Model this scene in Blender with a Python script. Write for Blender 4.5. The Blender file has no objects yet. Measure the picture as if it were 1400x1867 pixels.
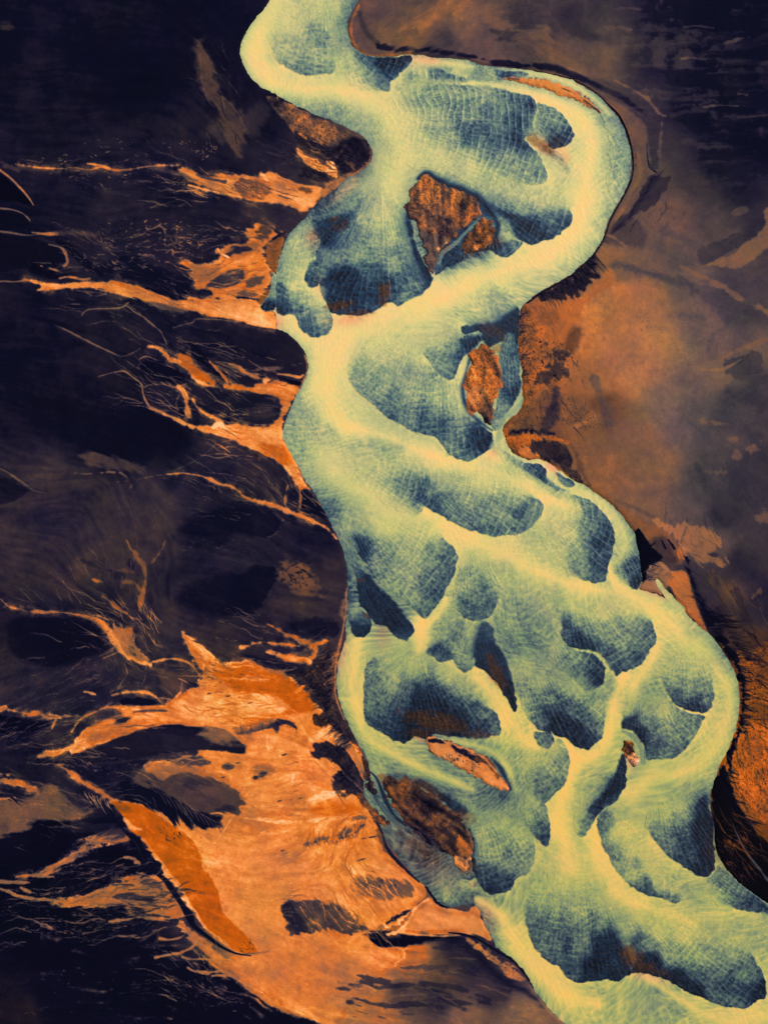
import bpy, math, random
import numpy as np
from mathutils import Vector

# ------------------------------------------------------------------ camera, sky, sun, exposure
SC = bpy.context.scene
COL = SC.collection
M = 0.5                       # metres on the ground per unit of the survey grid
CXU, CYU = 700.0, 933.5       # survey grid point straight under the aircraft
def wx(x): return (x - CXU) * M
def wy(y): return (CYU - y) * M

cam_d = bpy.data.cameras.new('camera')
cam = bpy.data.objects.new('camera', cam_d)
COL.objects.link(cam)
ALT = 1400.0
cam.location = (0, 0, ALT)
cam.rotation_euler = (0, 0, 0)
cam_d.sensor_fit = 'VERTICAL'
cam_d.angle = 2 * math.atan(1867 * M / 2 / ALT)
cam_d.clip_start = 1.0
cam_d.clip_end = 30000
SC.camera = cam

SUN_EL, SUN_AZ = math.radians(48), math.radians(62)    # azimuth from north, clockwise
world = bpy.data.worlds.new('World'); SC.world = world
world.use_nodes = True
wn = world.node_tree
wn.nodes.clear()
sky = wn.nodes.new('ShaderNodeTexSky'); sky.sky_type = 'NISHITA'; sky.sun_disc = False
sky.sun_elevation = SUN_EL; sky.sun_rotation = SUN_AZ
bg = wn.nodes.new('ShaderNodeBackground'); bg.inputs[1].default_value = 0.07
wo = wn.nodes.new('ShaderNodeOutputWorld')
wn.links.new(sky.outputs[0], bg.inputs[0]); wn.links.new(bg.outputs[0], wo.inputs[0])
sun_d = bpy.data.lights.new('sun', 'SUN'); sun_d.energy = 4.9; sun_d.angle = math.radians(0.5)
sun_d.color = (1.0, 0.93, 0.82)
sun = bpy.data.objects.new('sun', sun_d); COL.objects.link(sun)
sd = Vector((math.sin(SUN_AZ) * math.cos(SUN_EL), math.cos(SUN_AZ) * math.cos(SUN_EL), math.sin(SUN_EL)))
sun.rotation_euler = sd.to_track_quat('Z', 'Y').to_euler()
sun.location = sd * 3000
SC.view_settings.view_transform = 'Standard'
SC.view_settings.look = 'None'
SC.view_settings.exposure = 0.0
SC.view_settings.gamma = 1.0

# ------------------------------------------------------------------ survey grid and noise
S = 1.35
X0, Y0 = -96.0, -96.0
NX, NY = int((1496 - X0) / S), int((1963 - Y0) / S)
gx = X0 + S * np.arange(NX, dtype=np.float32)
gy = Y0 + S * np.arange(NY, dtype=np.float32)
GX, GY = np.meshgrid(gx, gy)
RNG = np.random.default_rng(11)
LAT = RNG.random((24, 256, 256)).astype(np.float32)

def vnoise(u, v, k=0):
    L = LAT[k % 24]
    iu = np.floor(u).astype(np.int32); iv = np.floor(v).astype(np.int32)
    fu = u - iu; fv = v - iv
    fu = fu * fu * (3 - 2 * fu); fv = fv * fv * (3 - 2 * fv)
    a = iu & 255; b = (iu + 1) & 255; c = iv & 255; d = (iv + 1) & 255
    return ((L[c, a] * (1 - fu) + L[c, b] * fu) * (1 - fv) + (L[d, a] * (1 - fu) + L[d, b] * fu) * fv)

def fbm(u, v, k=0, n=4):
    o = 0; amp = 1.0; tot = 0
    for i in range(n):
        o = o + amp * (vnoise(u + 17 * i, v + 31 * i, k + i) - 0.5); tot += amp
        amp *= 0.55; u = u * 2.03; v = v * 2.03
    return o / tot * 2

def sstep(t):
    t = np.clip(t, 0, 1)
    return t * t * (3 - 2 * t)

def smooth(pts, closed, n=4):
    """Catmull-Rom through the points (rows of any width)."""
    P = np.array(pts, dtype=np.float64); N = len(P); out = []
    for i in range(N if closed else N - 1):
        if closed:
            a, b, c, d = P[i - 1], P[i], P[(i + 1) % N], P[(i + 2) % N]
        else:
            a, b, c, d = P[max(i - 1, 0)], P[i], P[i + 1], P[min(i + 2, N - 1)]
        for j in range(n):
            t = j / n
            q = 0.5 * (2 * b + (c - a) * t + (2 * a - 5 * b + 4 * c - d) * t * t + (3 * b - a - 3 * c + d) * t ** 3)
            q[2:] = b[2:] + (c[2:] - b[2:]) * t
            out.append(q)
    if not closed: out.append(P[-1])
    return np.array(out)

def window(x0, y0, x1, y1):
    i0 = max(0, int((x0 - X0) / S)); i1 = min(NX, int((x1 - X0) / S) + 2)
    j0 = max(0, int((y0 - Y0) / S)); j1 = min(NY, int((y1 - Y0) / S) + 2)
    if i1 <= i0 or j1 <= j0: return None
    return (slice(j0, j1), slice(i0, i1))

def edge_dist(P, closed, R, w, extra):
    """distance to the polyline inside window w (clipped at R) and the third column of P at the nearest place"""
    X = GX[w]; Y = GY[w]
    D = np.full(X.shape, R * R, np.float32); E = np.full(X.shape, extra, np.float32)
    j0, i0 = w[0].start, w[1].start
    n = len(P)
    for k in range(n if closed else n - 1):
        a = P[k]; b = P[(k + 1) % n]
        lx, hx = min(a[0], b[0]) - R, max(a[0], b[0]) + R
        ly, hy = min(a[1], b[1]) - R, max(a[1], b[1]) + R
        q = window(lx, ly, hx, hy)
        if q is None: continue
        r = slice(max(q[0].start - j0, 0), max(q[0].stop - j0, 0)); c = slice(max(q[1].start - i0, 0), max(q[1].stop - i0, 0))
        x = X[r, c]; y = Y[r, c]
        if x.size == 0: continue
        ex, ey = b[0] - a[0], b[1] - a[1]
        L = ex * ex + ey * ey + 1e-9
        t = np.clip(((x - a[0]) * ex + (y - a[1]) * ey) / L, 0, 1)
        d = (x - a[0] - t * ex) ** 2 + (y - a[1] - t * ey) ** 2
        m = d < D[r, c]
        D[r, c] = np.where(m, d, D[r, c])
        if P.shape[1] > 2:
            E[r, c] = np.where(m, a[2] + (b[2] - a[2]) * t, E[r, c])
    return np.sqrt(D), E

def inside(P, w):
    X = GX[w]; Y = GY[w]
    ins = np.zeros(X.shape, bool)
    n = len(P); ys = Y[:, 0]
    for k in range(n):
        x1, y1 = P[k][0], P[k][1]; x2, y2 = P[(k + 1) % n][0], P[(k + 1) % n][1]
        if y1 == y2: continue
        rows = np.nonzero((ys >= min(y1, y2)) & (ys < max(y1, y2)))[0]
        if len(rows) == 0: continue
        xi = x1 + (ys[rows] - y1) * (x2 - x1) / (y2 - y1)
        ins[rows] ^= X[rows] < xi[:, None]
    return ins

def poly_sdf(pts, R, soft=3.0, n=4, pad=16):
    """window, signed distance (positive inside), softness at the nearest edge"""
    pts = [(p[0], p[1], p[2] if len(p) > 2 else soft) for p in pts]
    P = smooth(pts, True, n)
    R = max(R, P[:, 2].max() + 3)
    w = window(P[:, 0].min() - pad, P[:, 1].min() - pad, P[:, 0].max() + pad, P[:, 1].max() + pad)
    D, E = edge_dist(P, True, R, w, soft)
    if P[:, 2].max() > P[:, 2].min() + 1:      # softness changes gradually round the outline
        num = 0; den = 0
        for q in P[::2]:
            wt = 1 / ((GX[w] - q[0]) ** 2 + (GY[w] - q[1]) ** 2 + 3) ** 2.4
            num = num + wt * q[2]; den = den + wt
        E = num / den
    return w, np.where(inside(P, w), D, -D), E

def idw(pts, X, Y, p=3.0, cols=1):
    num = [0.0] * cols; den = 0.0
    for q in pts:
        wt = 1.0 / ((X - q[0]) ** 2 + (Y - q[1]) ** 2 + 60.0) ** (p / 2)
        den = den + wt
        for c in range(cols): num[c] = num[c] + wt * (q[2 + c] if len(q) > 2 + c else 0.0)
    r = [m / den for m in num]
    return r[0] if cols == 1 else r

def coarse(fn, step=5):
    """evaluate fn on a coarse grid and interpolate it back to the survey grid"""
    xs = gx[::step]; ys = gy[::step]
    A, B = np.meshgrid(np.append(xs, xs[-1] + step * S), np.append(ys, ys[-1] + step * S))
    res = fn(A, B)
    single = not isinstance(res, (list, tuple))
    if single: res = [res]
    ii = np.arange(NX) / step; jj = np.arange(NY) / step
    i0 = ii.astype(int); j0 = jj.astype(int); fi = (ii - i0)[None, :]; fj = (jj - j0)[:, None]
    out = []
    for R in res:
        a = R[np.ix_(j0, i0)]; b = R[np.ix_(j0, i0 + 1)]; c = R[np.ix_(j0 + 1, i0)]; d = R[np.ix_(j0 + 1, i0 + 1)]
        out.append(((a * (1 - fi) + b * fi) * (1 - fj) + (c * (1 - fi) + d * fi) * fj).astype(np.float32))
    return out[0] if single else out

# ------------------------------------------------------------------ the river: outline
LEFT = [(545,-120),(520,-60),(494,0),(469,31),(451,57),(439,83),(440,106),(454,134),(466,151),(497,169),(534,189),(571,206),(617,226),(649,240),(666,254),(676,268),(680,280),(674,297),(657,311),(634,325),(611,344),(586,362),(573,376),(558,395),(539,414),(524,431),(517,449),(511,471),(508,486),(503,500),(497,497),(494,526),(482,548),(476,557),(477,567),(499,568),(504,586),(503,600),(516,604),(534,615),(547,629),(558,646),(562,662),(561,678),(553,700),(543,717),(531,740),(521,766),(516,789),(518,803),(531,829),(543,849),(554,871),(569,891),(583,917),(598,943),(611,969),(624,997),(630,1020),(632,1055),(633,1100),(630,1143),(629,1165),(623,1189),(617,1214),(616,1243),(617,1268),(622,1290),(634,1316),(646,1341),(659,1365),(664,1390),(665,1420),(664,1447),(675,1470),(690,1488),(698,1512),(706,1535),(717,1552),(741,1581),(763,1604),(779,1619),(797,1643),(814,1652),(866,1651),(880,1680),(897,1712),(906,1729),(937,1750),(960,1778),(974,1804),(994,1830),(1020,1856),(1050,1890),(1090,1990)]
RIGHT = [(1520,1990),(1520,1720),(1470,1692),(1400,1648),(1371,1631),(1343,1606),(1316,1575),(1304,1545),(1298,1500),(1292,1460),(1303,1420),(1317,1384),(1331,1353),(1343,1316),(1347,1273),(1345,1247),(1334,1216),(1316,1187),(1296,1161),(1273,1141),(1253,1121),(1232,1104),(1207,1088),(1185,1080),(1165,1074),(1169,1058),(1164,1030),(1162,1003),(1158,980),(1151,966),(1137,945),(1114,920),(1089,900),(1069,887),(1046,878),(1023,861),(1006,849),(983,838),(963,839),(943,831),(929,817),(922,800),(917,783),(926,766),(945,750),(954,729),(951,700),(949,670),(943,643),(943,614),(945,586),(950,562),(961,549),(986,531),(1017,514),(1043,497),(1066,477),(1086,454),(1100,429),(1110,402),(1122,377),(1131,362),(1144,337),(1151,314),(1151,289),(1146,260),(1137,234),(1123,209),(1103,189),(1080,169),(1051,151),(1017,140),(986,132),(960,128),(914,125),(880,119),(843,110),(800,105),(749,101),(711,103),(674,103),(652,94),(640,80),(633,57),(634,37),(643,17),(655,-2),(680,-60),(700,-120)]
ISLES = {   # name: (outline, label, scrub density)
 'scrub_island_round': ([(773,316),(757,331),(748,354),(742,384),(744,402),(755,409),(760,428),(768,444),(775,470),(784,490),(790,500),(795,480),(806,455),(822,444),(836,428),(852,412),(868,401),(876,386),(869,371),(859,357),(843,351),(817,343),(797,332)],
   'largest orange scrub island, rounded top, in the upper bend of the river', 'scrub'),
 'scrub_island_tail': ([(886,399),(898,407),(902,423),(899,438),(886,449),(872,450),(858,464),(842,461),(842,446),(852,430),(863,412),(874,401)],
   'small orange scrub hump beside the large round scrub island, split off by a narrow channel', 'scrub'),
 'long_scrub_island': ([(880,625),(897,633),(908,655),(913,678),(912,705),(908,726),(899,740),(896,758),(894,773),(886,771),(868,757),(852,744),(850,720),(848,700),(851,680),(858,652),(868,634)],
   'tall narrow rust orange scrub island hugging the right bank below the bend', 'scrub'),
 'sand_spit': ([(916,142),(940,141),(985,145),(1020,152),(1045,163),(1070,180),(1088,197),(1098,208),(1082,201),(1050,184),(1020,171),(985,160),(953,153),(930,147)],
   'slender peach sand spit lying along the outer bank of the top right bend', 'sand'),
 'lens_island': ([(777,1346),(791,1343),(814,1349),(837,1360),(866,1369),(889,1383),(903,1400),(914,1419),(931,1440),(914,1439),(889,1428),(860,1413),(826,1396),(800,1379),(783,1363)],
   'lens shaped peach and black speckled island with a dark ridge on its upper side', 'sand'),
 'mossy_island': ([(706,1413),(729,1418),(763,1432),(791,1449),(817,1472),(838,1486),(851,1506),(860,1534),(861,1555),(858,1580),(845,1590),(828,1580),(823,1564),(803,1551),(780,1533),(757,1516),(740,1497),(723,1476),(706,1452),(697,1434)],
   'brown mossy island with a peach tip near the lower left bank', 'scrub'),
 'creek_scrub_strip': ([(661,1380),(670,1393),(677,1410),(686,1430),(692,1445),(679,1449),(669,1430),(664,1405)],
   'thin brown scrub strip between the dark creek and the lower left bank', 'scrub'),
 'creek_scrub_patch': ([(656,1449),(672,1463),(690,1480),(706,1496),(703,1506),(692,1500),(676,1486),(664,1468)],
   'brown scrub patch beside the dark creek, above the muddy pond', 'scrub'),
 'tiny_orange_islet': ([(1137,1347),(1146,1346),(1154,1354),(1157,1366),(1163,1378),(1166,1392),(1155,1397),(1145,1389),(1140,1372),(1135,1360)],
   'tiny orange islet with a pink tip in the right hand channel', 'scrub'),
}
RIV = [(p[0], p[1]) for p in LEFT] + [(p[0], p[1]) for p in RIGHT]
w_, sdR, _e = poly_sdf(RIV, 60, 3, 4)
SDRIV = np.full((NY, NX), -60.0, np.float32); SDRIV[w_] = sdR
_P = smooth([(1198,1060,3.5),(1206,1072,5),(1216,1086,6),(1228,1100,7),(1240,1112,8)], False, 6)
_w = window(1180,1040,1260,1130); _D, _E = edge_dist(_P, False, 20, _w, 0.0)
SDRIV[_w] = np.maximum(SDRIV[_w], _E - _D)
jag = fbm(GX / 9, GY / 9, 3, 3) * 2.2 + fbm(GX / 34, GY / 34, 15, 3) * 2.6
SDRIV += jag
ISL = {}
SDWAT = SDRIV.copy()
for k, (pts, lab, kind) in ISLES.items():
    w, sd, e = poly_sdf(pts, 30, 3, 4)
    sd = sd + fbm(GX[w] / 6, GY[w] / 6, 5, 3) * 5.0 + fbm(GX[w] / 19, GY[w] / 19, 13, 2) * (9.0 if kind == 'scrub' else 3.0)
    full = np.full((NY, NX), -30.0, np.float32); full[w] = sd
    ISL[k] = full
    SDWAT = np.minimum(SDWAT, -full)

# ------------------------------------------------------------------ the river: silt (0 thick cream silt, 1 black sand showing through)
CH = [(470,90,.02),(500,140,.05),(560,160,.08),(640,160,0),(700,190,.02),(760,240,.2),(700,280,.18),(720,340,.25),(660,240,.3),(600,210,.22),(540,178,.2),(630,280,.35),(740,300,.2),(520,20,.03),(560,10,.1),(640,30,.38),(625,80,.3),(800,145,.22),(870,130,.3),(760,112,.1),(850,115,.2),(980,175,.08),(1020,185,.05),(1060,220,.1),(1070,280,.1),(1040,300,.05),(1100,250,.2),(1090,320,.12),(1060,360,.0),(1050,420,0),(1090,380,.08),(1110,380,.2),(1143,300,.3),(1135,260,.3),(1110,220,.3),(1090,180,.25),(1030,145,.1),(1000,460,.03),(960,500,.1),(1040,470,.08),(930,510,.06),(880,530,.18),(900,550,.3),(850,520,.06),(800,540,.03),(760,560,.02),(700,580,.02),(640,600,.02),(610,620,0),(600,660,0),(590,700,.0),(600,740,.06),(550,760,.22),(570,800,.18),(620,790,.12),(650,790,.12),(600,850,.18),(640,840,.15),(690,790,.25),(730,810,.2),(750,830,.08),(800,840,.0),(860,860,.02),(820,880,.18),(900,850,.06),(960,880,.03),(1000,900,.03),(1030,930,.1),(900,1000,.05),(800,960,.02),(850,980,.04),(780,940,.0),(760,950,.1),(700,940,.12),(640,930,.22),(610,930,.4),(970,980,.2),(1000,1040,.05),(960,1020,.06),(1060,1080,.05),(1110,1060,.15),(1130,1080,.05),(1180,1110,.02),(1110,1030,.2),(1140,990,.22),(1130,950,.18),(1100,915,.15),(1220,1150,.1),(1250,1180,.2),(1230,1120,.04),(1200,1065,.0),(1210,1080,.0),(1222,1095,.02),(1300,1200,.2),(1320,1250,.12),(1325,1310,.08),(1300,1350,.06),(1270,1400,.1),(1240,1420,.15),(1180,1400,.15),(1160,1440,.12),(1150,1480,.1),(1080,1550,0),(1100,1590,.0),(1050,1540,.06),(1030,1440,0),(1025,1500,0),(1055,1400,.12),(1070,1380,.1),(1120,1290,.02),(1110,1340,.04),(1130,1240,.02),(1170,1240,.18),(1200,1200,.15),(1190,1260,.3),(1050,1420,.15),(900,1280,.06),(930,1310,.04),(870,1240,.08),(950,1350,.1),(980,1370,.15),(850,1225,.12),(770,1140,.03),(765,1170,.02),(760,1200,.2),(700,1160,.28),(740,1180,.2),(645,1190,.1),(640,1240,.1),(650,1290,.1),(680,1350,.15),(720,1370,.22),(780,1400,.2),(850,1430,.2),(880,1450,.35),(915,1455,.45),(830,1440,.35),(760,1420,.3),(890,1480,.35),(930,1450,.3),(940,1420,.22),(860,1362,.25),(830,1350,.3),(925,1400,.2),(950,1480,.35),(900,1650,.3),(920,1670,.08),(940,1700,.03),(960,1740,0),(1000,1780,0),(1040,1810,.03),(1100,1820,.12),(1160,1800,.2),(1220,1830,.2),(1280,1850,.1),(1380,1850,.08),(990,1800,.1),(890,1680,.3),(960,1640,.12),(950,1600,.2),(1000,1560,.15),(980,1590,.22),(1000,1610,.15),(1150,1640,.08),(1200,1660,.1),(1300,1680,.12),(1380,1700,.18),(1260,1640,.2),(1350,1680,.12),(700,1070,.35),(735,1110,.35),(690,1040,.45),(640,1060,.45),(650,1110,.35),(820,1110,.2),(800,1130,.22),(930,1120,.28),(960,1150,.3),(940,1180,.35),(990,1200,.4),(1000,1050,.15),(920,1040,.25),(940,1000,.08),(1110,1240,.3),(1090,1270,.35),(850,1640,.4),(740,1530,.42),(780,1560,.45),(820,1600,.4),(760,1590,.4),(725,1550,.35),(845,1575,.35),(600,340,.5),(640,320,.5),(590,385,.45),(540,400,.35),(850,440,.6),(820,462,.55)]
print('river base')
SILT = coarse(lambda A, B: idw(CH, A, B, 3.2), 5) * 1.35 + .17
OWNER = np.full((NY, NX), -1, np.int16)
BARS = []

NET = np.zeros((NY, NX), np.float32)
def ripple(w, apex, R0, seed, lam, far=0.):
    """net of ripples in polar coordinates about the apex: arcs across the flow, threads down the flow, scale shaped cells between"""
    X = GX[w]; Y = GY[w]
    if far: X = X + far * fbm(X / 210, Y / 210, seed + 3, 2); Y = Y + far * fbm(X / 190 + 40, Y / 190, seed + 5, 2)
    dx, dy = X - apex[0], Y - apex[1]
    r = np.hypot(dx, dy); th = np.arctan2(dy, dx)
    r2 = r + 7 * fbm(X / 60, Y / 60, seed, 2) + 1.5 * fbm(X / 14, Y / 14, seed + 2, 2)
    a2 = th * R0 + 6 * fbm(X / 60 + 9, Y / 60, seed + 4, 2) + 1.5 * fbm(X / 14, Y / 14, seed + 6, 2)
    p1 = r2 / (lam * 2.1) + .8 * vnoise(a2 / 40, r2 / 40, seed + 8); p2 = a2 / (lam * 1.8) + .8 * vnoise(r2 / 60, a2 / 40, seed + 9)
    i1 = np.floor(p1); i2 = np.floor(p2)
    k1 = LAT[(seed + 3) % 24][i1.astype(int) & 255, (a2 / 55).astype(int) & 255]; k2 = LAT[(seed + 5) % 24][i2.astype(int) & 255, (r2 / 60).astype(int) & 255]
    m1 = .25 + vnoise(r2 / 18, a2 / 34, seed + 1) ; m2 = .25 + vnoise(a2 / 16, r2 / 50 + 3, seed + 2)
    l1 = (1 - np.abs(np.sin(np.pi * p1))) ** 2.6 * m1; l2 = (1 - np.abs(np.sin(np.pi * p2))) ** 2.6 * m2
    n1 = vnoise(r2 / (lam * .8), a2 / (lam * 4) + 5, seed + 1); n2 = vnoise(a2 / (lam * 0.7), r2 / (lam * 5) + 3, seed + 2)
    f1 = (1 - np.abs(2 * n1 - 1)) ** 3; f2 = (1 - np.abs(2 * n2 - 1)) ** 3
    cell = LAT[(seed + 7) % 24][i1.astype(int) & 255, i2.astype(int) & 255] - .5
    pe = vnoise(a2 / (lam * .85), r2 / (lam * .62), seed + 6) + .6 * vnoise(a2 / (lam * .5), r2 / (lam * .5), seed + 11) - .8
    net = .30 - np.maximum(l1, l2) * .66 - .24 * (f1 + f2)
    blot = .45 * (p1 - i1 - .5) * np.minimum(m1, 1) + .3 * cell + .6 * (vnoise(a2 / (lam * 4), r2 / (lam * 5), seed + 3) - .5) + .75 * pe  # the sawtooth term paints a shaded side into each ripple cell
    return net, blot

def bar(name, label, pts, vals, apex, soft=2.0, amp=1.0, own=True, lam=5.6):
    pts = [(q[0], q[1], (q[2] if len(q) > 2 else soft) * (2.6 if len(q) > 2 and q[2] > 7 else 1) * (1.15 if len(q) > 2 and q[2] > 14 else 1)) for q in pts]
    w, sd, e = poly_sdf(pts, 14, soft, 4, 60)
    X = GX[w]; Y = GY[w]
    seed = len(BARS) * 3
    sc = fbm(X / 7, Y / 7, seed, 2) * 2.0 + fbm(X / 22, Y / 22, seed + 7, 2) * 3.0
    out = np.clip((e - 6) / 12, 0, 1) * .62              # soft flanks fade out beyond the outline too
    al = sstep((sd + sc * (1 + e * .05) + 0.6 + e * out) / np.maximum(e * (1 + out * .55), 1.2))
    V = np.minimum(idw(vals, X, Y, 3.2) * 1.05, .95)
    V = V * (1 - .36 * np.clip((e - 5) / 14, 0, 1) * (1 - sstep(.25 + sd / np.maximum(e, 8) * 1.1)))
    cx = np.mean([p[0] for p in pts]); cy = np.mean([p[1] for p in pts])
    R0 = math.hypot(cx - apex[0], cy - apex[1]) * 1.25
    net, blot = ripple(w, apex, R0, seed + 1, lam)
    k = amp * np.clip(V * 1.7, .1, 1) * np.clip(1.35 - V, .3, 1)
    V = V + k * (0.25 * net + 0.38 * blot)
    V = V + .05 * np.exp(-np.maximum(sd + sc, 0) / 5.0) * np.clip(1 - (e - 2) / 3, 0, 1)
    NET[w] = NET[w] * (1 - al) + amp * net * al
    crisp = np.clip(1 - (e - 2) / 3, 0, 1) * np.exp(np.minimum(sd + sc, 0) / 13.0) * (1 - al) * own
    SILT[w] *= 1 - .62 * crisp * np.clip(1.3 - SILT[w] * 1.6, 0, 1)
    SILT[w] = SILT[w] * (1 - al) + V * al
    if own:
        O = OWNER[w]; O[(al > 0.5) & (sd > -8) & (SDWAT[w] > -1)] = len(BARS); OWNER[w] = O
    BARS.append((name, label))
def thread(pts, d, op=1.0, soft=.5):
    """a narrow channel: points (x, y, half width)"""
    P = smooth(pts, False, 5)
    R = P[:, 2].max() + 3
    w = window(P[:, 0].min() - R, P[:, 1].min() - R, P[:, 0].max() + R, P[:, 1].max() + R)
    D, E = edge_dist(P, False, R, w, 0.0)
    al = op * sstep((E - D + np.minimum(E, 14) * .35 * (fbm(GX[w] / 26, GY[w] / 26, 4, 3))) / np.maximum(E * soft, 1.0))
    dd = np.array(d if isinstance(d, (list, tuple)) else [d])
    SILT[w] = SILT[w] * (1 - al) + dd[0] * al

# fine eddies everywhere
net, blot = ripple((slice(0, NY), slice(0, NX)), (500, -500), 1500, 5, 5.6, 90.)
SILT = SILT + (0.15 * net + 0.25 * blot) * np.clip(SILT * 3.2, .2, 1)
NET[:] = net * .7
# the deep silt filled threads between the bars
for d_, pts in [
 (.0, [(500,-70,34),(474,50,26),(462,100,26),(482,142,24),(540,162,22),(620,163,22),(690,187,26),(730,230,30),(735,280,34),(715,330,26)]),
 (.0, [(985,182,8),(1010,186,14),(1050,205,22),(1080,260,28),(1070,320,30),(1060,380,32),(1040,430,30),(990,470,28),(930,490,22),(860,515,26),(780,555,26),(700,585,28),(640,615,32),(604,670,34),(598,730,28),(630,778,22)]),
 (.06, [(752,110,5),(800,113,7),(860,122,8)]), (.05, [(965,131,4),(1000,137,6),(1040,153,8),(1085,182,7),(1110,208,5)]), (.08, [(820,155,3),(880,152,5),(950,165,8),(985,180,8)]),
 (.0, [(630,775,16),(700,795,14),(760,818,14),(820,842,17),(870,853,18),(930,872,18),(990,902,18),(1030,925,12)]), (.03, [(884,826,4),(920,846,9),(960,868,12),(1000,892,14)]),
 (.0, [(772,936,12),(800,956,18),(860,986,22),(920,1012,24),(980,1042,22),(1040,1066,20),(1100,1078,12)]), (.12, [(600,840,40),(640,880,40),(700,925,30),(760,950,24)]),
 (.02, [(1108,1032,7),(1122,1062,11),(1150,1086,13),(1190,1111,17),(1225,1142,24),(1255,1185,26)]), (.14, [(1060,895,5),(1095,912,10),(1125,945,12),(1140,985,12),(1130,1025,11)]),
 (.07, [(1270,1175,20),(1305,1220,16),(1328,1262,13),(1328,1300,14),(1308,1350,20),(1275,1395,22),(1230,1410,22),(1180,1420,22),(1150,1455,20)]),
 (.03, [(1198,1175,14),(1185,1208,14),(1160,1240,14),(1150,1270,9)]),
 (.0, [(1137,1228,8),(1128,1260,11),(1116,1300,13),(1110,1340,14),(1085,1378,16),(1056,1385,14),(1040,1410,14),(1028,1440,18),(1020,1485,20),(1025,1530,24),(1040,1580,28)]), (.05, [(1030,1347,4),(1042,1370,9),(1046,1398,12)]),
 (.0, [(1090,1508,6),(1086,1550,16),(1100,1600,22),(1140,1640,19),(1190,1660,15),(1260,1683,12)]),
 (.0, [(771,1128,7),(768,1160,11),(764,1186,9)]), (.05, [(848,1224,6),(880,1246,11),(910,1286,12),(935,1322,12),(970,1360,12),(995,1350,8)]),
 (.07, [(650,1172,12),(641,1230,15),(648,1290,12),(668,1342,12),(710,1370,10),(760,1397,11),(820,1422,10),(860,1440,8)]), (.12, [(800,1347,3),(850,1356,6),(895,1370,7),(925,1400,7),(940,1440,7)]),
 (.0, [(868,1640,6),(905,1662,12),(930,1700,18),(955,1745,20),(990,1785,20),(1030,1815,20),(1090,1832,15)]), (.06, [(1180,1783,8),(1260,1835,10),(1330,1862,22),(1420,1850,24)]), (.05, [(812,1095,7),(800,1118,8),(780,1140,6)])]:
    thread([(x, y, h * 1.4 + 2) for x, y, h in pts], d_ + .02, .9, 1.35)

print('bars')
bar('', 'pale green fan shaped sandbar in the topmost reach of the river', [(494,94,6),(509,114,2),(534,129),(566,136),(586,134),(600,134),(610,126),(613,111),(606,94,5),(611,77,10),(617,40,20),(632,0,20),(640,-60,20),(590,-60,30),(560,0,30),(520,43,25),(494,66,12)], [(560,85,.42),(590,65,.6),(600,122,.58),(560,118,.52),(510,90,.4),(600,10,.3),(600,90,.5),(530,110,.48),(595,45,.45),(540,60,.35)], (590,-60))
bar('', 'blue black wedge of sand below the tip of the top sand plain', [(651,94,6),(674,104,1.5),(711,104,1.5),(749,102,1.5),(746,117,1.5),(737,129,1.5),(723,143),(713,154),(710,167),(697,167,4),(674,163,10),(646,154,14),(623,137,20),(611,109,20),(629,97,15)], [(740,110,1.0),(715,135,.97),(703,158,.78),(680,140,.62),(650,125,.42),(665,103,.7),(640,150,.35),(629,110,.33),(700,115,.95)], (630,85))
bar('', 'thin blue grey streak of sand along the upper right bank', [(742,124,8),(760,121,8),(800,123,5),(825,133,2),(860,149,3),(830,152,8),(780,150,8),(735,150,8)], [(743,146,.6),(800,136,.68),(840,146,.65),(765,126,.35)], (640,140), own=True)
bar('', 'small teal sandbar between the sand spit and the upper right bank', [(880,122,8),(914,127,3),(950,130,1.5),(964,133,1.5),(960,140),(940,145,3),(920,144,2),(900,143,8)], [(950,135,.6),(920,140,.85),(890,128,.45)], (800,100))
bar('', 'broad blue green sandbar with a square cut front filling the upper bend', [(800,153,4),(857,156,4),(914,163,4),(960,171,3),(976,180,2),(978,200,1.5),(974,220,1.5),(971,243,2),(957,254,2),(977,274,2),(990,297,1.5),(1000,317,1.5),(991,334,1.5),(960,337,4),(923,331,8),(857,337,30),(800,314,40),(700,290,60),(690,230,60),(720,165,30),(760,155,10)], [(960,195,.78),(950,225,.82),(900,210,.68),(870,240,.74),(950,255,.88),(985,305,.6),(930,290,.55),(975,327,.5),(880,180,.52),(820,170,.52),(760,165,.5),(800,230,.42),(740,230,.25),(850,310,.3),(920,330,.42),(780,290,.2),(900,245,.75),(850,210,.6)], (660,215))
bar('', 'small rounded blue sandbar standing off the square front of the broad one', [(978,190),(1000,192),(1020,205),(1035,222),(1045,242,1.5),(1043,255,1.5),(1030,264,1.5),(1014,271),(1000,268),(985,255,8),(966,250,15),(972,225,10)], [(1035,240,.78),(1015,257,.9),(1000,215,.55),(985,240,.62),(1020,225,.62)], (950,200))
bar('', '', [(985,255,8),(1000,268,4),(1014,272,4),(1030,290,6),(1042,315,6),(1046,335,10),(1030,325,15),(1005,300,15),(985,275,10)], [(1000,280,.6),(1030,300,.45),(1040,325,.35)], (940,240), own=False)
bar('', 'curved grey green sandbar edging the outside of the right hand bend', [(1096,207,10),(1112,228,10),(1126,250,6),(1133,275,3),(1131,300,3),(1126,320,3),(1113,347,3),(1104,345,15),(1110,300,25),(1112,260,15)], [(1122,255,.5),(1128,290,.5),(1120,325,.45),(1103,214,.55),(1110,330,.4)], (1080,180))
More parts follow.
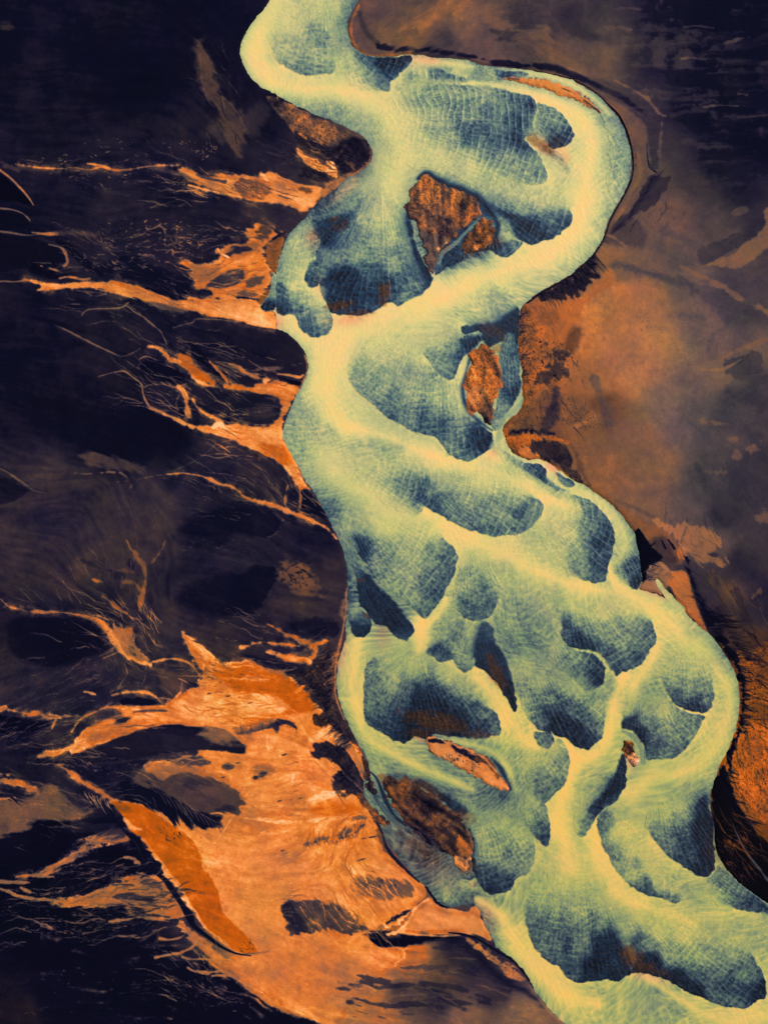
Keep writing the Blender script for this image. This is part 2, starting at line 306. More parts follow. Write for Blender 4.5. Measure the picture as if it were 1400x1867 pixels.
bar('', 'fan of dark blue sand with fine cross ripples right of the big scrub island', [(880,372,8),(894,363,10),(937,371,20),(983,362,30),(1029,366,20),(1043,383,4),(1044,400,1.5),(1034,417,1.5),(1017,429,1.5),(994,440,1.5),(971,446,1.5),(960,443),(937,434,6),(926,414,8),(905,395,8)], [(930,390,.92),(960,415,.92),(985,432,.86),(1030,402,.76),(1000,385,.68),(960,380,.74),(1035,382,.6),(900,372,.85),(990,370,.45)], (850,330))
bar('', 'dark pocket of sand under the small orange scrub hump', [(901,412,4),(914,437,8),(934,437,4),(953,443,2),(943,457,1.5),(931,466,1.5),(917,467,1.5),(897,457,2),(884,452,3),(898,440,4)], [(900,448,.92),(925,458,.78),(940,446,.58)], (890,400))
thread([(762,326,6),(776,315,9),(797,327,14),(818,338,16),(845,347,18),(866,358,18),(884,375,16),(900,394,12),(907,412,10),(903,440,6)], 1.0, 1, 1.1)
bar('', 'dark blue band of sand below the narrow channel of the scrub island', [(793,478,3),(815,460,5),(840,455,4),(857,466),(840,476,1.5),(815,489,1.5),(792,505,1.5)], [(800,490,.8),(830,475,.9),(850,466,.85)], (850,420))
thread([(876,402,4),(862,412,4),(845,428,4),(832,442,4),(818,453,5),(806,462,5),(800,480,4)], .58, .9)
bar('', 'large navy and teal rippled sand shoal left of the big scrub island', [(610,350,6),(640,325,15),(680,310,30),(730,330,30),(742,370,10),(745,420,8),(768,490,5),(790,504,2),(790,511,1.5),(779,529,1.5),(759,543,1.5),(736,554,1.5),(727,559,1.5),(718,553),(705,553),(690,562,1.5),(667,576,1.5),(640,577,1.5),(615,572,1.5),(601,567,1.5),(593,551,1.5),(584,529,1.5),(580,500,3),(577,471,2),(579,454,2),(584,436,2),(564,420,3),(559,412,2),(570,404,3),(600,394,6),(620,380,10),(605,366,10)], [(565,414,.85),(600,412,.95),(625,400,1),(600,440,.9),(590,465,.75),(640,430,.62),(620,470,.62),(575,500,.75),(610,510,.98),(640,500,.95),(660,540,.97),(620,545,.92),(680,500,.72),(690,515,.85),(683,490,.8),(695,540,.92),(720,535,.82),(740,538,.62),(760,525,.62),(780,518,.85),(720,480,.48),(690,440,.42),(660,400,.42),(700,390,.28),(720,350,.2),(640,370,.55),(610,378,.55),(670,340,.35),(645,330,.5),(765,500,.8),(680,470,.5),(650,460,.5),(740,420,.6),(640,395,.75),(715,430,.38)], (695,320))
bar('', 'narrow black blue strip of sand down the left flank of the big scrub island', [(741,380,5),(752,408,3),(758,440,3),(768,468,3),(783,492,2),(791,506,2),(785,514,3),(770,514,8),(755,488,12),(744,455,12),(736,420,10),(735,392,8)], [(750,420,.97),(765,470,.98),(782,508,.9),(738,390,.85)], (740,340), amp=.5)
bar('', 'forked teal sandbar in the left side channel, ending in two rounded lobes', [(540,416,8),(524,431,3),(513,465,3),(506,495,3),(503,530,2),(502,556,2),(510,571,1.5),(519,576,1.5),(535,577,1.5),(545,594,1.5),(559,609,1.5),(573,613,1.5),(593,611,1.5),(605,598,1.5),(607,583,2),(601,565,4),(592,545,8),(578,528,10),(562,518,12),(552,490,14),(560,450,14),(570,412,8)], [(515,480,.6),(520,450,.52),(535,440,.35),(530,480,.42),(535,520,.36),(555,540,.42),(510,530,.75),(525,560,.9),(515,567,.88),(545,575,.62),(550,592,.78),(570,605,.78),(595,600,.62),(590,580,.4),(575,550,.25),(540,555,.6),(560,430,.48),(535,600,.5)], (550,420))
bar('', 'small slate blue sand lobe with a ragged tip beside the forked teal bar', [(581,455,8),(579,470,3),(563,480,3),(557,500,2),(558,515,1.5),(565,526,1.5),(577,523,1.5),(582,515,2),(590,500,10),(600,480,15)], [(570,510,.75),(575,490,.65),(590,480,.7)], (600,440))
bar('', 'thin blue side channel bar against the orange stream mouth', [(498,497,2),(503,505,2),(503,530,3),(501,560,2),(497,567,1.5),(485,567,1.5),(476,560,1.5),(484,548,2),(493,530,3)], [(500,510,.5),(488,558,.95),(497,535,.55)], (500,470))
bar('', 'large pale green sandbar with a net of scale like ripples in the middle reach', [(633,683,6),(643,706,2.5),(660,723,1.5),(683,740,1.5),(706,760,1.5),(729,771,1.5),(746,783,1.5),(766,791,1.5),(786,794,1.5),(797,800,1.5),(806,814,1.5),(817,829,1.5),(831,837,1.5),(849,841,1.5),(863,837,1.5),(880,829,1.5),(898,818,1.5),(901,806,1.5),(890,785,3),(862,763,6),(849,737,8),(843,686,18),(814,640,35),(757,600,50),(700,600,50),(660,623,30),(637,651,14)], [(690,690,.48),(720,722,.6),(770,762,.72),(800,778,.78),(740,760,.62),(660,685,.46),(700,640,.32),(760,650,.32),(640,690,.42),(800,720,.42),(830,720,.33),(840,780,.6),(820,820,.62),(850,832,.78),(885,808,.95),(870,790,.88),(840,740,.38),(780,700,.55),(740,690,.5)], (800,540))
bar('', '', [(640,700,6),(660,722,3),(700,757,3),(740,780,3),(790,797,3),(806,818,2),(818,832,3),(790,818,8),(750,803,8),(700,787,10),(660,765,16),(630,730,16)], [(690,770,.3),(750,795,.3),(800,815,.25),(650,730,.25)], (700,600), own=False, amp=.5)
bar('', 'pointed blue grey sandbar notched into the right side of the middle reach', [(800,605,30),(776,625,12),(771,646,3),(786,666,2),(800,680,1.5),(819,693,1.5),(830,686,1.5),(837,663,1.5),(848,650,4),(868,635,5),(885,610,5),(865,606,8),(848,600,15)], [(820,683,.66),(835,655,.78),(795,655,.58),(850,632,.88),(795,625,.42),(870,622,.95),(825,630,.6)], (850,560))
bar('', 'black blue shelf of sand tucked under the dark right bank', [(843,596,1.5),(847,609,1.5),(871,604,3),(880,625,5),(895,634,5),(915,622,5),(943,650,4),(948,600,3),(946,560,3),(920,566,10),(886,580,12)], [(852,602,.8),(900,590,1),(930,580,1),(900,620,1),(930,620,.95),(870,595,.9)], (960,540), amp=.6)
bar('', 'teal side channel bar squeezed between the long scrub island and the right bank', [(920,612,4),(935,608,4),(945,640,3),(950,700,3),(940,730,3),(918,768,3),(905,787,3),(897,778,3),(897,750,4),(907,725,4),(912,690,4),(910,650,4)], [(930,650,.66),(930,690,.7),(910,750,.62),(938,715,.9),(902,775,.52)], (925,560))
thread([(972,706,3),(955,726,5),(938,746,6),(920,762,6),(911,780,8),(907,800,12),(900,815,14)], .42, .8, .8)
thread([(858,650,5),(846,690,7),(844,715,8),(850,742,9),(868,764,9),(885,777,6),(897,785,4)], .95, .9, 1.1)
bar('', 'smudged slate green sandbar above the bright tongue in the middle reach', [(771,923,2),(763,940,3),(746,937,8),(711,920,18),(671,897,25),(640,871,35),(660,838,35),(711,832,20),(746,840,15),(780,855,12),(810,880,12),(786,905,4)], [(780,888,.76),(765,912,.78),(740,880,.55),(700,870,.42),(680,900,.28),(770,930,.55),(735,925,.4),(750,860,.5)], (590,810))
bar('', 'oval green grey sandbar with a scalloped right end in mid river', [(771,920,2),(800,937,1.5),(823,951,1.5),(846,963,1.5),(874,971,1.5),(897,977,1.5),(926,977,1.5),(949,971,1.5),(966,963,1.5),(977,951,1.5),(987,940,1.5),(989,923,1.5),(983,911,3),(969,900,6),(949,887,15),(900,868,30),(857,862,30),(810,876,15),(782,898,8)], [(800,912,.7),(830,932,.67),(870,950,.64),(960,932,.7),(980,932,.67),(930,962,.57),(900,920,.5),(850,900,.45),(880,888,.33),(940,900,.4),(900,962,.62)], (740,850))
bar('', 'slate sand strip fringing the right bank below the dark scrub hill', [(903,812,8),(925,825,4),(945,838,3),(965,845,2),(985,845,2),(995,860,2),(1000,870,4),(1020,885,6),(1042,893,6),(1030,905,8),(1000,895,12),(960,872,14),(925,850,18)], [(940,840,.5),(970,852,.75),(990,865,.85),(1010,880,.6),(1035,895,.5),(920,825,.35)], (880,790))
bar('', 'small blue sliver of sand at the foot of the peach bank', [(1012,862,3),(1025,865,2),(1046,880,1.5),(1044,888,1.5),(1033,888,3),(1020,880,5)], [(1030,876,.65)], (980,850))
bar('', 'shell shaped dark blue sandbar close to the right bank, fanning to the right', [(1026,896,5),(1049,900,3),(1071,911,1.5),(1091,926,1.5),(1109,943,1.5),(1117,960,1.5),(1121,974,1.5),(1119,991,1.5),(1117,1011,1.5),(1110,1026,1.5),(1106,1049,1.5),(1101,1061,1.5),(1080,1061,2),(1057,1056,3),(1034,1043,8),(1017,1020,18),(994,986,30),(1000,943,30),(1046,929,18),(1034,909,15)], [(1105,960,.76),(1090,990,.84),(1090,1030,.82),(1070,970,.6),(1050,1000,.5),(1080,930,.64),(1060,905,.62),(1040,930,.28),(1040,970,.32),(1050,1040,.55),(1020,1000,.33),(1095,1055,.72)], (985,925))
bar('', 'narrow dark green sandbar under the black mossy bank on the right', [(1163,995,4),(1168,1045,2),(1168,1060,1.5),(1163,1075,1.5),(1150,1070,3),(1130,1055,8),(1120,1035,8),(1140,1010,12)], [(1160,1060,.92),(1150,1040,.7),(1140,1055,.55),(1160,1020,.75),(1158,1003,.6)], (1110,950))
bar('', 'pale green sandbar with a straight ripple net below the bright middle tongue', [(811,983,4),(826,997,2),(835,1014,1.5),(833,1031,1.5),(826,1054,1.5),(814,1071,1.5),(803,1094,1.5),(791,1109,1.5),(777,1126,1.5),(766,1123),(754,1111),(734,1091),(717,1080),(697,1066),(677,1043),(657,1014,2),(640,990,8),(617,966,10),(666,950,40),(723,948,40),(780,963,20)], [(650,995,.9),(660,1005,.85),(640,970,.65),(690,1000,.5),(700,1030,.52),(750,1000,.33),(700,960,.22),(820,1015,.64),(800,1050,.75),(795,1080,.78),(780,1060,.65),(740,1050,.42),(780,1110,.66),(750,1090,.55),(800,1000,.55),(770,980,.36),(720,1060,.5)], (600,880))
bar('', 'black lobed sandbar between two pale ridges near the left bank', [(646,1034,6),(657,1040,3),(669,1046,5),(689,1062,6),(706,1080,6),(723,1097,6),(740,1122,6),(755,1147,2),(746,1166,1.5),(737,1169,1.5),(723,1163,1.5),(711,1149,1.5),(703,1139,1.5),(689,1137,1.5),(677,1129,1.5),(666,1114,1.5),(656,1100,1.5),(652,1075,1.5),(649,1052,3)], [(658,1080,.98),(680,1090,.93),(700,1112,.92),(690,1130,.85),(715,1130,1),(735,1157,.98),(748,1157,.85),(668,1055,.9),(650,1042,.75)], (640,1010), amp=.6)
bar('', 'small dark tongue of sand against the left bank beside the black lobed bar', [(634,1063,3),(641,1090,4),(648,1110,8),(657,1111,3),(669,1120,2),(677,1131,1.5),(674,1151,1.5),(666,1161,1.5),(650,1161,1.5),(643,1151,1.5),(639,1137,2),(633,1120,4)], [(650,1147,.88),(665,1150,.97),(665,1128,.72),(645,1112,.4),(637,1080,.75),(640,1100,.8)], (640,1040), amp=.6)
bar('', 'square ended green sandbar right of the ripple net bar', [(826,1094,10),(837,1117,3),(854,1129,1.5),(871,1131,1.5),(889,1126,1.5),(903,1109,1.5),(909,1097,3),(925,1071,12),(950,1055,25),(894,1022,35),(851,1020,18),(836,1040,5),(826,1066,6)], [(870,1122,.75),(880,1080,.6),(860,1050,.42),(900,1100,.66),(850,1102,.62),(925,1060,.35),(835,1060,.5)], (850,960))
bar('', 'ragged blue green sandbar with three small lobes left of centre', [(777,1186,5),(786,1197),(800,1209,1.5),(817,1208,1.5),(824,1205),(831,1217,1.5),(846,1226,1.5),(854,1224,1.5),(866,1214,3),(862,1186,5),(856,1157,10),(846,1131,4),(834,1122,8),(814,1134,15),(795,1157,15)], [(795,1182,.84),(810,1196,.84),(820,1160,.66),(850,1200,.5),(845,1220,.68),(840,1140,.6),(830,1180,.5),(855,1150,.58)], (870,1090))
bar('', 'black sandbar with a rust brown scrubby crest in the centre of the river', [(874,1130,8),(890,1135,6),(902,1151,6),(911,1177,6),(927,1209,4),(936,1243,3),(941,1274,3),(938,1297,1.5),(923,1274,1.5),(909,1254,1.5),(897,1234,1.5),(880,1222,1.5),(866,1214,3),(857,1186,8),(860,1157,8)], [(880,1160,.82),(880,1190,.98),(895,1210,1),(915,1240,1),(930,1270,1),(888,1142,.75)], (860,1080), amp=.5)
bar('', 'long dark sandbar with a rounded scalloped head in the right half of the river', [(1179,1121,8),(1190,1133,3),(1194,1150,1.5),(1194,1173,1.5),(1181,1193,1.5),(1167,1210,1.5),(1150,1221,1.5),(1136,1226,1.5),(1124,1236,2),(1116,1227,3),(1099,1201,3),(1076,1187,4),(1059,1184,3),(1039,1179,2),(1027,1167,2),(1021,1150,3),(1024,1139,5),(1001,1110,10),(970,1080,20),(1007,1083,22),(1036,1106,12),(1064,1115,14),(1087,1106,22),(1121,1096,20)], [(1050,1162,.9),(1070,1180,.95),(1035,1150,.74),(1100,1150,.45),(1150,1140,.5),(1180,1150,.64),(1185,1177,.68),(1150,1202,.72),(1130,1222,.78),(1105,1190,.74),(1060,1132,.5),(1100,1122,.28),(1140,1112,.36),(1005,1105,.5),(1140,1165,.5)], (1030,1030))
bar('', 'small blue grey sand lobe under the long dark bar', [(1104,1222,2),(1103,1239,1.5),(1093,1250,1.5),(1073,1260,1.5),(1059,1253,2),(1041,1236,3),(1016,1219,8),(993,1196,15),(1007,1170,15),(1028,1172,4),(1044,1184,3),(1076,1192,4),(1096,1204,3)], [(1090,1242,.88),(1075,1222,.78),(1060,1232,.66),(1040,1200,.55),(1010,1190,.42),(1090,1217,.78)], (980,1130))
bar('', 'wide navy sandbar with a notched lower edge above the central forks', [(936,1251,6),(950,1286,5),(964,1314,3),(976,1328,2),(988,1333),(1008,1342,2),(1020,1346,1.5),(1030,1343,1.5),(1039,1354,1.5),(1050,1364,1.5),(1073,1367,1.5),(1084,1357,1.5),(1096,1346,1.5),(1103,1320,3),(1104,1286,5),(1093,1263,10),(1061,1251,15),(1021,1233,25),(979,1218,30),(945,1213,22)], [(1000,1300,.82),(1015,1320,.95),(1030,1330,.97),(1060,1352,1),(1045,1335,.97),(1080,1342,.8),(985,1315,.66),(1070,1310,.7),(1040,1290,.7),(1000,1270,.6),(1050,1260,.42),(1090,1290,.42),(960,1260,.5),(955,1290,.5),(980,1245,.36),(1095,1332,.55)], (940,1130))
bar('', 'tiny slate sandbar at the notch of the wide navy bar', [(975,1334,3),(990,1333,2),(1004,1337,2),(1013,1348,2),(1005,1358,1.5),(996,1363,1.5),(985,1360,2),(975,1350,3)], [(990,1348,.64),(1005,1345,.72)], (960,1310))
thread([(1004,1334,1),(1011,1344,2.5),(1015,1356,5)], .2, .8)
bar('', 'rounded green sandbar inside the right bend, dark along its lower edge', [(1205,1238,4),(1216,1264,2),(1224,1279,1.5),(1241,1290,1.5),(1261,1297,1.5),(1279,1301,1.5),(1290,1296,1.5),(1299,1287,1.5),(1301,1270,2),(1300,1236,4),(1299,1207,15),(1279,1190,30),(1236,1190,30),(1207,1215,15)], [(1260,1291,.88),(1280,1296,.83),(1232,1268,.74),(1250,1250,.52),(1292,1250,.48),(1270,1218,.32),(1230,1230,.42),(1295,1280,.55)], (1255,1130))
bar('', 'broad dark blue sandbar left of the rounded green one in the lower right bend', [(1140,1295,15),(1154,1277,25),(1200,1283,30),(1226,1284,4),(1249,1297,2),(1284,1304,1.5),(1281,1313,1.5),(1269,1339,1.5),(1251,1364,1.5),(1229,1380,1.5),(1200,1385,1.5),(1177,1384,1.5),(1174,1364,2),(1163,1344,3),(1149,1333,4),(1134,1327,4),(1134,1307,5)], [(1150,1315,.93),(1165,1335,.95),(1145,1300,.72),(1190,1372,.78),(1230,1362,.6),(1200,1330,.55),(1250,1340,.55),(1270,1312,.6),(1205,1295,.36),(1180,1310,.5),(1215,1377,.66)], (1165,1210))
thread([(1134,1333,3),(1148,1339,5),(1161,1350,6),(1169,1368,6),(1173,1390,6)], .5, .9)
bar('', 'black sandbar with ragged lower edge under the tiny orange islet', [(1124,1386,6),(1131,1374,3),(1137,1372,3),(1141,1394,2),(1139,1429,1.5),(1130,1451,1.5),(1119,1467,1.5),(1101,1473,1.5),(1090,1486,1.5),(1079,1509,2),(1064,1526,2),(1053,1523,5),(1047,1500,14),(1056,1471,16),(1079,1443,16),(1101,1420,15),(1121,1406,6)], [(1125,1430,.97),(1110,1450,1),(1095,1465,.98),(1085,1480,.82),(1075,1500,.62),(1062,1490,.48),(1060,1515,.52),(1085,1450,.6),(1132,1400,1),(1135,1385,1)], (1145,1320))
bar('', 'mottled green sandbar left of the bright central trunk channel', [(1037,1371,2),(1039,1394,1.5),(1034,1417,1.5),(1024,1437,1.5),(1010,1449,1.5),(993,1467,1.5),(979,1460,4),(964,1443,10),(956,1417,14),(970,1394,16),(999,1371,22),(1013,1349,3),(1024,1349,2)], [(985,1447,.68),(1010,1432,.62),(1030,1390,.5),(980,1420,.6),(970,1410,.58),(1010,1390,.45),(1020,1360,.36),(1000,1410,.5)], (950,1330))
bar('', 'long tapering green sandbar ending at the bright central trunk channel', [(993,1467,3),(999,1486,2),(1003,1509,1.5),(1004,1531,1.5),(1000,1543,1.5),(990,1541,2),(976,1526,3),(961,1509,6),(956,1486,14),(959,1457,22)], [(995,1532,.78),(985,1510,.66),(985,1480,.55),(970,1470,.4)], (930,1390))
bar('', 'egg shaped green black sandbar right of the brown mossy island', [(977,1556,2),(969,1581,1.5),(954,1596,1.5),(940,1604,1.5),(931,1621,1.5),(909,1630,1.5),(891,1631,1.5),(877,1616,1.5),(867,1599,2),(862,1564,4),(862,1536,6),(868,1493,18),(909,1488,35),(940,1503,22),(960,1524,10),(974,1538,4)], [(878,1592,.78),(900,1622,.9),(920,1612,.78),(950,1587,.62),(930,1560,.6),(920,1530,.48),(890,1550,.48),(965,1560,.52),(880,1520,.42),(910,1500,.38),(950,1540,.42)], (850,1400))
bar('', 'large dark sandbar with a brown mossy crest left of centre, above the lens island', [(666,1214,4),(677,1186,12),(717,1182,30),(751,1196,30),(786,1196,12),(837,1245,22),(866,1265,10),(894,1290,4),(909,1310,1.5),(914,1327,1.5),(911,1341,1.5),(897,1341,2),(891,1347,4),(866,1350,6),(831,1345,4),(794,1341,3),(777,1348,2),(754,1344,2),(740,1353,1.5),(720,1353,1.5),(706,1344,1.5),(694,1333,1.5),(680,1330,1.5),(669,1316,1.5),(663,1293,1.5),(661,1260,1.5),(663,1240,2)], [(680,1240,.62),(690,1290,.62),(700,1322,.8),(730,1342,.9),(750,1312,.98),(770,1280,.98),(760,1268,.92),(800,1292,1),(840,1312,.97),(880,1322,.88),(905,1327,.7),(860,1290,.74),(840,1268,.74),(880,1300,.62),(800,1260,.76),(740,1258,.7),(710,1260,.55),(760,1220,.42),(810,1228,.48),(700,1200,.42),(680,1210,.58),(720,1230,.42),(725,1302,.78)], (760,1170))
thread([(932,1440,3),(922,1420,8),(912,1400,8),(895,1382,6)], .95, .9, 1.1)
bar('', '', [(705,1412,6),(735,1405,10),(770,1413,10),(810,1440,12),(850,1462,10),(856,1480,4),(838,1487,3),(800,1456,3),(760,1432,3),(720,1417,3)], [(720,1410,.7),(765,1425,.9),(810,1455,.95),(840,1475,.85),(760,1412,.5),(850,1465,.6)], (700,1380), own=False)
bar('', '', [(850,1505,4),(864,1520,6),(868,1560,8),(870,1600,6),(862,1598,3),(860,1570,3),(858,1530,3)], [(862,1550,.95),(866,1590,.85)], (860,1450), own=False)
thread([(660,1368,3),(668,1393,4),(673,1420,4),(682,1450,5),(700,1475,6),(715,1493,6),(733,1505,7)], .78, 1, .6)
thread([(676,1408,3),(688,1422,4),(697,1445,5),(708,1470,5),(722,1490,4),(740,1504,4)], .96, .95, .8)
thread([(690,1460,2),(703,1480,3),(718,1497,4),(735,1507,4)], .66, .8, .7)
bar('', 'murky dark lobe of sand in the muddy pond beside the pale orange pool', [(866,1652,2),(851,1656,2),(829,1653,2),(806,1643,6),(812,1618,25),(849,1608,20),(864,1632,4)], [(850,1645,.72),(830,1640,.62),(815,1630,.45)], (790,1590))
bar('', 'small dark blue lobe at the peach tip of the mossy island', [(829,1595,8),(843,1604,1.5),(860,1604,1.5),(866,1597,3),(860,1589,5),(838,1588,8)], [(855,1600,.75),(840,1596,.55)], (820,1560))
bar('', 'big fan shaped green sandbar at the bottom, black towards its scrubby right edge', [(954,1653,6),(961,1696,3),(969,1718,2),(986,1741,1.5),(1003,1756,1.5),(1020,1761,1.5),(1029,1778,1.5),(1040,1786,1.5),(1054,1791,1.5),(1080,1790,1.5),(1106,1787,1.5),(1123,1790,1.5),(1137,1781,1.5),(1149,1773,1.5),(1164,1750,12),(1155,1720,14),(1140,1690,16),(1112,1650,22),(1086,1604,30),(1000,1590,40),(960,1605,20)], [(1000,1640,.42),(1000,1690,.6),(990,1720,.6),(1020,1742,.7),(1040,1772,.78),(1060,1720,.62),(1080,1772,.97),(1110,1770,.97),(1130,1760,1),(1100,1720,.92),(1120,1700,.88),(1090,1680,.6),(1060,1650,.48),(1100,1640,.48),(1040,1600,.25)], (1060,1480))
bar('', 'long oval green black sandbar at the bottom right with a scalloped end', [(1149,1773,1.5),(1165,1772,1.5),(1183,1776,1.5),(1206,1784,1.5),(1234,1798,1.5),(1263,1813,1.5),(1297,1828,1.5),(1326,1836,1.5),(1357,1838,1.5),(1380,1824,1.5),(1394,1820,1.5),(1396,1798,1.5),(1386,1767,2),(1371,1741,4),(1343,1713,15),(1300,1688,30),(1229,1676,40),(1150,1668,20),(1130,1672,14),(1140,1710,10),(1150,1745,8)], [(1150,1720,.86),(1190,1752,1),(1230,1787,1),(1270,1807,.92),(1180,1720,.6),(1220,1740,.48),(1280,1740,.42),(1250,1700,.25),(1200,1700,.28),(1320,1802,.8),(1360,1812,.86),(1385,1815,.95),(1350,1770,.62),(1370,1770,.68),(1310,1770,.58),(1290,1790,.7),(1340,1830,.7),(1330,1730,.42),(1150,1690,.5),(1165,1760,1)], (1110,1610))
bar('', 'vast pale green outer shelf of sand in the lower right, thinly covered by silt', [(1089,1493,2),(1091,1516,1.5),(1097,1541,1.5),(1109,1564,1.5),(1126,1590,1.5),(1149,1613,1.5),(1171,1627,1.5),(1200,1636,1.5),(1223,1646,2),(1237,1644,2),(1237,1634,6),(1214,1612,15),(1200,1580,30),(1143,1490,40),(1114,1470,15),(1097,1479,4)], [(1097,1502,.64),(1095,1487,.7),(1110,1552,.5),(1130,1572,.48),(1180,1617,.74),(1220,1637,.66),(1160,1580,.42),(1130,1520,.2),(1150,1550,.28),(1200,1610,.38),(1190,1580,.28)], (1210,1380))
bar('', 'tall fan shaped sandbar in the lower right, black along the scrub bank', [(1200,1468,30),(1257,1446,22),(1288,1440,8),(1297,1479,6),(1300,1536,4),(1302,1579,2),(1297,1590,1.5),(1289,1599,1.5),(1274,1597,1.5),(1257,1589,1.5),(1237,1576,2),(1214,1559,2),(1194,1536,2),(1183,1521,3),(1177,1498,10)], [(1210,1542,.62),(1240,1562,.74),(1270,1582,.86),(1290,1587,.95),(1272,1520,1),(1288,1500,1),(1290,1550,1),(1250,1520,.7),(1230,1500,.52),(1200,1510,.5),(1240,1480,.4),(1210,1490,.38),(1287,1465,.9),(1255,1545,.74)], (1190,1380))
bar('', 'grey green sand strip trailing off the right edge below the scrub bank', [(1300,1590,4),(1310,1575,4),(1345,1605,5),(1375,1630,5),(1400,1648,5),(1470,1692,5),(1470,1702,5),(1400,1667,5),(1360,1662,3),(1340,1657,3),(1310,1652,8),(1290,1625,15),(1280,1605,8)], [(1310,1602,.58),(1340,1642,.62),(1360,1657,.75),(1392,1657,.78),(1310,1642,.42)], (1250,1560))

# shallow water along every bank lets the dark bed show, and fine eddies run everywhere
bank = np.exp(-np.clip(SDWAT, 0, 60) / 9.0) * (fbm(GX / 60, GY / 60, 9, 2) * .5 + .75)
SILT = SILT + 0.30 * bank * (1 - np.clip(SILT, 0, 1))
SILT = SILT + 0.022 * fbm(GX / 70, GY / 70, 12, 3) + .012 * fbm(GX / 6, GY / 6, 14, 2)
SILT = np.clip(SILT, 0, 1).astype(np.float32)
# iron carried by the water (pinkish where seepage streams come in)
IRON = np.zeros((NY, NX), np.float32)
for x, y, rx, ry, a, s in [(775,108,40,9,5,.7),(625,345,60,14,-42,.55),(635,583,35,12,-5,.9),(640,574,16,8,0,.5),(570,434,13,16,0,.9),(870,458,30,8,-25,.8),(812,452,14,6,-30,.8),(1006,851,17,8,30,.9),(1018,272,16,26,-30,.6),(990,265,22,14,30,.8),(1150,1385,11,13,0,.8),(697,1155,14,22,0,.5),(625,1190,10,40,8,.55),(897,827,9,9,0,.6),(1180,1782,40,9,12,.55),(505,585,16,20,0,.8),(760,1343,22,8,30,.6),(770,1560,70,34,38,.75),(850,1578,18,12,30,.9),(862,1612,8,8,0,.6),(893,1235,12,6,50,.5),(880,1665,24,34,-30,.7),(1190,1078,26,9,25,.8),(583,520,9,25,-10,.4),(1030,285,10,16,0,.7),(690,1500,25,14,40,.4)]:
    a = math.radians(a); w = window(x - 2.5 * max(rx, ry), y - 2.5 * max(rx, ry), x + 2.5 * max(rx, ry), y + 2.5 * max(rx, ry))
    u = ((GX[w] - x) * math.cos(a) + (GY[w] - y) * math.sin(a)) / rx; v = (-(GX[w] - x) * math.sin(a) + (GY[w] - y) * math.cos(a)) / ry
    IRON[w] = np.maximum(IRON[w], s * np.exp(-(u * u + v * v) * 1.1) * (1 + .5 * fbm(GX[w] / 12, GY[w] / 12, 3, 3)))
IRON = np.clip(IRON, 0, 1)

# dead moss and scrub on the highest sand
MOSS = np.zeros((NY, NX), np.float32)
for x, y, rx, ry, a, s in [(800,1318,56,16,12,.95),(770,1335,24,9,-5,.8),(870,1340,34,7,4,.5),(905,1225,11,34,-22,.8),(620,557,26,9,-6,.9),(655,572,26,7,0,.6),(700,535,11,20,15,.9),(1150,1745,16,26,-40,.95),(1175,1762,16,9,10,.9),(1190,1768,30,8,20,.5),(620,412,22,9,-25,.45),(610,400,12,5,-20,.7),(975,258,16,9,40,.75),(995,270,16,9,35,.85),(900,605,30,12,30,.5),(905,635,12,9,0,.6),(657,1058,7,4,0,.7),(668,1122,8,4,40,.7),(905,440,14,10,40,.4),(700,1420,12,8,30,.7),(770,1440,40,14,28,.6),(845,1490,20,12,30,.5),(850,1580,14,10,0,.7),(1148,1362,9,9,0,.5),(1310,1560,20,40,-20,.3),(768,1548,50,12,38,.35)]:
    a = math.radians(a); q = 2.6 * max(rx, ry); w = window(x - q, y - q, x + q, y + q)
    u = ((GX[w] - x) * math.cos(a) + (GY[w] - y) * math.sin(a)) / rx; v = (-(GX[w] - x) * math.sin(a) + (GY[w] - y) * math.cos(a)) / ry
    f = s * sstep(1.35 - np.hypot(u, v) * .95 + .7 * fbm(GX[w] / 9, GY[w] / 9, 3, 3) + .35 * fbm(GX[w] / 3.2, GY[w] / 3.2, 7, 2))
    MOSS[w] = np.maximum(MOSS[w], f)
MOSS = np.clip(MOSS, 0, 1)

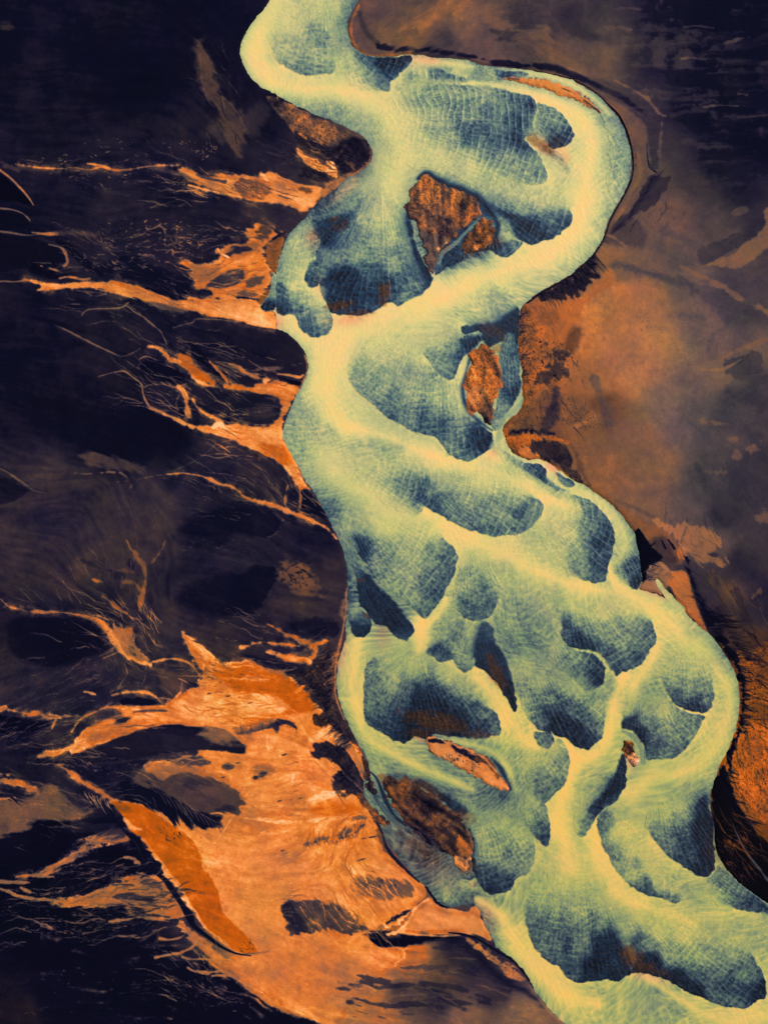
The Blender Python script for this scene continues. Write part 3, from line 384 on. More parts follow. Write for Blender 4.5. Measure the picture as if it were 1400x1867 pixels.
# ------------------------------------------------------------------ the land: flow lines left by seepage and wind
print('flow')
DIRS = [(100,100,0),(300,150,5),(200,300,0),(400,150,60),(420,230,70),(400,335,15),(520,350,20),(250,440,-18),(160,470,20),(330,530,25),(290,500,22),(400,510,-10),(450,570,8),(150,520,0),(60,620,10),(300,650,30),(400,700,25),(480,720,10),(350,780,30),(480,800,15),(540,870,60),(400,890,20),(560,940,25),(200,960,70),(250,1040,100),(100,900,5),(400,1050,5),(500,1150,20),(590,1220,-35),(560,1230,-30),(600,1300,60),(190,1125,30),(220,1180,55),(150,1240,-18),(200,1300,-15),(100,1330,-20),(300,1350,0),(400,1300,5),(480,1280,10),(350,1240,20),(320,1480,50),(400,1450,20),(500,1430,0),(600,1410,40),(640,1420,50),(600,1480,-12),(600,1520,-75),(550,1600,-20),(600,1660,52),(650,1640,48),(600,1750,10),(500,1800,30),(750,1800,5),(850,1780,15),(150,1560,-25),(250,1620,-12),(250,1680,0),(100,1780,5),(380,1760,25),(60,1450,-5),(150,1440,35),(180,1460,-10),(760,50,-30),(900,60,-15),(1000,110,30),(1200,100,-4),(1300,200,-3),(1390,300,-3),(1190,180,40),(1195,260,0),(1180,350,-55),(1200,380,-60),(1060,510,25),(1030,530,60),(1000,545,80),(1120,560,110),(1200,600,100),(1300,450,-30),(1230,490,22),(1350,600,25),(1200,750,60),(1300,650,-30),(1100,800,70),(1200,900,80),(1250,955,95),(1300,1000,40),(1320,1100,60),(1290,1140,8),(1190,1045,40),(1360,1250,20),(1360,1400,65),(1340,1550,45),(1000,650,70),(850,700,60),(800,400,80),(600,220,35),(520,200,40),(1020,760,60),(780,1500,40)]
cc, ss = coarse(lambda A, B: idw([(x, y, math.cos(2 * math.radians(a)), math.sin(2 * math.radians(a))) for x, y, a in DIRS], A, B, 3.5, 2), 8)
ang = 0.5 * np.arctan2(ss, cc) + 0.5 * fbm(GX / 55, GY / 55, 2, 3)
ang = ang.astype(np.float32)
FX, FY = np.cos(ang), np.sin(ang)

def drag(src, steps):
    """smear a noise along the flow lines"""
    acc = src.copy(); n = 1
    I, J = np.meshgrid(np.arange(NX, dtype=np.float32), np.arange(NY, dtype=np.float32))
    for sgn in (1, -1):
        px, py = I.copy(), J.copy()
        vx, vy = FX * sgn, FY * sgn
        for k in range(steps):
            px = np.clip(px + vx, 0, NX - 1.01); py = np.clip(py + vy, 0, NY - 1.01)
            ii = px.astype(np.int32); jj = py.astype(np.int32)
            nx, ny = FX[jj, ii], FY[jj, ii]
            f = np.sign(nx * vx + ny * vy); f[f == 0] = 1
            vx, vy = nx * f, ny * f
            acc += src[jj, ii]; n += 1
    acc /= n
    acc -= acc.mean(); acc /= acc.std()
    return acc
white = RNG.random((NY, NX)).astype(np.float32)
STK = drag(white, 13)
STK2 = drag(vnoise(GX / 6.5, GY / 6.5, 8).astype(np.float32), 22)
FB1 = fbm(GX / 24, GY / 24, 1, 5); FB2 = fbm(GX / 80, GY / 80, 6, 5); FB3 = fbm(GX / 5.5, GY / 5.5, 10, 3); FB4 = fbm(GX / 9, GY / 9, 16, 2)

# ------------------------------------------------------------------ the land: sediment tone (0 black sand .. 1 pale crust) and iron stain
BASE = [(50,50,.07,0),(200,150,.055,0),(350,60,.06,0),(100,250,.08,0),(200,330,.11,0),(420,100,.07,0),(430,180,.1,.1),(300,400,.10,0),(100,415,.08,0),(230,450,.12,0),(380,480,.1,0),(60,620,.08,.1),(100,750,.06,.1),(200,800,.06,.1),(300,780,.055,.1),(450,640,.1,.1),(400,850,.14,0),(350,890,.14,0),(460,860,.17,.2),(100,880,.17,.1),(60,960,.15,.05),(200,980,.2,.15),(270,930,.21,.1),(100,1060,.19,.2),(400,970,.08,0),(560,1000,.1,0),(430,1010,.14,0),(380,1040,.12,0),(420,1090,.08,.1),(560,1060,.16,.2),(570,1110,.22,.3),(600,1100,.2,.2),(500,1130,.2,.3),(540,1150,.12,0),(440,1160,.16,.2),(60,1150,.08,.2),(150,1160,.06,.1),(60,1230,.15,.1),(200,1230,.14,0),(230,1260,.15,0),(300,1180,.16,.1),(100,1300,.14,0),(200,1350,.13,0),(60,1360,.08,0),(350,1340,.14,.1),(250,1400,.14,0),(300,1400,.16,0),(150,1420,.13,.1),(100,1540,.03,0),(200,1560,.03,0),(50,1600,.04,0),(100,1720,.03,0),(250,1780,.035,0),(100,1830,.045,0),(350,1830,.04,0),(30,1840,.1,.5),
(500,1780,.68,.3),(600,1750,.64,.25),(560,1850,.6,.25),(640,1820,.56,.2),(700,1770,.56,.25),(800,1770,.32,.4),(830,1730,.2,.2),(730,1810,.26,.2),(800,1820,.2,.1),(700,1855,.5,.2),(860,1740,.16,0),(900,1810,.25,.2),(850,1850,.42,.1),(950,1850,.48,0),(640,1790,.58,.2),(760,1750,.5,.3),
(700,40,.38,.05),(760,65,.42,.25),(850,30,.44,.05),(900,65,.36,.05),(800,85,.25,0),(950,40,.24,0),(1000,65,.22,0),(1050,40,.22,0),(970,100,.33,.1),(1000,105,.36,.15),(1100,60,.26,0),(1100,110,.33,.1),(1200,40,.1,0),(1300,60,.07,0),(1380,100,.04,0),(1300,200,.05,0),(1190,120,.16,0),(1180,180,.24,0),(1250,200,.12,0),(1380,250,.05,0),(1220,260,.24,.05),(1300,300,.11,0),(1350,350,.12,0),(1260,330,.24,.1),(1170,310,.42,.1),(1230,380,.38,.2),(1200,430,.36,.1),(1300,400,.26,.05),(1380,420,.2,0),(1250,470,.33,.05),(1340,450,.32,.1),(1140,485,.42,.15),(1180,550,.58,.4),(1120,540,.6,.5),(1250,520,.38,.1),(1330,530,.26,0),(1380,560,.28,.05),(1200,620,.56,.3),(1280,600,.42,.15),(1100,620,.58,.4),(1060,600,.55,.7),(1090,700,.5,.5),(1150,680,.54,.35),(1300,680,.42,.2),(1380,640,.38,.1),(1390,710,.24,0),(1340,740,.26,0),(1200,740,.44,.2),(1250,780,.35,.1),(1150,800,.42,.4),(1110,850,.46,.5),(1200,860,.42,.35),(1100,740,.35,.8),(1300,820,.3,.1),(1350,860,.22,0),(1280,900,.3,.05),(1180,925,.42,.3),(1250,930,.34,.1),(1320,930,.2,0),(1380,950,.22,.05),(1300,1000,.34,.1),(1350,1030,.18,0),(1390,1100,.17,.05),(1330,1080,.34,.4),(1285,1075,.18,.1),(1320,1150,.28,.7),(1290,1130,.08,.3),(1380,1180,.3,.8),(1360,1250,.5,1),(1390,1300,.58,1),(1370,1360,.62,1),(1390,1420,.62,.7),(1340,1420,.6,1),(1360,1470,.6,.8),(1390,1500,.42,1),(1350,1580,.08,1),(1320,1520,.1,1),(1390,1610,.03,.5),(1400,1560,.2,1),
(820,370,.5,.6),(850,440,.46,.8),(800,440,.46,.4),(880,680,.55,.75),(870,725,.66,.5),(980,640,.5,.7),(960,800,.35,.7),(760,1450,.4,.8),(800,1520,.32,.5),(845,1550,.6,.6),(1145,1358,.5,1),(1010,160,.72,.15)]
TONE, STAIN = coarse(lambda A, B: idw(BASE, A, B, 3.6, 2), 5)
LEFTSIDE = sstep((640 - GX + .25 * (GY - 900)) / 80)
TONE += LEFTSIDE * (.22 * TONE - .004 + np.clip(TONE * 7, 0, 1) * (.045 * FB2 + .012 * FB1 + .012 * STK2)); STAIN += LEFTSIDE * (.12 * FB2 + .1 * FB1 + .06)
ROUGH = np.zeros((NY, NX), np.float32)
LOWN = np.full((NY, NX), -1, np.int16)
STREAMS = []
CUR = -1
def begin(label, name='orange_stream', cat='stream'):
    global CUR
    CUR = len(STREAMS); STREAMS.append((name, label, cat))
def end():
    global CUR
    CUR = -1

def apply(w, al, v, h, rough, thr=.42):
    if CUR >= 0:
        O = LOWN[w]; O[(al > thr) & (SDWAT[w] < 0)] = CUR; LOWN[w] = O
    TONE[w] += (v - TONE[w]) * al; STAIN[w] += (h - STAIN[w]) * al
    if rough is not None: ROUGH[w] += (rough - ROUGH[w]) * al

def blob(pts, v, h=0., soft=4, op=1., rag=3., stk=1.5, rough=None, n=4):
    if pts[0][0] > 950 and max([q[2] if len(q) > 2 else soft for q in pts]) >= 6: stk *= .35; rag *= 1.2
    w, sd, e = poly_sdf(pts, 14, soft, n)
    en = rag * (FB1[w] * 1.4 + FB4[w] * .8) + stk * (STK[w] * .22 + STK2[w] * .9)
    st = CUR >= 0 and STREAMS[CUR][0] == 'orange_stream'
    if v < .35 and op > .6 and rough is None:                        # a stained, half dry margin where black sand meets iron mud
        k0 = .6 * sstep((sd + en * 1.3 + 7) / 8) * sstep((TONE[w] - .5) / .12) * sstep(.55 + FB1[w] * 2)
        TONE[w] += (.46 - TONE[w]) * k0; STAIN[w] += (.45 - STAIN[w]) * k0
    al = op * sstep((sd + e * (.1 if st else .3) + en + (-.9 if st else .6)) / np.maximum(e, 2.3))
    apply(w, al, v, h, rough)
    if CUR >= 0 and v > .55 and h < .95: rim(w, sd + en)

def rim(w, sd):
    """pale mineral crust along the margin of a seepage stream, broken up"""
    k = .75 * np.exp(-((sd - 1.5) / 2.0) ** 2) * sstep(.35 + FB2[w] * 2.2 + FB3[w] * .8)
    TONE[w] += (.95 - TONE[w]) * k; STAIN[w] += (.08 - STAIN[w]) * k
    inn = .5 * np.exp(-((sd - 5) / 4.5) ** 2) * sstep(.35 - FB2[w] * 2.0 + FB1[w] * 1.4)     # rust settling just inside the margin
    TONE[w] += (.62 - TONE[w]) * inn; STAIN[w] += (.85 - STAIN[w]) * inn
    hal = .55 * np.exp(np.minimum(sd, 0) / 8.0) * (sd < 0) * sstep((sd + 11) / 8) * sstep(.4 + FB1[w] * 1.6 + FB3[w])     # stained sand just outside
    TONE[w] += (np.maximum(TONE[w], .46) - TONE[w]) * hal; STAIN[w] += (.4 - STAIN[w]) * hal

def ell(x, y, rx, ry, a, v, h=0., soft=4, op=1., rag=2.5, stk=1.5, rough=None):
    a = math.radians(a)
    pts = [(x + rx * math.cos(t) * math.cos(a) - ry * math.sin(t) * math.sin(a), y + rx * math.cos(t) * math.sin(a) + ry * math.sin(t) * math.cos(a)) for t in np.linspace(0, 2 * math.pi, 11)[:-1]]
    blob(pts, v, h, soft, op, rag, stk, rough, 3)

def stroke(pts, v, h=0., soft=.5, op=1., rag=1.5, stk=1.0, rough=None, n=4, brk=0.):
    P = smooth(pts, False, n); P[:, 2] *= .5
    if pts[0][0] > 950 and soft >= 1: stk *= .3
    R = P[:, 2].max() + (16 if CUR >= 0 else 8)
    w = window(P[:, 0].min() - R, P[:, 1].min() - R, P[:, 0].max() + R, P[:, 1].max() + R)
    if w is None: return
    D, E = edge_dist(P, False, R, w, 0.0)
    k = np.clip(E / 5, .25, 1)
    en = k * (rag * (FB1[w] + FB4[w]) + stk * (STK[w] * .2 + STK2[w] * .8))
    al = op * sstep((E - D + en + (-.25 if CUR >= 0 else .35)) / np.maximum(E * soft, 1.7))
    if brk: al = al * sstep((FB3[w] * 1.6 + STK2[w] * .4 + (1 - brk) * 1.2))
    apply(w, al, v, h, rough)
    if CUR >= 0 and v > .55: rim(w, E - D + en)

def specks(n, x, y, rx, ry, v=.66, h=.15, ln=(2, 8), wd=(1.4, 2.6), seed=1, op=.85, jit=.5, poly=None):
    rnd = random.Random(seed)
    for i in range(n):
        t = rnd.random() * 6.283; q = math.sqrt(rnd.random())
        px, py = x + rx * q * math.cos(t), y + ry * q * math.sin(t)
        i0 = min(max(int((px - X0) / S), 0), NX - 1); j0 = min(max(int((py - Y0) / S), 0), NY - 1)
        a = float(ang[j0, i0]) + rnd.uniform(-jit, jit); L = rnd.uniform(*ln) / 2
        W = rnd.uniform(*wd)
        stroke([(px - L * math.cos(a), py - L * math.sin(a), W), (px, py + rnd.uniform(-.8, .8), W), (px + L * math.cos(a), py + L * math.sin(a), W * .6)], v + rnd.uniform(-.15, .15), h, .9, op * rnd.uniform(.5, 1), .8, .3, n=2)

def strands(n, x, y, rx, ry, v, h=.15, L=(25, 90), wd=(1.3, 2.6), seed=1, op=.8, dirn=0, wig=.35, only=None):
    """hair thin rills that follow the flow lines, forking now and then"""
    rnd = random.Random(seed)
    for i in range(n):
        t = rnd.random() * 6.283; q = math.sqrt(rnd.random())
        px, py = x + rx * q * math.cos(t), y + ry * q * math.sin(t)
        i0 = min(max(int((px - X0) / S), 0), NX - 1); j0 = min(max(int((py - Y0) / S), 0), NY - 1)
        if SDWAT[j0, i0] > -3: continue
        if only and not (only[0] <= TONE[j0, i0] <= only[1]): continue
        sg = dirn or rnd.choice((-1, 1)); todo = [(px, py, rnd.uniform(*L), rnd.uniform(*wd), rnd.uniform(-.25, .25))]
        while todo:
            px, py, ln, W, off = todo.pop(); pts = [(px, py, W)]; step = 7.0; k = 0
            while ln > 0 and k < 20:
                i0 = min(max(int((px - X0) / S), 0), NX - 1); j0 = min(max(int((py - Y0) / S), 0), NY - 1)
                a = float(ang[j0, i0]) + off + wig * (rnd.random() - .5) * 2
                if k and math.cos(a - la) < 0: a += math.pi
                la = a
                px += sg * step * math.cos(a); py += sg * step * math.sin(a); ln -= step; k += 1
                pts.append((px, py, max(W * min(1, ln / 25 + .3), .8)))
                if rnd.random() < .07 and W > 1.4 and len(todo) < 2: todo.append((px, py, ln * .7, W * .75, off + rnd.choice((-1, 1)) * rnd.uniform(.3, .7)))
            if len(pts) > 2: stroke(pts, v + rnd.uniform(-.12, .12), h, .9, op * rnd.uniform(.45, 1), 1.2, .4, n=2, brk=rnd.choice((0, 0, .2, .4)))

def teeth(path, n, L, a, v, h=.2, wd=(1.6, 4), seed=1, op=.9, spread=14, both=False):
    """spikes of sand or scrub standing off a line: L = shortest, longest; a = direction in degrees"""
    rnd = random.Random(seed); P = smooth([(p[0], p[1], 1) for p in path], False, 8)
    for i in range(n):
        p = P[rnd.randrange(len(P))]; ln = rnd.uniform(*L) * rnd.choice((1, 1, .6)); t = math.radians(a + rnd.uniform(-spread, spread)); W = rnd.uniform(*wd)
        x, y = p[0] + rnd.uniform(-3, 3), p[1] + rnd.uniform(-3, 3)
        sg = rnd.choice((-1, 1)) if both else 1
        dx, dy = math.cos(t) * ln * sg, math.sin(t) * ln * sg
        stroke([(x, y, W), (x + dx * .5 - dy * .04, y + dy * .5 + dx * .04, W * .85), (x + dx, y + dy, W * .3)], v + rnd.uniform(-.05, .05), h, .8, op * rnd.uniform(.6, 1), .8, .2, n=2)

print('land layers')
# --- wide soft tones of the left plain
blob([(360,75),(375,90),(392,130),(405,170),(428,185),(445,215),(452,250),(440,285),(420,270),(405,240),(395,205),(375,180),(362,140)], .33, .4, 12, .9, 6, 2)
stroke([(366,100,3),(368,140,5),(378,180,6),(392,196,5)], .36, .2, .8, .6)
stroke([(404,175,3),(425,195,6),(440,218,6),(448,240,4)], .42, .15, .8, .7)
ell(397,240,16,24,-20,.26,.1,14,.7,5); ell(425,225,14,34,-25,.3,.3,12,.7,6); strands(26, 400, 180, 34, 100, .42, .3, (15, 60), (1.4, 3), 301, .6, wig=.4); strands(20, 410, 200, 34, 90, .12, .1, (15, 50), (1.8, 4), 302, .7, wig=.4)
ell(12,48,16,9,10,.28,.5,10,.8)
blob([(470,185),(500,190),(480,240),(455,250),(440,225)], .24, .2, 15, .7)
blob([(540,280),(600,300),(560,320),(480,300),(440,270),(480,262)], .14, 0, 12, .8, 3, 4)
# dark lenses on the left
blob([(-20,312),(8,322),(28,338),(45,355),(59,373),(30,368),(-20,362)], .02, 0, 4, 1, 1.5, 1)
blob([(-20,385),(15,386),(35,391),(48,401),(57,414),(20,418),(-20,420)], .05, 0, 4, 1, 1.5, 1)
blob([(-20,430),(30,432),(70,438),(105,452),(120,468),(122,485),(90,492),(40,490),(-20,496)], .06, .15, 5, .9, 2, 1)
stroke([(108,440,14),(130,455,18),(150,475,20),(185,500,16)], .035, 0, .8, .9)
blob([(60,480),(85,490),(110,500),(100,508),(60,500)], .02, 0, 5, .9)
stroke([(-20,288,14),(10,300,10),(35,312,6)], .3, .2, 1, .7, 2, 2, brk=.4)
stroke([(-20,300,3),(0,310,5),(20,325,5),(40,345,5),(55,363,4),(62,374,3)], .6, .15, .8, .95, 1.5, .3)
stroke([(-20,378,3),(8,381,4),(25,383,4),(45,391,4),(56,403,3)], .55, .1, .8, .9)
stroke([(-20,420,3),(15,424,4),(50,429,4),(75,427,5)], .45, .1, .8, .9)
stroke([(60,424,5),(85,427,7),(105,427,7)], .68, .3, .7, .95)
stroke([(105,425,12),(140,425,16),(175,430,12)], .3, .2, 1, .7)
stroke([(90,446,3),(112,452,4),(121,463,6),(124,478,6),(118,486,4)], .48, .05, .9, .9, 2, .5)
stroke([(75,485,3),(100,492,4),(128,504,5),(150,510,6)], .58, .1, .8, .9, 2, .5, brk=.3)
specks(16, 170, 480, 24, 18, seed=31)
# thin chain of crusts across the upper left
begin('thin broken chain of pale crust and orange water crossing the dark upper left plain')
stroke([(30,300,2),(70,306,3),(110,308,4),(135,306,3),(165,310,4),(185,305,6),(210,311,6),(238,309,7),(262,305,4),(280,303,4),(300,302,6),(325,302,8)], .66, .25, .7, .95, 2.2, .5)
end()
stroke([(160,299,3),(185,302,6),(200,308,6)], .76, .2, .8, .9, 2, .5)
stroke([(270,306,4),(300,310,14),(325,318,18)], .24, 0, .8, .8)
specks(26, 190, 290, 110, 14, seed=2, wd=(1.4, 2.4)); specks(20, 190, 335, 60, 14, seed=3, op=.5); specks(24, 370, 275, 30, 16, seed=4, jit=1.2)
specks(30, 250, 262, 110, 10, seed=5, op=.5); specks(16, 180, 318, 80, 8, seed=6)
# S1
begin('glowing orange stream fanning into the river just above the left side channel')
blob([(318,309),(330,303),(345,303),(360,310),(378,320),(400,317),(434,318),(477,318),(490,315),(505,317),(525,325),(549,334),(580,338),(602,346),(612,342),(600,352),(584,364),(572,378),(556,385),(540,382),(523,375),(498,371),(471,369),(430,362),(398,356),(370,346),(345,333),(330,320)], .8, .3, 4, 1, 3, 2)
end()
stroke([(330,318,10),(345,325,14),(360,330,6)], .3, 0, .9, .8)
stroke([(360,318,7),(385,328,10),(410,332,8)], .22, 0, .8, .85, 3, 2)
blob([(430,328),(460,325),(490,335),(495,352),(475,362),(445,358),(425,345)], .34, .4, 6, .8, 6, 3, .4)
blob([(490,332),(510,330),(540,345),(568,360),(566,378),(545,375),(520,362),(498,352)], .86, .1, 8, .85)
stroke([(345,338,5),(370,345,7),(400,352,6),(440,360,4)], .92, .05, .8, .9)
stroke([(476,318,12),(488,330,10)], .98, 0, .9, .9)
ell(555,346,14,7,10,.3,.6,5,.8,4,2)
blob([(589,365),(612,345),(636,326),(655,313),(640,311),(620,322),(600,333),(585,345)], .58, .2, 4, .9, 2, 2, .3)
# scrubby triangle by the bend
blob([(486,178,3),(500,176,3),(535,194,3),(575,213,3),(618,234,3),(640,245,4),(620,265),(600,268),(580,262),(560,252),(545,250),(535,240),(525,225),(505,208),(490,192)], .44, .3, 5, 1, 4, 1, 1.0)
blob([(540,245),(565,262),(600,272),(625,250),(655,250),(675,268),(674,295),(650,312),(620,320),(600,330),(570,325),(540,320),(560,300),(590,292),(585,280),(555,278)], .13, .3, 6, .95, 5, 2, .7)
stroke([(545,243,3),(560,252,5),(575,256,5)], .62, .4)
stroke([(612,290,6),(625,272,7),(640,262,9),(648,268,5)], .35, .5, .9, .7, 3, 2)
stroke([(632,296,10),(640,300,14),(645,310,12)], .42, .5, .9, .8, 3, 2)
begin('short glowing spring below the scrubby triangle at the first left bend')
stroke([(543,273,5),(550,283,10),(562,293,13),(580,305,14),(600,312,12),(612,322,7)], .8, .35, .6, 1, 2, 1)
stroke([(597,296,8),(606,300,9),(611,312,8),(614,324,4)], 1.0, 0, .6, 1, 2, .5)
end()
stroke([(676,285,3),(670,300,4),(655,312,4),(637,325,4),(612,344,4)], .6, .1, .8, .8)
# S2 orange mottled fan
begin('mottled orange fan with dark oval islands left of the forked side channel')
blob([(449,424),(460,414),(474,409),(487,413),(500,419),(517,423),(508,432),(498,437),(487,446),(483,463),(486,477),(494,494),(494,514),(484,531),(470,545),(440,545),(405,546),(375,543),(358,530),(350,515),(343,500),(330,486),(337,476),(371,478),(400,474),(392,463),(398,454),(429,443),(452,438)], .76, .45, 3, 1, 4, 3)
end()
blob([(340,480),(370,484),(400,492),(385,515),(365,522),(352,515),(348,500)], .58, .35, 8, .85, 4, 3)
blob([(405,460),(425,448),(450,440),(470,438),(475,450),(455,465),(430,468)], .55, .4, 8, .7)
begin('small black oval sand island in the upper half of the mottled orange fan', 'sand_island', 'sand island')
ell(435,459,27,9,-12,.13,0,5,.9,3,3)
end()
ell(414,510,37,15,-16,.2,0,6,.95,3,3); ell(467,513,18,9,-20,.26,.2,5,.85,4,4)
ell(366,535,23,9,-5,.08,0,4,.95,2,2); ell(447,535,18,6,8,.34,.2,4,.8,3,3); ell(482,424,11,13,20,.24,.4,5,.8,6,3)
ell(400,440,22,8,-5,.1,0,5,.9); ell(455,474,30,9,-5,.85,.3,10,.7)
stroke([(398,454,4),(404,462,5),(418,470,4)], .95, .05)
stroke([(445,437,4),(465,433,4),(480,440,4)], .2, .2, .8, .7, 3, 1)
blob([(495,440),(500,432),(512,426),(524,422),(513,430),(505,438)], .06, 0, 3, 1, 1, 1)
blob([(486,444),(500,437),(518,428),(517,445),(511,465),(508,480),(502,495),(495,490),(487,478),(484,460)], .46, .7, 3, 1, 2, 2)
blob([(495,515),(499,530),(492,548),(478,560),(470,552),(482,538),(490,528)], .42, .7, 3, 1, 3, 2)
stroke([(493,497,5),(497,510,5),(494,522,5)], .3, .1, .8, .8, 2)
# feathered black zone
blob([(200,470,12),(240,468,12),(290,478,8),(335,488,4),(347,508,3),(350,525,3),(345,540,3),(325,545,3),(303,540,2),(274,527,2),(243,515,2),(205,503,3),(170,495,8)], .07, 0, 4, .9, 2, 4)
specks(120, 270, 440, 100, 46, seed=8, wd=(1.3, 2.6), jit=.6); specks(40, 330, 440, 50, 24, seed=9, ln=(4, 12), jit=1.0); specks(30, 250, 480, 60, 16, seed=10, ln=(4, 12)); specks(25, 420, 425, 40, 14, seed=12, v=.5)
stroke([(268,420,3),(282,416,3),(292,412,3),(300,420,3),(303,432,3)], .55, .05, .8, .8, 2, .5, brk=.3)
# S3
begin('long glowing orange stream crossing the dark plain into the forked side channel')
blob([(45,512),(60,508),(94,521),(130,515),(160,512),(200,507),(222,509),(243,516),(258,520),(274,527),(303,539),(329,545),(365,544),(400,543),(440,542),(466,548),(476,560),(480,569),(500,569),(506,583),(503,600),(488,598),(471,595),(443,588),(400,579),(357,573),(330,569),(300,563),(257,549),(228,543),(200,536),(177,529),(130,528),(94,530),(62,533),(74,523)], .78, .32, 3, 1, 3, 2)
end()
stroke([(-20,515,2),(5,513,4),(30,514,4),(50,510,4)], .55, .2, .7, .9)
stroke([(110,508,4),(125,505,4),(150,510,6),(165,508,6)], .7, .2, .7, .8, 2, 1)
blob([(400,552),(440,550),(470,560),(500,580),(503,598),(470,592),(430,580),(395,570)], .86, .08, 12, .8)
stroke([(175,527,4),(205,533,6),(235,541,6),(250,547,4)], .82, .0, .8, .8, 2, 1)
stroke([(205,515,6),(235,525,10),(262,540,10),(300,555,8)], .66, .6, 1, .7)
stroke([(350,585,4),(400,581,4),(440,590,3),(470,597,3),(503,602,3),(530,613,3)], .12, .1, .8, .8)
# crust outlined ovals
for pts, v in [([(150,575,3),(156,568,4),(165,564,5),(195,563,5),(218,562,5),(232,558,7),(245,568,6),(262,578,6),(276,590,7),(292,603,7),(299,615,6),(305,628,5)], .5),
               ([(100,593,3),(118,600,5),(137,610,6),(160,622,7),(185,634,6),(205,643,6),(222,650,5),(240,645,4),(258,635,4)], .42),
               ([(180,687,2),(205,680,4),(226,677,5),(243,688,7),(258,700,8),(262,718,9),(272,740,10),(296,752,12),(318,762,14),(338,774,14)], .62),
               ([(316,598,3),(335,592,4),(352,588,5),(358,582,5),(380,582,4),(410,584,4),(440,588,4)], .46),
               ([(255,655,4),(268,650,4),(285,656,4),(305,662,4)], .55),
               ([(248,700,4),(262,706,5),(275,702,4),(300,706,4),(325,705,5),(340,700,5)], .38),
               ([(266,700,3),(258,690,3),(253,678,3),(256,662,3)], .32),
               ([(235,552,5),(225,560,5)], .5), ([(385,800,3),(395,806,4),(386,818,3),(360,838,3),(318,858,3)], .26),
               ([(517,946,3),(512,958,3),(503,972,4),(490,979,3),(478,981,3)], .3)]:
    stroke([(x, y, q * .62) for x, y, q in pts], min(v + .14, .85), .02, .8, .95, 2.2, .5)
    stroke([(x + 1, y + 2, q * 2.2) for x, y, q in pts], .2, .1, 1, .35, 3, 1)
stroke([(215,655,24),(240,665,26),(262,690,14)], .11, 0, 1, .9)
stroke([(335,590,10),(355,575,14),(300,560,14),(270,555,12)], .13, 0, 1, .6)
begin('black oval of sand ringed by pale crust, left of the rust red upper pool', 'sand_island', 'sand island')
ell(297,678,42,20,15,.05,0,4,1,1.5,.5)
end()

ell(277,643,15,9,20,.14,0,4,.9)
begin('braided orange stream with a rust red upper pool on the middle left plain')
stroke([(272,632,5),(287,634,7),(300,645,9),(312,655,10),(330,664,10),(346,676,10),(360,690,10)], .72, .35, .6, 1, 2.5, 1)
blob([(322,650),(335,640),(346,642),(355,658),(372,672),(388,685),(398,697),(388,705),(365,698),(348,685),(335,670)], .64, .85, 4, 1, 3, 2)
blob([(355,692),(380,700),(410,702),(440,700),(465,700),(490,693),(512,693),(530,697),(545,703),(549,712),(537,726),(531,742),(520,760),(516,775),(506,770),(510,755),(512,738),(500,725),(478,720),(450,715),(420,708),(390,708)], .77, .45, 3, 1, 2.5, 2)
end()
blob([(345,620),(370,640),(385,660),(405,680),(410,697),(398,690),(385,675),(365,665),(352,648)], .03, 0, 6, .9, 3, 2)
stroke([(383,660,5),(395,672,6),(405,682,6),(415,696,6)], .7, .6, .7, .9, 3, 1)
stroke([(418,663,4),(432,668,6),(446,678,8),(462,686,9),(480,692,10)], .66, .25, .9, .9, 3, 3)
ell(442,692,22,8,15,.1,0,4,.95,3,3); ell(418,677,16,8,20,.14,0,5,.9,3,3)
ell(485,694,9,6,0,.98,0,4,.9)
stroke([(460,676,6),(500,672,10),(530,668,10),(557,660,6)], .4, .1, 1, .8, 3, 2, brk=.2)
stroke([(505,682,5),(525,684,7),(545,688,6),(553,684,5)], .8, .1, .8, .9)
stroke([(508,688,5),(525,694,9),(540,699,9),(551,701,6)], .03, 0, .5, 1, 2)
stroke([(556,648,3),(560,663,4),(559,680,4),(551,700,4),(543,716,3)], .62, .2, .7, .8)
begin('long black bean shaped sand island between two orange braids', 'sand_island', 'sand island')
blob([(366,712),(385,706),(405,712),(440,716),(470,722),(498,735),(510,750),(508,765),(490,774),(465,774),(440,765),(415,762),(395,755),(375,742),(348,720),(345,712)], .11, 0, 4, 1, 3, 2)
end()

blob([(440,745),(480,735),(500,745),(498,762),(470,768),(445,760)], .22, .2, 12, .8)
begin('rounded black sand island with an orange crust fringe, left of a longer one', 'sand_island', 'sand island')
blob([(263,712),(280,702),(310,705),(332,706),(338,720),(335,745),(320,752),(300,745),(280,735),(266,725)], .11, 0, 5, 1, 2, 1)
end()

stroke([(328,720,5),(322,735,5),(325,748,5)], .4, .1, 1, .7)
ell(353,760,11,10,30,.12,0,4,.95); ell(372,767,14,7,25,.16,0,4,.9); ell(412,762,11,9,40,.06,0,3,1); ell(385,750,8,6,30,.07,0,3,.9)
begin('largest orange braid of the middle left plain, pooling against the river bank')
stroke([(325,704,5),(334,712,8),(340,728,9),(342,745,10),(345,760,12)], .68, .3, .6, 1, 2.5, 1)
stroke([(352,728,4),(360,742,8),(372,752,8),(392,762,8),(404,772,10)], .72, .35, .6, 1, 2.5, 1)
blob([(300,752),(318,757),(335,762),(350,770),(372,774),(389,775),(400,770),(414,776),(432,772),(451,777),(483,778),(500,770),(508,758),(520,752),(516,768),(514,788),(520,804),(527,822),(539,841),(548,862),(556,880),(566,893),(580,915),(572,912),(558,896),(545,886),(536,874),(527,862),(517,852),(499,842),(485,832),(470,825),(450,815),(433,809),(410,800),(389,792),(370,788),(345,778),(322,768)], .8, .38, 3, 1, 2.5, 1.5)
end()
blob([(470,812),(500,808),(520,815),(535,840),(535,848),(518,846),(495,834)], .7, .85, 7, .9)
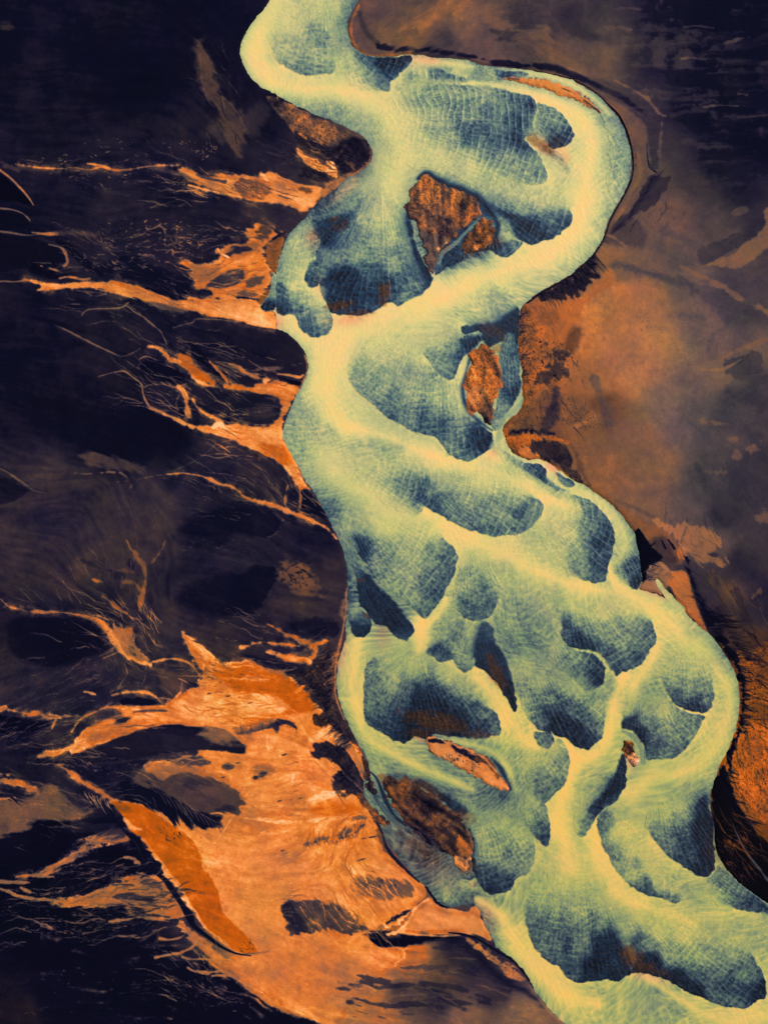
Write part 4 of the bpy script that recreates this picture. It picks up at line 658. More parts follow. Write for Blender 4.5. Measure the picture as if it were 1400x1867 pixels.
blob([(455,785),(490,785),(510,795),(512,810),(480,808),(455,798)], .85, .12, 10, .7)
stroke([(388,780,8),(400,773,10),(408,782,8)], .97, .05)
stroke([(300,755,6),(330,768,10),(352,780,8)], .84, .1, .7, .9, 3)
stroke([(520,852,6),(533,866,6),(548,872,5),(556,886,4)], .9, .15, .8, .7)
begin('narrow orange rivulet edging the black lens of sand above the middle left bank')
stroke([(305,865,4),(335,863,5),(370,869,6),(401,882,7),(426,889,7),(451,908,8),(483,918,10),(514,928,12),(546,941,12),(577,953,11),(600,967,8),(614,983,4)], .76, .28, .6, 1, 3, 1)
end()
stroke([(525,885,4),(522,900,5),(520,920,5)], .62, .3, .8, .9, 3); stroke([(551,885,4),(549,905,7),(547,925,7)], .62, .4, .8, .9, 3, 2)
blob([(556,893),(568,897),(580,917),(592,940),(600,955),(585,945),(565,938),(550,928),(552,908)], .05, 0, 3, .95, 2, 2)
ell(535,905,10,14,0,.08,0,5,.8)
stroke([(200,880,2),(244,876,3),(270,870,3),(295,866,3)], .36, .1, .9, .8, brk=.4)
specks(24, 420, 860, 60, 30, seed=14, v=.4, op=.5); specks(26, 390, 1000, 60, 20, seed=15, v=.4, op=.6); specks(16, 460, 1000, 60, 8, seed=16, v=.3, op=.5)
begin('large black lens of sand below the narrow orange rivulet', 'sand_island', 'sand island')
blob([(322,968,20),(350,940,22),(395,922,16),(445,915,8),(485,924,4),(512,942,3),(515,955,3),(503,970,3),(480,978,4),(440,975,8),(405,975,14),(360,985,20)], .07, 0, 7, .85, 6, 1)
end()

begin('black leaf shaped hollow of sand left of the rust speckled patch', 'sand_island', 'sand island')
blob([(318,1085,24),(350,1060,18),(410,1046,10),(470,1037,4),(500,1031,3),(506,1045,3),(503,1060,3),(488,1085,3),(475,1108,4),(450,1122,10),(400,1128,20),(350,1118,24),(320,1105,24)], .07, .1, 8, .85, 6, 1)
end()

stroke([(350,1128,5),(400,1132,5),(450,1125,7),(478,1108,8),(495,1085,8),(505,1058,6)], .17, .2, .9, .8, 3, 2)
blob([(506,1025),(530,1020),(562,1035),(582,1055),(592,1085),(565,1092),(535,1075),(512,1058),(504,1042)], .44, .6, 16, .85, 8, 3)
specks(60, 540, 1045, 36, 28, v=.12, h=.3, ln=(3, 10), wd=(2, 5), seed=17, jit=1.2)
# bottom left of the middle: bank rim and bristly strip
stroke([(634,1072,3),(630,1090,9),(624,1112,16),(628,1130,9)], .56, .2, 1, .85, 2, 1.5)
blob([(530,1135),(570,1128),(615,1130),(622,1140),(615,1160),(590,1165),(555,1160),(535,1148)], .09, .1, 8, .9, 4, 3)
begin('small orange spring with three ragged tongues above the bristly bank')
stroke([(488,1138,5),(500,1144,9),(518,1154,13),(540,1164,16),(560,1172,18),(573,1180,18),(572,1192,14),(566,1205,10)], .76, .7, .6, 1, 3, 1.5)
stroke([(440,1180,6),(455,1176,9),(472,1171,9),(500,1172,8),(525,1175,8),(545,1178,8)], .78, .4, .6, 1, 3, 1.5)
stroke([(486,1189,8),(500,1193,12),(520,1199,13),(545,1203,13),(568,1207,9)], .84, .3, .6, 1, 3, 1.5)
stroke([(570,1175,10),(585,1172,8),(598,1168,4)], .72, .7, .6, 1, 3, 1.5)
end()
ell(515,1184,16,4,5,.14,.1,3,.9); blob([(440,1190),(480,1196),(520,1208),(560,1212),(550,1235),(525,1230),(500,1218),(460,1205)], .09, 0, 5, .9, 3, 3)
blob([(572,1200),(590,1190),(604,1182),(614,1186),(612,1210),(609,1240),(611,1268),(622,1300),(640,1338),(657,1370),(645,1362),(625,1340),(605,1320),(592,1302),(586,1285),(572,1262),(555,1243),(530,1232),(545,1222),(565,1212)], .2, .45, 4, 1, 2, 3, 1.0)
stroke([(570,1225,20),(590,1205,22),(606,1190,14)], .3, .5, 1, .6, 4, 5)
blob([(588,1300),(605,1318),(625,1335),(645,1358),(654,1370),(640,1352),(615,1326),(596,1310)], .06, .2, 4, .9, 2, 1)
stroke([(632,1075,3),(631,1110,4),(625,1150,4),(618,1180,6),(612,1212,6),(611,1240,5),(611,1262,5),(618,1288,4),(628,1312,3)], .62, .15, .7, .9, 1.5, .6)
stroke([(628,1165,2),(619,1205,3),(617,1245,3),(618,1270,3),(628,1306,3),(645,1345,3)], .1, .2, .8, .7)
stroke([(575,1215,4),(555,1232,3)], .1, .2)
# --- brown tree of rust and long lines on the far left
blob([(145,830,8),(180,828,8),(225,835,10),(255,845,10),(270,856,12),(240,862,12),(200,855,12),(160,850,12)], .34, .35, 10, .85, 3, 2)
stroke([(137,863,2),(160,864,3),(210,861,4),(228,866,6),(238,876,6),(240,888,5),(230,895,3)], .46, .05, .8, .8, 2, .5, brk=.35)
stroke([(-20,845,3),(5,856,4),(22,866,4),(45,882,4),(60,893,3),(85,900,2)], .42, .25, .8, .9)
blob([(-20,870),(10,868),(40,884),(58,893),(50,900),(20,915),(-20,918)], .07, .1, 6, .8)
blob([(180,1000),(230,960),(300,930),(310,980),(290,1030),(260,1100),(230,1090),(200,1050)], .25, .3, 25, .6, 4, 1.5)
for pts, v in [([(232,985,4),(240,1000,7),(252,1018,12),(262,1032,18),(268,1052,13),(262,1080,11),(254,1105,7),(260,1119,3)], .5),([(303,985,4),(292,1008,7),(276,1028,8)], .44),([(195,1082,12),(208,1098,11),(222,1112,6),(232,1118,4)], .46),([(225,1060,6),(245,1062,9),(255,1075,8)], .44),([(172,1056,6),(180,1059,9),(188,1061,6)], .6),([(215,1040,6),(235,1042,8),(250,1045,8)], .36)]:
    stroke(pts, v, .55, .9, .9, 3, 2)
ell(240,1030,7,10,-30,.12,.1,4,.9); ell(275,995,16,12,20,.16,.1,8,.7); ell(228,1085,12,17,10,.2,.3,6,.9); ell(215,1050,14,10,0,.14,.1,5,.8)
stroke([(150,1020,10),(180,1035,12),(205,1040,8)], .08, 0, 1, .6, 3)
begin('thin orange stream entering at the far left edge and dropping in a pale ribbon')
stroke([(-20,1080,2),(0,1090,3),(18,1106,4),(45,1112,4),(62,1116,7),(85,1116,6),(110,1116,4),(140,1120,5),(165,1127,7),(182,1134,10)], .58, .2, .6, 1, 2.5, 1.5)
stroke([(178,1133,8),(192,1142,13),(203,1156,15),(213,1172,15),(222,1185,14),(236,1195,12),(252,1205,9),(276,1212,7)], .8, .22, .5, 1, 2.5, 1)
blob([(203,1138,4),(225,1142,4),(243,1142,4),(248,1160,5),(255,1180,5),(275,1205,5),(262,1208,4),(240,1200,4),(225,1188,4),(213,1165,4)], .6, .3, 5, 1, 3, 2)
end()
stroke([(110,1122,3),(150,1128,3)], .1, 0); ell(243,1186,12,3.5,55,.28,.2,3,.9)
for k, (x, y) in enumerate([(192,1150),(196,1160),(200,1170),(204,1180),(198,1186),(206,1190)]):
    stroke([(x + 8, y, 3), (x, y + 3, 3), (x - 8 - k * 2, y + 6 + k, 2)], .5, .15, .8, .9)
blob([(20,1130),(100,1126),(160,1130),(185,1150),(200,1172),(196,1190),(150,1205),(100,1220),(60,1210),(20,1190)], .055, .15, 10, .7)
stroke([(227,1195,4),(228,1210,3),(233,1228,4),(222,1245,3),(214,1262,3)], .45, .05, .8, .8, 3); stroke([(267,1215,3),(266,1232,3),(262,1245,3)], .48, .05, .8, .8, 3)
specks(60, 180, 1225, 60, 24, seed=18, v=.42, op=.7, jit=.4); specks(30, 60, 1250, 60, 40, seed=19, v=.4, op=.4)
stroke([(155,1261,5),(168,1263,7),(175,1266,3)], .7, .1)
# left edge patch
begin('orange smear of seepage on the left edge above a black hollow')
stroke([(-20,1284,8),(0,1290,9),(20,1294,8),(45,1300,8),(70,1302,12),(85,1305,13),(110,1306,10),(140,1305,4)], .6, .3, .8, 1, 4, 3)
end()
blob([(-20,1303),(20,1306),(60,1311),(95,1317),(75,1330),(40,1342),(0,1352),(-20,1352)], .025, 0, 6, 1, 2, 1)
stroke([(105,1308,5),(100,1318,5),(96,1328,4)], .6, .1)
for pts in ([(20,1345,3),(60,1330,3),(95,1318,2)], [(30,1365,2),(75,1345,2),(110,1335,2)]): stroke(pts, .3, 0, 1, .6, 2, 1, brk=.4)
# --- the great orange field
blob([(370,1750),(405,1765),(430,1785),(457,1802),(486,1824),(514,1842),(557,1856),(600,1875),(560,1990),(300,1990),(280,1800)], .045, .1, 5, 1, 3, 2)
begin('great orange field of iron mud with black sand islands filling the lower left', 'orange_mud_field', 'mud flat')
blob([(337,1157),(352,1168),(374,1183),(383,1197),(406,1210),(434,1206),(460,1206),(483,1217),(509,1223),(526,1233),(543,1243),(554,1254),(566,1271),(580,1286),(586,1297),(603,1323),(623,1340),(643,1354),(657,1374),(663,1388),(664,1437),(657,1446),(668,1468),(683,1491),(691,1524),(702,1553),(729,1575),(757,1600),(777,1618),(774,1636),(751,1661),(726,1684),(700,1694),(672,1703),(700,1712,15),(740,1735,35),(690,1790,60),(640,1830,60),(610,1890,20),(586,1868,6),(557,1850,6),(514,1836,5),(486,1818,5),(457,1796,5),(429,1773,5),(405,1752,4),(440,1734,3),(400,1712,3),(372,1690,3),(357,1670,3),(330,1630,3),(300,1590,3),(270,1545,3),(247,1508,3),(232,1488,3),(212,1466,3),(250,1460),(290,1476),(320,1462),(290,1425),(262,1405),(290,1388),(310,1388),(335,1378),(365,1372),(330,1330),(300,1322),(255,1334),(200,1352),(150,1368),(128,1378),(138,1352),(150,1330),(175,1312),(200,1305),(220,1290),(290,1285),(320,1272),(350,1252),(367,1235),(362,1210),(345,1180)], .82, .5, 4, 1, 3, 2)
stroke([(334,1152,6),(340,1165,10),(350,1180,14),(362,1200,20),(376,1220,24)], .72, .6, .6, 1, 4, 2)
stroke([(278,1207,4),(296,1203,6),(316,1201,7),(340,1206,6),(355,1218,5),(366,1232,5)], .78, .3, .6, 1, 2, 1)
stroke([(205,1268,5),(222,1263,8),(245,1261,8),(268,1262,8),(284,1270,7),(294,1280,4)], .72, .4, .6, 1, 2.5, 1.5)
stroke([(132,1334,4),(142,1318,6),(155,1306,6),(175,1298,6),(200,1289,7),(240,1290,7),(300,1291,9)], .7, .35, .6, 1, 2.5, 1.5)
stroke([(72,1380,9),(88,1374,12),(105,1372,7),(125,1364,6),(145,1354,6),(160,1348,8)], .66, .25, .6, 1, 3, 1)
stroke([(104,1393,4),(118,1398,8),(132,1408,12),(150,1425,14),(172,1436,16),(195,1450,16),(210,1462,14)], .74, .45, .6, 1, 3, 2)
stroke([(262,1398,8),(275,1392,14),(300,1398,12),(335,1402,14),(370,1410,18),(410,1418,24)], .78, .35, .6, 1, 4, 2)
end()
blob([(289,1222),(305,1212),(330,1208),(350,1214),(362,1232),(358,1244),(345,1250),(330,1265),(305,1268),(292,1250)], .27, .35, 6, .95, 3, 2)
blob([(290,1230),(300,1222),(320,1225),(330,1248),(310,1258),(295,1245)], .33, .4, 8, .6)
ell(322,1219,20,6,5,.13,0,5,.8); stroke([(326,1237,4),(338,1242,4),(346,1248,3)], .7, .25); stroke([(333,1243,6),(331,1258,6)], .46, .05, .9, .8); stroke([(322,1270,5),(330,1262,4)], .8,.1)
blob([(217,1277),(230,1270),(255,1272),(280,1275),(292,1280),(286,1285),(250,1286),(225,1284)], .06, 0, 3, 1, 2, 1)
blob([(172,1303),(190,1293),(205,1292),(222,1299),(222,1308),(200,1312),(182,1311)], .3, .2, 4, .95, 2, 1); ell(195,1304,16,6,-10,.16,0,4,.8); ell(223,1315,14,5,-15,.08,0,3,.95)
stroke([(245,1298,6),(275,1295,7),(305,1296,5)], .22, .1, .9, .9)
blob([(165,1330,12),(200,1318,12),(250,1315,12),(240,1335,12),(200,1348,12),(160,1356,10)], .56, .35, 12, .7, 3, 3)
begin('long black tongue of sand pointing right into the great orange field', 'sand_island', 'sand island')
blob([(100,1389),(150,1372),(200,1352),(255,1333),(293,1323),(330,1320),(350,1325),(400,1327),(430,1343),(448,1360),(443,1373),(420,1371),(380,1366),(345,1368),(310,1374),(270,1380),(220,1387),(150,1393)], .1, .1, 3, 1, 1.8, 1)
end()

blob([(300,1340),(400,1345),(430,1362),(380,1364),(310,1370)], .15, .15, 10, .6)
stroke([(300,1322,6),(350,1326,7),(400,1332,7),(435,1350,6),(447,1365,5)], .06, 0, .9, .6)
blob([(105,1395),(150,1394),(220,1390),(270,1384),(262,1400),(268,1408),(285,1425),(325,1452),(345,1490),(300,1478),(255,1462),(215,1448),(180,1432),(150,1412),(125,1402)], .1, 0, 4, 1, 3, 3)
specks(40, 200, 1400, 70, 12, seed=20, v=.42, op=.8); specks(20, 330, 1378, 24, 8, seed=21, v=.6, op=.8)
begin('small grey streaked oval of sand under the long black tongue', 'sand_island', 'sand island')
ell(352,1386,36,10,5,.24,.1,4,.95,3,3)
end()
stroke([(320,1390,3),(335,1380,4),(350,1378,3)], .6, .1)
ell(417,1397,13,7,5,.26,.15,4,.95); ell(480,1404,24,12,5,.55,.35,8,.9); ell(481,1410,9,6,-20,.12,0,3,.95,4,2); ell(467,1417,4,2.5,0,.14,0,2,.9)
ell(340,1440,100,50,15,.5,.3,30,.7,6,3); ell(455,1500,60,24,0,.6,.35,20,.6,6,3); ell(520,1720,110,34,10,.66,.3,25,.7,6,3); ell(600,1790,120,50,10,.6,.25,30,.6,6,3); ell(420,1340,60,20,5,.72,.3,16,.6,6,3)
begin('brown and black feathered sand patch beside the red orange tongue of mud', 'sand_island', 'sand island')
blob([(298,1418),(335,1408),(380,1416),(420,1428),(440,1448),(450,1460),(446,1470),(430,1487),(408,1492),(404,1506),(385,1512),(352,1507),(320,1495),(290,1478),(262,1460),(235,1442),(262,1412),(280,1410)], .3, .3, 5, .97, 4, 3)
end()

blob([(335,1425),(370,1418),(400,1425),(380,1432),(345,1436)], .2, .1, 8, .8, 3, 4); ell(410,1475,22,8,-5,.14,.05,6,.8)
blob([(220,1425),(265,1430),(300,1448),(330,1470),(360,1480),(395,1482),(405,1492),(395,1505),(370,1512),(335,1500),(290,1478),(255,1462),(225,1448)], .06, 0, 5, .95, 3, 6)
for i in range(11):
    x = 288 + i * 10; y = 1442 + i * 5.2
    stroke([(x, y, 2), (x + 9, y + 12, 3), (x + 16, y + 24, 2)], .26, .1, .9, .75)
stroke([(385,1483,4),(402,1482,6),(415,1488,5),(428,1486,4),(420,1496,3),(405,1520,3),(388,1540,3),(365,1552,3)], .86, .1, .8, .9)
stroke([(434,1337,4),(455,1333,6),(480,1327,9),(498,1322,12),(506,1332,12)], .15, .05, .7, .95, 4, 2); stroke([(508,1316,12),(525,1317,12),(538,1325,10),(541,1336,6)], .12, .05, .7, .95, 4, 2)
blob([(430,1330),(470,1315),(500,1310),(480,1325),(440,1340)], .42, .35, 6, .7, 3, 4); stroke([(488,1340,4),(487,1355,5),(491,1368,4)], .95, .05, .9, .8); stroke([(536,1410,4),(534,1422,5),(532,1432,4)], .95,.05,.9,.8); stroke([(512,1365,2),(511,1378,3)],.94,.05,.9,.8)
blob([(420,1214,10),(450,1210,6),(483,1219,4),(510,1226,4),(540,1246,3),(555,1258,3),(576,1288,3),(572,1298),(545,1300),(505,1304),(470,1312),(440,1313,8),(480,1305),(515,1300),(525,1290),(518,1278),(490,1268),(440,1264),(410,1250,12),(385,1225,12)], .69, .95, 6, .92, 3, 2)
blob([(320,1285,10),(370,1272,10),(430,1267,6),(485,1268,3),(512,1275,2),(521,1286,2),(513,1296,2),(480,1302,4),(430,1305,8),(360,1310,10),(320,1300,12)], .86, .28, 6, .9, 2, 2)
ell(465,1238,20,5,8,.72,.2,4,.8); ell(505,1225,22,5,22,.5,.4,5,.7,3,3); specks(70, 430, 1245, 60, 30, v=.4, h=.7, ln=(3, 9), wd=(1.5, 3), seed=22, op=.7); specks(40, 400, 1220, 30, 20, v=.2, h=.3, ln=(4, 12), wd=(1.5, 3), seed=23)
stroke([(372,1212,3),(370,1230,2),(362,1240,3)], .92, .05)
begin('bristly crescent of black scrubby sand at the right edge of the great orange field', 'sand_island', 'sand island')
blob([(572,1360,3),(585,1354,3),(600,1355,3),(620,1360,3),(640,1378,3),(655,1405,3),(663,1432,3),(660,1444,3),(640,1446,3),(618,1442,3),(611,1425,3),(612,1412,3),(620,1402,3),(604,1385,3),(590,1382,3),(574,1376,3)], .17, .25, 3, 1, 3, 3, .8)
end()

blob([(612,1415),(630,1400),(648,1420),(655,1440),(632,1442),(615,1435)], .12, .1, 5, .8, 2, 5); specks(60, 630, 1390, 26, 34, v=.5, h=.3, ln=(2, 6), wd=(1.2, 2.4), seed=24)
blob([(607,1428),(625,1435),(640,1447),(628,1452),(610,1442)], .2, .5, 3, .9, 4, 2, .6)
blob([(570,1304),(582,1300),(600,1306),(606,1318),(595,1328),(578,1328),(568,1316)], .24, .7, 3, 1, 4, 2, 1.0)
blob([(590,1325,3),(605,1326,3),(625,1342,4),(640,1360,6),(625,1358,8),(600,1345,8),(575,1350,10),(560,1350,8)], .93, .06, 6, .9, 3, 2)
stroke([(610,1352,10),(635,1365,12),(652,1385,12),(662,1410,8)], .62, .1, .9, .8)
for pts, v in [([(478,1470,6),(505,1469,8),(530,1465,8),(560,1456,10),(590,1450,8),(620,1447,6)], .92), ([(560,1465,10),(580,1452,12),(605,1444,9),(628,1442,6)], .96), ([(445,1492,4),(480,1494,6),(520,1497,8),(560,1496,9),(600,1490,5),(640,1488,3)], .92), ([(540,1485,10),(555,1470,8),(565,1455,6)], .92), ([(668,1574,3),(690,1582,6),(705,1588,6),(725,1600,5)], .92), ([(640,1580,6),(648,1592,5)], .95), ([(600,1620,7),(606,1630,4)], .93), ([(430,1530,5),(470,1540,4),(500,1535,4)], .86)]:
    stroke(pts, v, .08, .9, .85, 4, 3)
blob([(575,1468),(610,1460),(650,1462),(668,1475),(640,1486),(590,1488),(565,1480)], .72, .75, 10, .85, 3, 2)
blob([(470,1475),(500,1468),(540,1480),(520,1490),(480,1488)], .66, .45, 10, .7)
stroke([(555,1540,10),(575,1532,12),(600,1526,15),(625,1520,15),(645,1512,13),(662,1504,9)], .26, .15, .9, .85, 6, 5)
stroke([(565,1537,4),(600,1532,5),(635,1524,4),(655,1512,4)], .12, .05, .9, .7, 5, 2, brk=.3); stroke([(622,1495,4),(650,1490,6),(675,1490,5)], .3, .1, .9, .8, 5, 2, brk=.3)
for x, y in [(664,1528),(676,1526),(683,1525),(655,1568),(662,1566),(510,1460),(530,1458),(548,1455),(516,1550),(518,1376),(520,1375),(383,1264),(416,1269),(457,1281),(407,1417),(434,1391)]:
    stroke([(x - 4, y + 1, 2.2), (x, y, 3.6), (x + 4, y - 1, 2.2)], .12, .05, .9, .9, 2, .5)
blob([(490,1560),(520,1545),(560,1550),(540,1580),(505,1575)], .62, .35, 18, .7, 5, 5)
begin('dark brown smudged sand patch in the lower part of the great orange field', 'sand_island', 'sand island')
blob([(516,1640,5),(535,1638,5),(560,1640,6),(590,1640,8),(625,1655,8),(655,1672,8),(668,1690,5),(655,1700,5),(620,1703,5),(580,1702,5),(545,1703,4),(528,1692,4),(515,1665,4)], .24, .15, 6, .93, 5, 4, .3)
end()

blob([(518,1645),(535,1645),(548,1670),(560,1698),(545,1702),(530,1692),(517,1665)], .13, .05, 6, .9, 4, 3)
stroke([(545,1648,3),(556,1668,3),(563,1685,3)], .66, .3, .9, .7, 3, 3); stroke([(580,1645,3),(605,1670,4),(625,1695,3)], .55, .25, .9, .8, 3, 3); stroke([(615,1630,5),(640,1665,6),(655,1688,4)], .82, .2, .9, .8, 3, 3); stroke([(650,1645,6),(690,1680,6)], .76, .2, .9, .6, 3, 4)
blob([(640,1605,10),(680,1600,10),(730,1605,8),(752,1620,6),(745,1635,8),(700,1640,10),(660,1635,12)], .36, .2, 12, .85, 5, 4); specks(30, 690, 1612, 36, 10, v=.16, h=.1, seed=25, ln=(3, 8), wd=(2, 4))
stroke([(690,1692,10),(712,1678,10),(735,1664,8)], .42, .05, .9, .8, 3, 3)
stroke([(705,1682,8),(722,1672,10),(738,1664,8),(750,1658,4)], .07, 0, .6, .95, 2, 1)
blob([(664,1704,3),(680,1698,3),(693,1697,3)], .1, 0, 3, .9)
begin('jet black elongated hollow left of the pale orange pool', 'sand_island', 'sand island')
blob([(674,1706,3),(690,1699,3),(712,1696,3),(726,1699,3),(745,1704,3),(775,1706,3),(815,1706,5),(860,1712,8),(815,1715,12),(780,1718,10),(745,1722,4),(715,1727,3),(692,1725,3),(679,1717,3)], .025, 0, 3, 1, 1.5, 1)
end()

begin('deep red orange tongue of mud beside the black winding creek in the lower left', 'red_mud_tongue', 'mud flat')
blob([(205,1463),(222,1462),(243,1466),(268,1474),(292,1487),(320,1508),(344,1526),(358,1543),(367,1562),(372,1584),(384,1598),(397,1622),(403,1650),(412,1670),(433,1690),(454,1713),(470,1735),(435,1733),(408,1713),(382,1694),(362,1668),(350,1648),(328,1612),(306,1584),(280,1548),(268,1530),(250,1522),(240,1512),(228,1492)], .655, 1.25, 3, 1, 2, .6)
end()
stroke([(228,1492,8),(240,1506,12),(258,1512,8)], .88, .2, .9, .9); ell(225,1474,16,7,10,.5,.9,6,.8)
specks(50, 400, 1640, 26, 80, v=.25, h=.8, ln=(1.5, 5), wd=(1.2, 2.2), seed=26, op=.7); specks(16, 310, 1520, 20, 16, v=.1, h=.3, ln=(3, 8), wd=(2, 3.4), seed=27); specks(30, 450, 1725, 14, 16, v=.15, h=.6, ln=(1.5, 4), wd=(1.5, 2.5), seed=28)
stroke([(448,1740,6),(470,1737,7),(490,1734,6)], .35, .2, 1, .7)
# --- streams west of the black creek
begin('brown orange wash west of the black creek, upper one, narrowing to the left', 'orange_stream')
stroke([(30,1599,4),(55,1594,6),(75,1592,9),(100,1580,9),(125,1566,12),(145,1552,16),(170,1538,20),(195,1526,24),(220,1526,26),(232,1532,14)], .58, .25, .7, 1, 3, 4)
end()
stroke([(110,1572,3),(140,1552,3),(165,1532,3),(180,1520,3)], .72, .1, .9, .8, 2)
stroke([(228,1562,5),(245,1566,8),(256,1575,8)], .6, .1, .9, .9, 2, 2)
begin('brown orange wash west of the black creek, lower one, spreading like a hand', 'orange_stream')
blob([(96,1633),(130,1634),(160,1628),(190,1612),(220,1598),(245,1588),(262,1584),(280,1594),(298,1604),(310,1625),(326,1643),(340,1658),(336,1676),(345,1690),(370,1712),(405,1745),(440,1778),(480,1810),(520,1838),(500,1836),(460,1808),(425,1785),(400,1770),(372,1742),(350,1715),(338,1695),(318,1682),(290,1672),(250,1662),(200,1655),(150,1652),(100,1645)], .58, .28, 4, 1, 4, 5)
end()
stroke([(215,1632,16),(245,1632,22),(275,1640,16)], .14, .1, 1, .85, 3, 6); stroke([(180,1650,8),(230,1648,8),(270,1652,6)], .3, .2, 1, .7, 3, 5); stroke([(255,1600,8),(280,1612,12),(296,1622,6)], .24, .2, 1, .75, 3, 4); stroke([(290,1632,6),(310,1640,8)], .25, .2, 1, .7, 3,4); stroke([(280,1668,5),(310,1672,5)], .1, .0, 1, .8, 3,4)
stroke([(250,1590,5),(285,1600,6),(300,1608,5)], .72, .2, .9, .7)
for pts in ([(-20,1616,5),(10,1622,5),(30,1632,6),(60,1638,6),(98,1640,6)], [(0,1608,8),(30,1608,8),(55,1609,5)], [(200,1680,4),(235,1675,4),(262,1672,7),(300,1678,6),(330,1683,6)], [(283,1746,5),(300,1742,4),(325,1737,5),(346,1730,8),(360,1718,12)], [(333,1745,4),(350,1748,3),(375,1748,4),(400,1752,5)], [(343,1764,5),(355,1770,6),(380,1773,5),(405,1770,6),(425,1778,6)], [(388,1778,4),(415,1778,4),(440,1785,5)], [(292,1710,5),(310,1713,4),(330,1708,5),(342,1698,4)], [(55,1625,6),(40,1618,5)], [(450,1800,5),(480,1815,4)], [(100,1598,4),(70,1598,5)]):
    stroke(pts, .58, .2, .8, .95, 3, 1.5)
specks(70, 150, 1690, 110, 12, seed=29, v=.5, op=.8); specks(50, 400, 1810, 70, 36, seed=30, v=.55, op=.7, jit=1); specks(20, 200, 1790, 120, 40, seed=33, v=.5, op=.6, jit=1); specks(40, 200, 1850, 180, 14, seed=34, v=.3, op=.5); specks(40, 60, 1660, 60, 26, seed=35, v=.4, op=.6)
specks(40, 190, 1595, 40, 10, seed=36, v=.4, op=.6)
stroke([(430,1790,3),(462,1815,4),(500,1832,4),(560,1855,4)], .66, .1, .8, .8, 3, 2, brk=.3)
begin('black winding creek along the edge of the red mud tongue', 'black_creek', 'creek')
stroke([(198,1466,4),(204,1480,6),(210,1492,6),(222,1508,7),(236,1522,10),(250,1532,14),(258,1548,12),(263,1564,10),(274,1582,9),(288,1593,9),(300,1602,11),(309,1613,14),(320,1630,12),(332,1648,12),(340,1660,17),(347,1672,19),(352,1685,13),(364,1696,10),(378,1706,9),(397,1721,8),(415,1731,7),(432,1738,6),(458,1742,4)], .05, -.2, .4, 1, .5, 0)
stroke([(243,1530,3),(253,1545,3),(262,1565,2.5),(282,1590,2),(304,1610,2),(330,1650,2)], .34, -.6, 1, .75, .6, 0)  # slate reflections painted into the creek's colour
end()
# left edge lower
begin('orange crust streak at the left edge beside brown mud', 'orange_stream')
stroke([(-20,1414,14),(10,1420,13),(35,1428,12),(58,1438,12),(72,1446,6)], .6, .35, .7, 1, 4, 3)
end()
blob([(-20,1436),(20,1442),(60,1446),(85,1430),(120,1436),(150,1462),(165,1482),(130,1500),(90,1500),(50,1508),(20,1520),(-20,1535)], .42, .3, 12, .95, 4, 4)
blob([(-20,1439),(10,1440),(30,1446),(28,1453),(-20,1456)], .05, 0, 4, .9, 3, 4); stroke([(-20,1458,6),(10,1456,6),(35,1454,5)], .68, .2, .9, .9)
stroke([(60,1425,4),(80,1430,5),(75,1445,4)], .3, .3); blob([(115,1420),(140,1440),(165,1460),(160,1480),(135,1470),(110,1440)], .15, .05, 8, .8)
rc = random.Random(77)
for i in range(9):
    x = 152 + i * 5.4 + rc.uniform(-1.5, 1.5); y = 1440 + i * 2.4 + rc.uniform(-2, 2); q = rc.uniform(14, 28)
    stroke([(x, y, 2), (x + 3, y + q * .5, rc.uniform(2, 3.4)), (x + 11, y + q, 1.6)], .84 - rc.uniform(0, .2), .05, .9, .85, 2, .5)
blob([(90,1505),(150,1496),(200,1500),(230,1520),(205,1530),(160,1518),(110,1512)], .13, .1, 6, .8, 3, 2)
# --- pale orange pool and dark banks by the lower left shore
begin('pale orange pool against the river, walled by black banks, in the lower centre', 'orange_pool', 'pool')
blob([(705,1703),(729,1692),(743,1674),(755,1657),(766,1645),(778,1637),(790,1638),(803,1650),(823,1657),(851,1661),(868,1653),(880,1680),(896,1711),(885,1711),(871,1706),(843,1702),(814,1702),(790,1704),(771,1701),(743,1699),(725,1701)], .78, .2, 3, 1, 1.5, 1)
end()
stroke([(740,1697,6),(770,1698,10),(800,1698,10),(835,1698,6)], .68, .8, 1, .85); stroke([(752,1660,6),(768,1646,8),(780,1640,6)], .95, .02, .8, .9); stroke([(730,1700,4),(770,1704,4),(810,1706,4),(838,1704,3)], .86, .1, .8, .8, 3)
stroke([(818,1700,3),(843,1703,5),(870,1711,4),(900,1730,5),(937,1753,5),(960,1781,5),(980,1812,4),(1010,1848,4)], .05, 0, .6, 1, 1, .5)
blob([(820,1708),(850,1714),(880,1735),(905,1765),(940,1790),(960,1800),(975,1812),(990,1836),(960,1815),(920,1800),(885,1775),(850,1740),(810,1722)], .1, 0, 12, .9, 2, 2)
blob([(842,1706),(862,1711),(885,1728),(910,1748),(935,1765),(958,1784),(945,1783),(920,1775),(900,1758),(878,1738),(858,1722)], .64, .3, 3, .95, 4, 2, .4); specks(50, 905, 1752, 30, 16, v=.15, h=.3, ln=(1.5, 5), wd=(1.5, 2.6), seed=37)
for pts, v in [([(620,1800,10),(680,1790,16),(740,1800,18),(800,1795,16),(840,1800,12)], .14), ([(640,1825,8),(700,1830,14),(760,1828,16),(830,1830,14),(890,1825,8)], .13), ([(800,1720,20),(840,1735,26),(880,1770,26),(930,1805,18)], .17), ([(650,1845,6),(720,1850,8),(780,1846,6)], .24), ([(720,1770,8),(780,1762,14),(840,1768,12)], .22)]:
    stroke(pts, v, .1, 1, .75, 6, 8)
stroke([(665,1795,2),(675,1800,4),(685,1806,3)], .76, .2); stroke([(690,1812,4),(730,1815,5),(770,1812,4)], .42, .1, 1, .5, 3, 4)
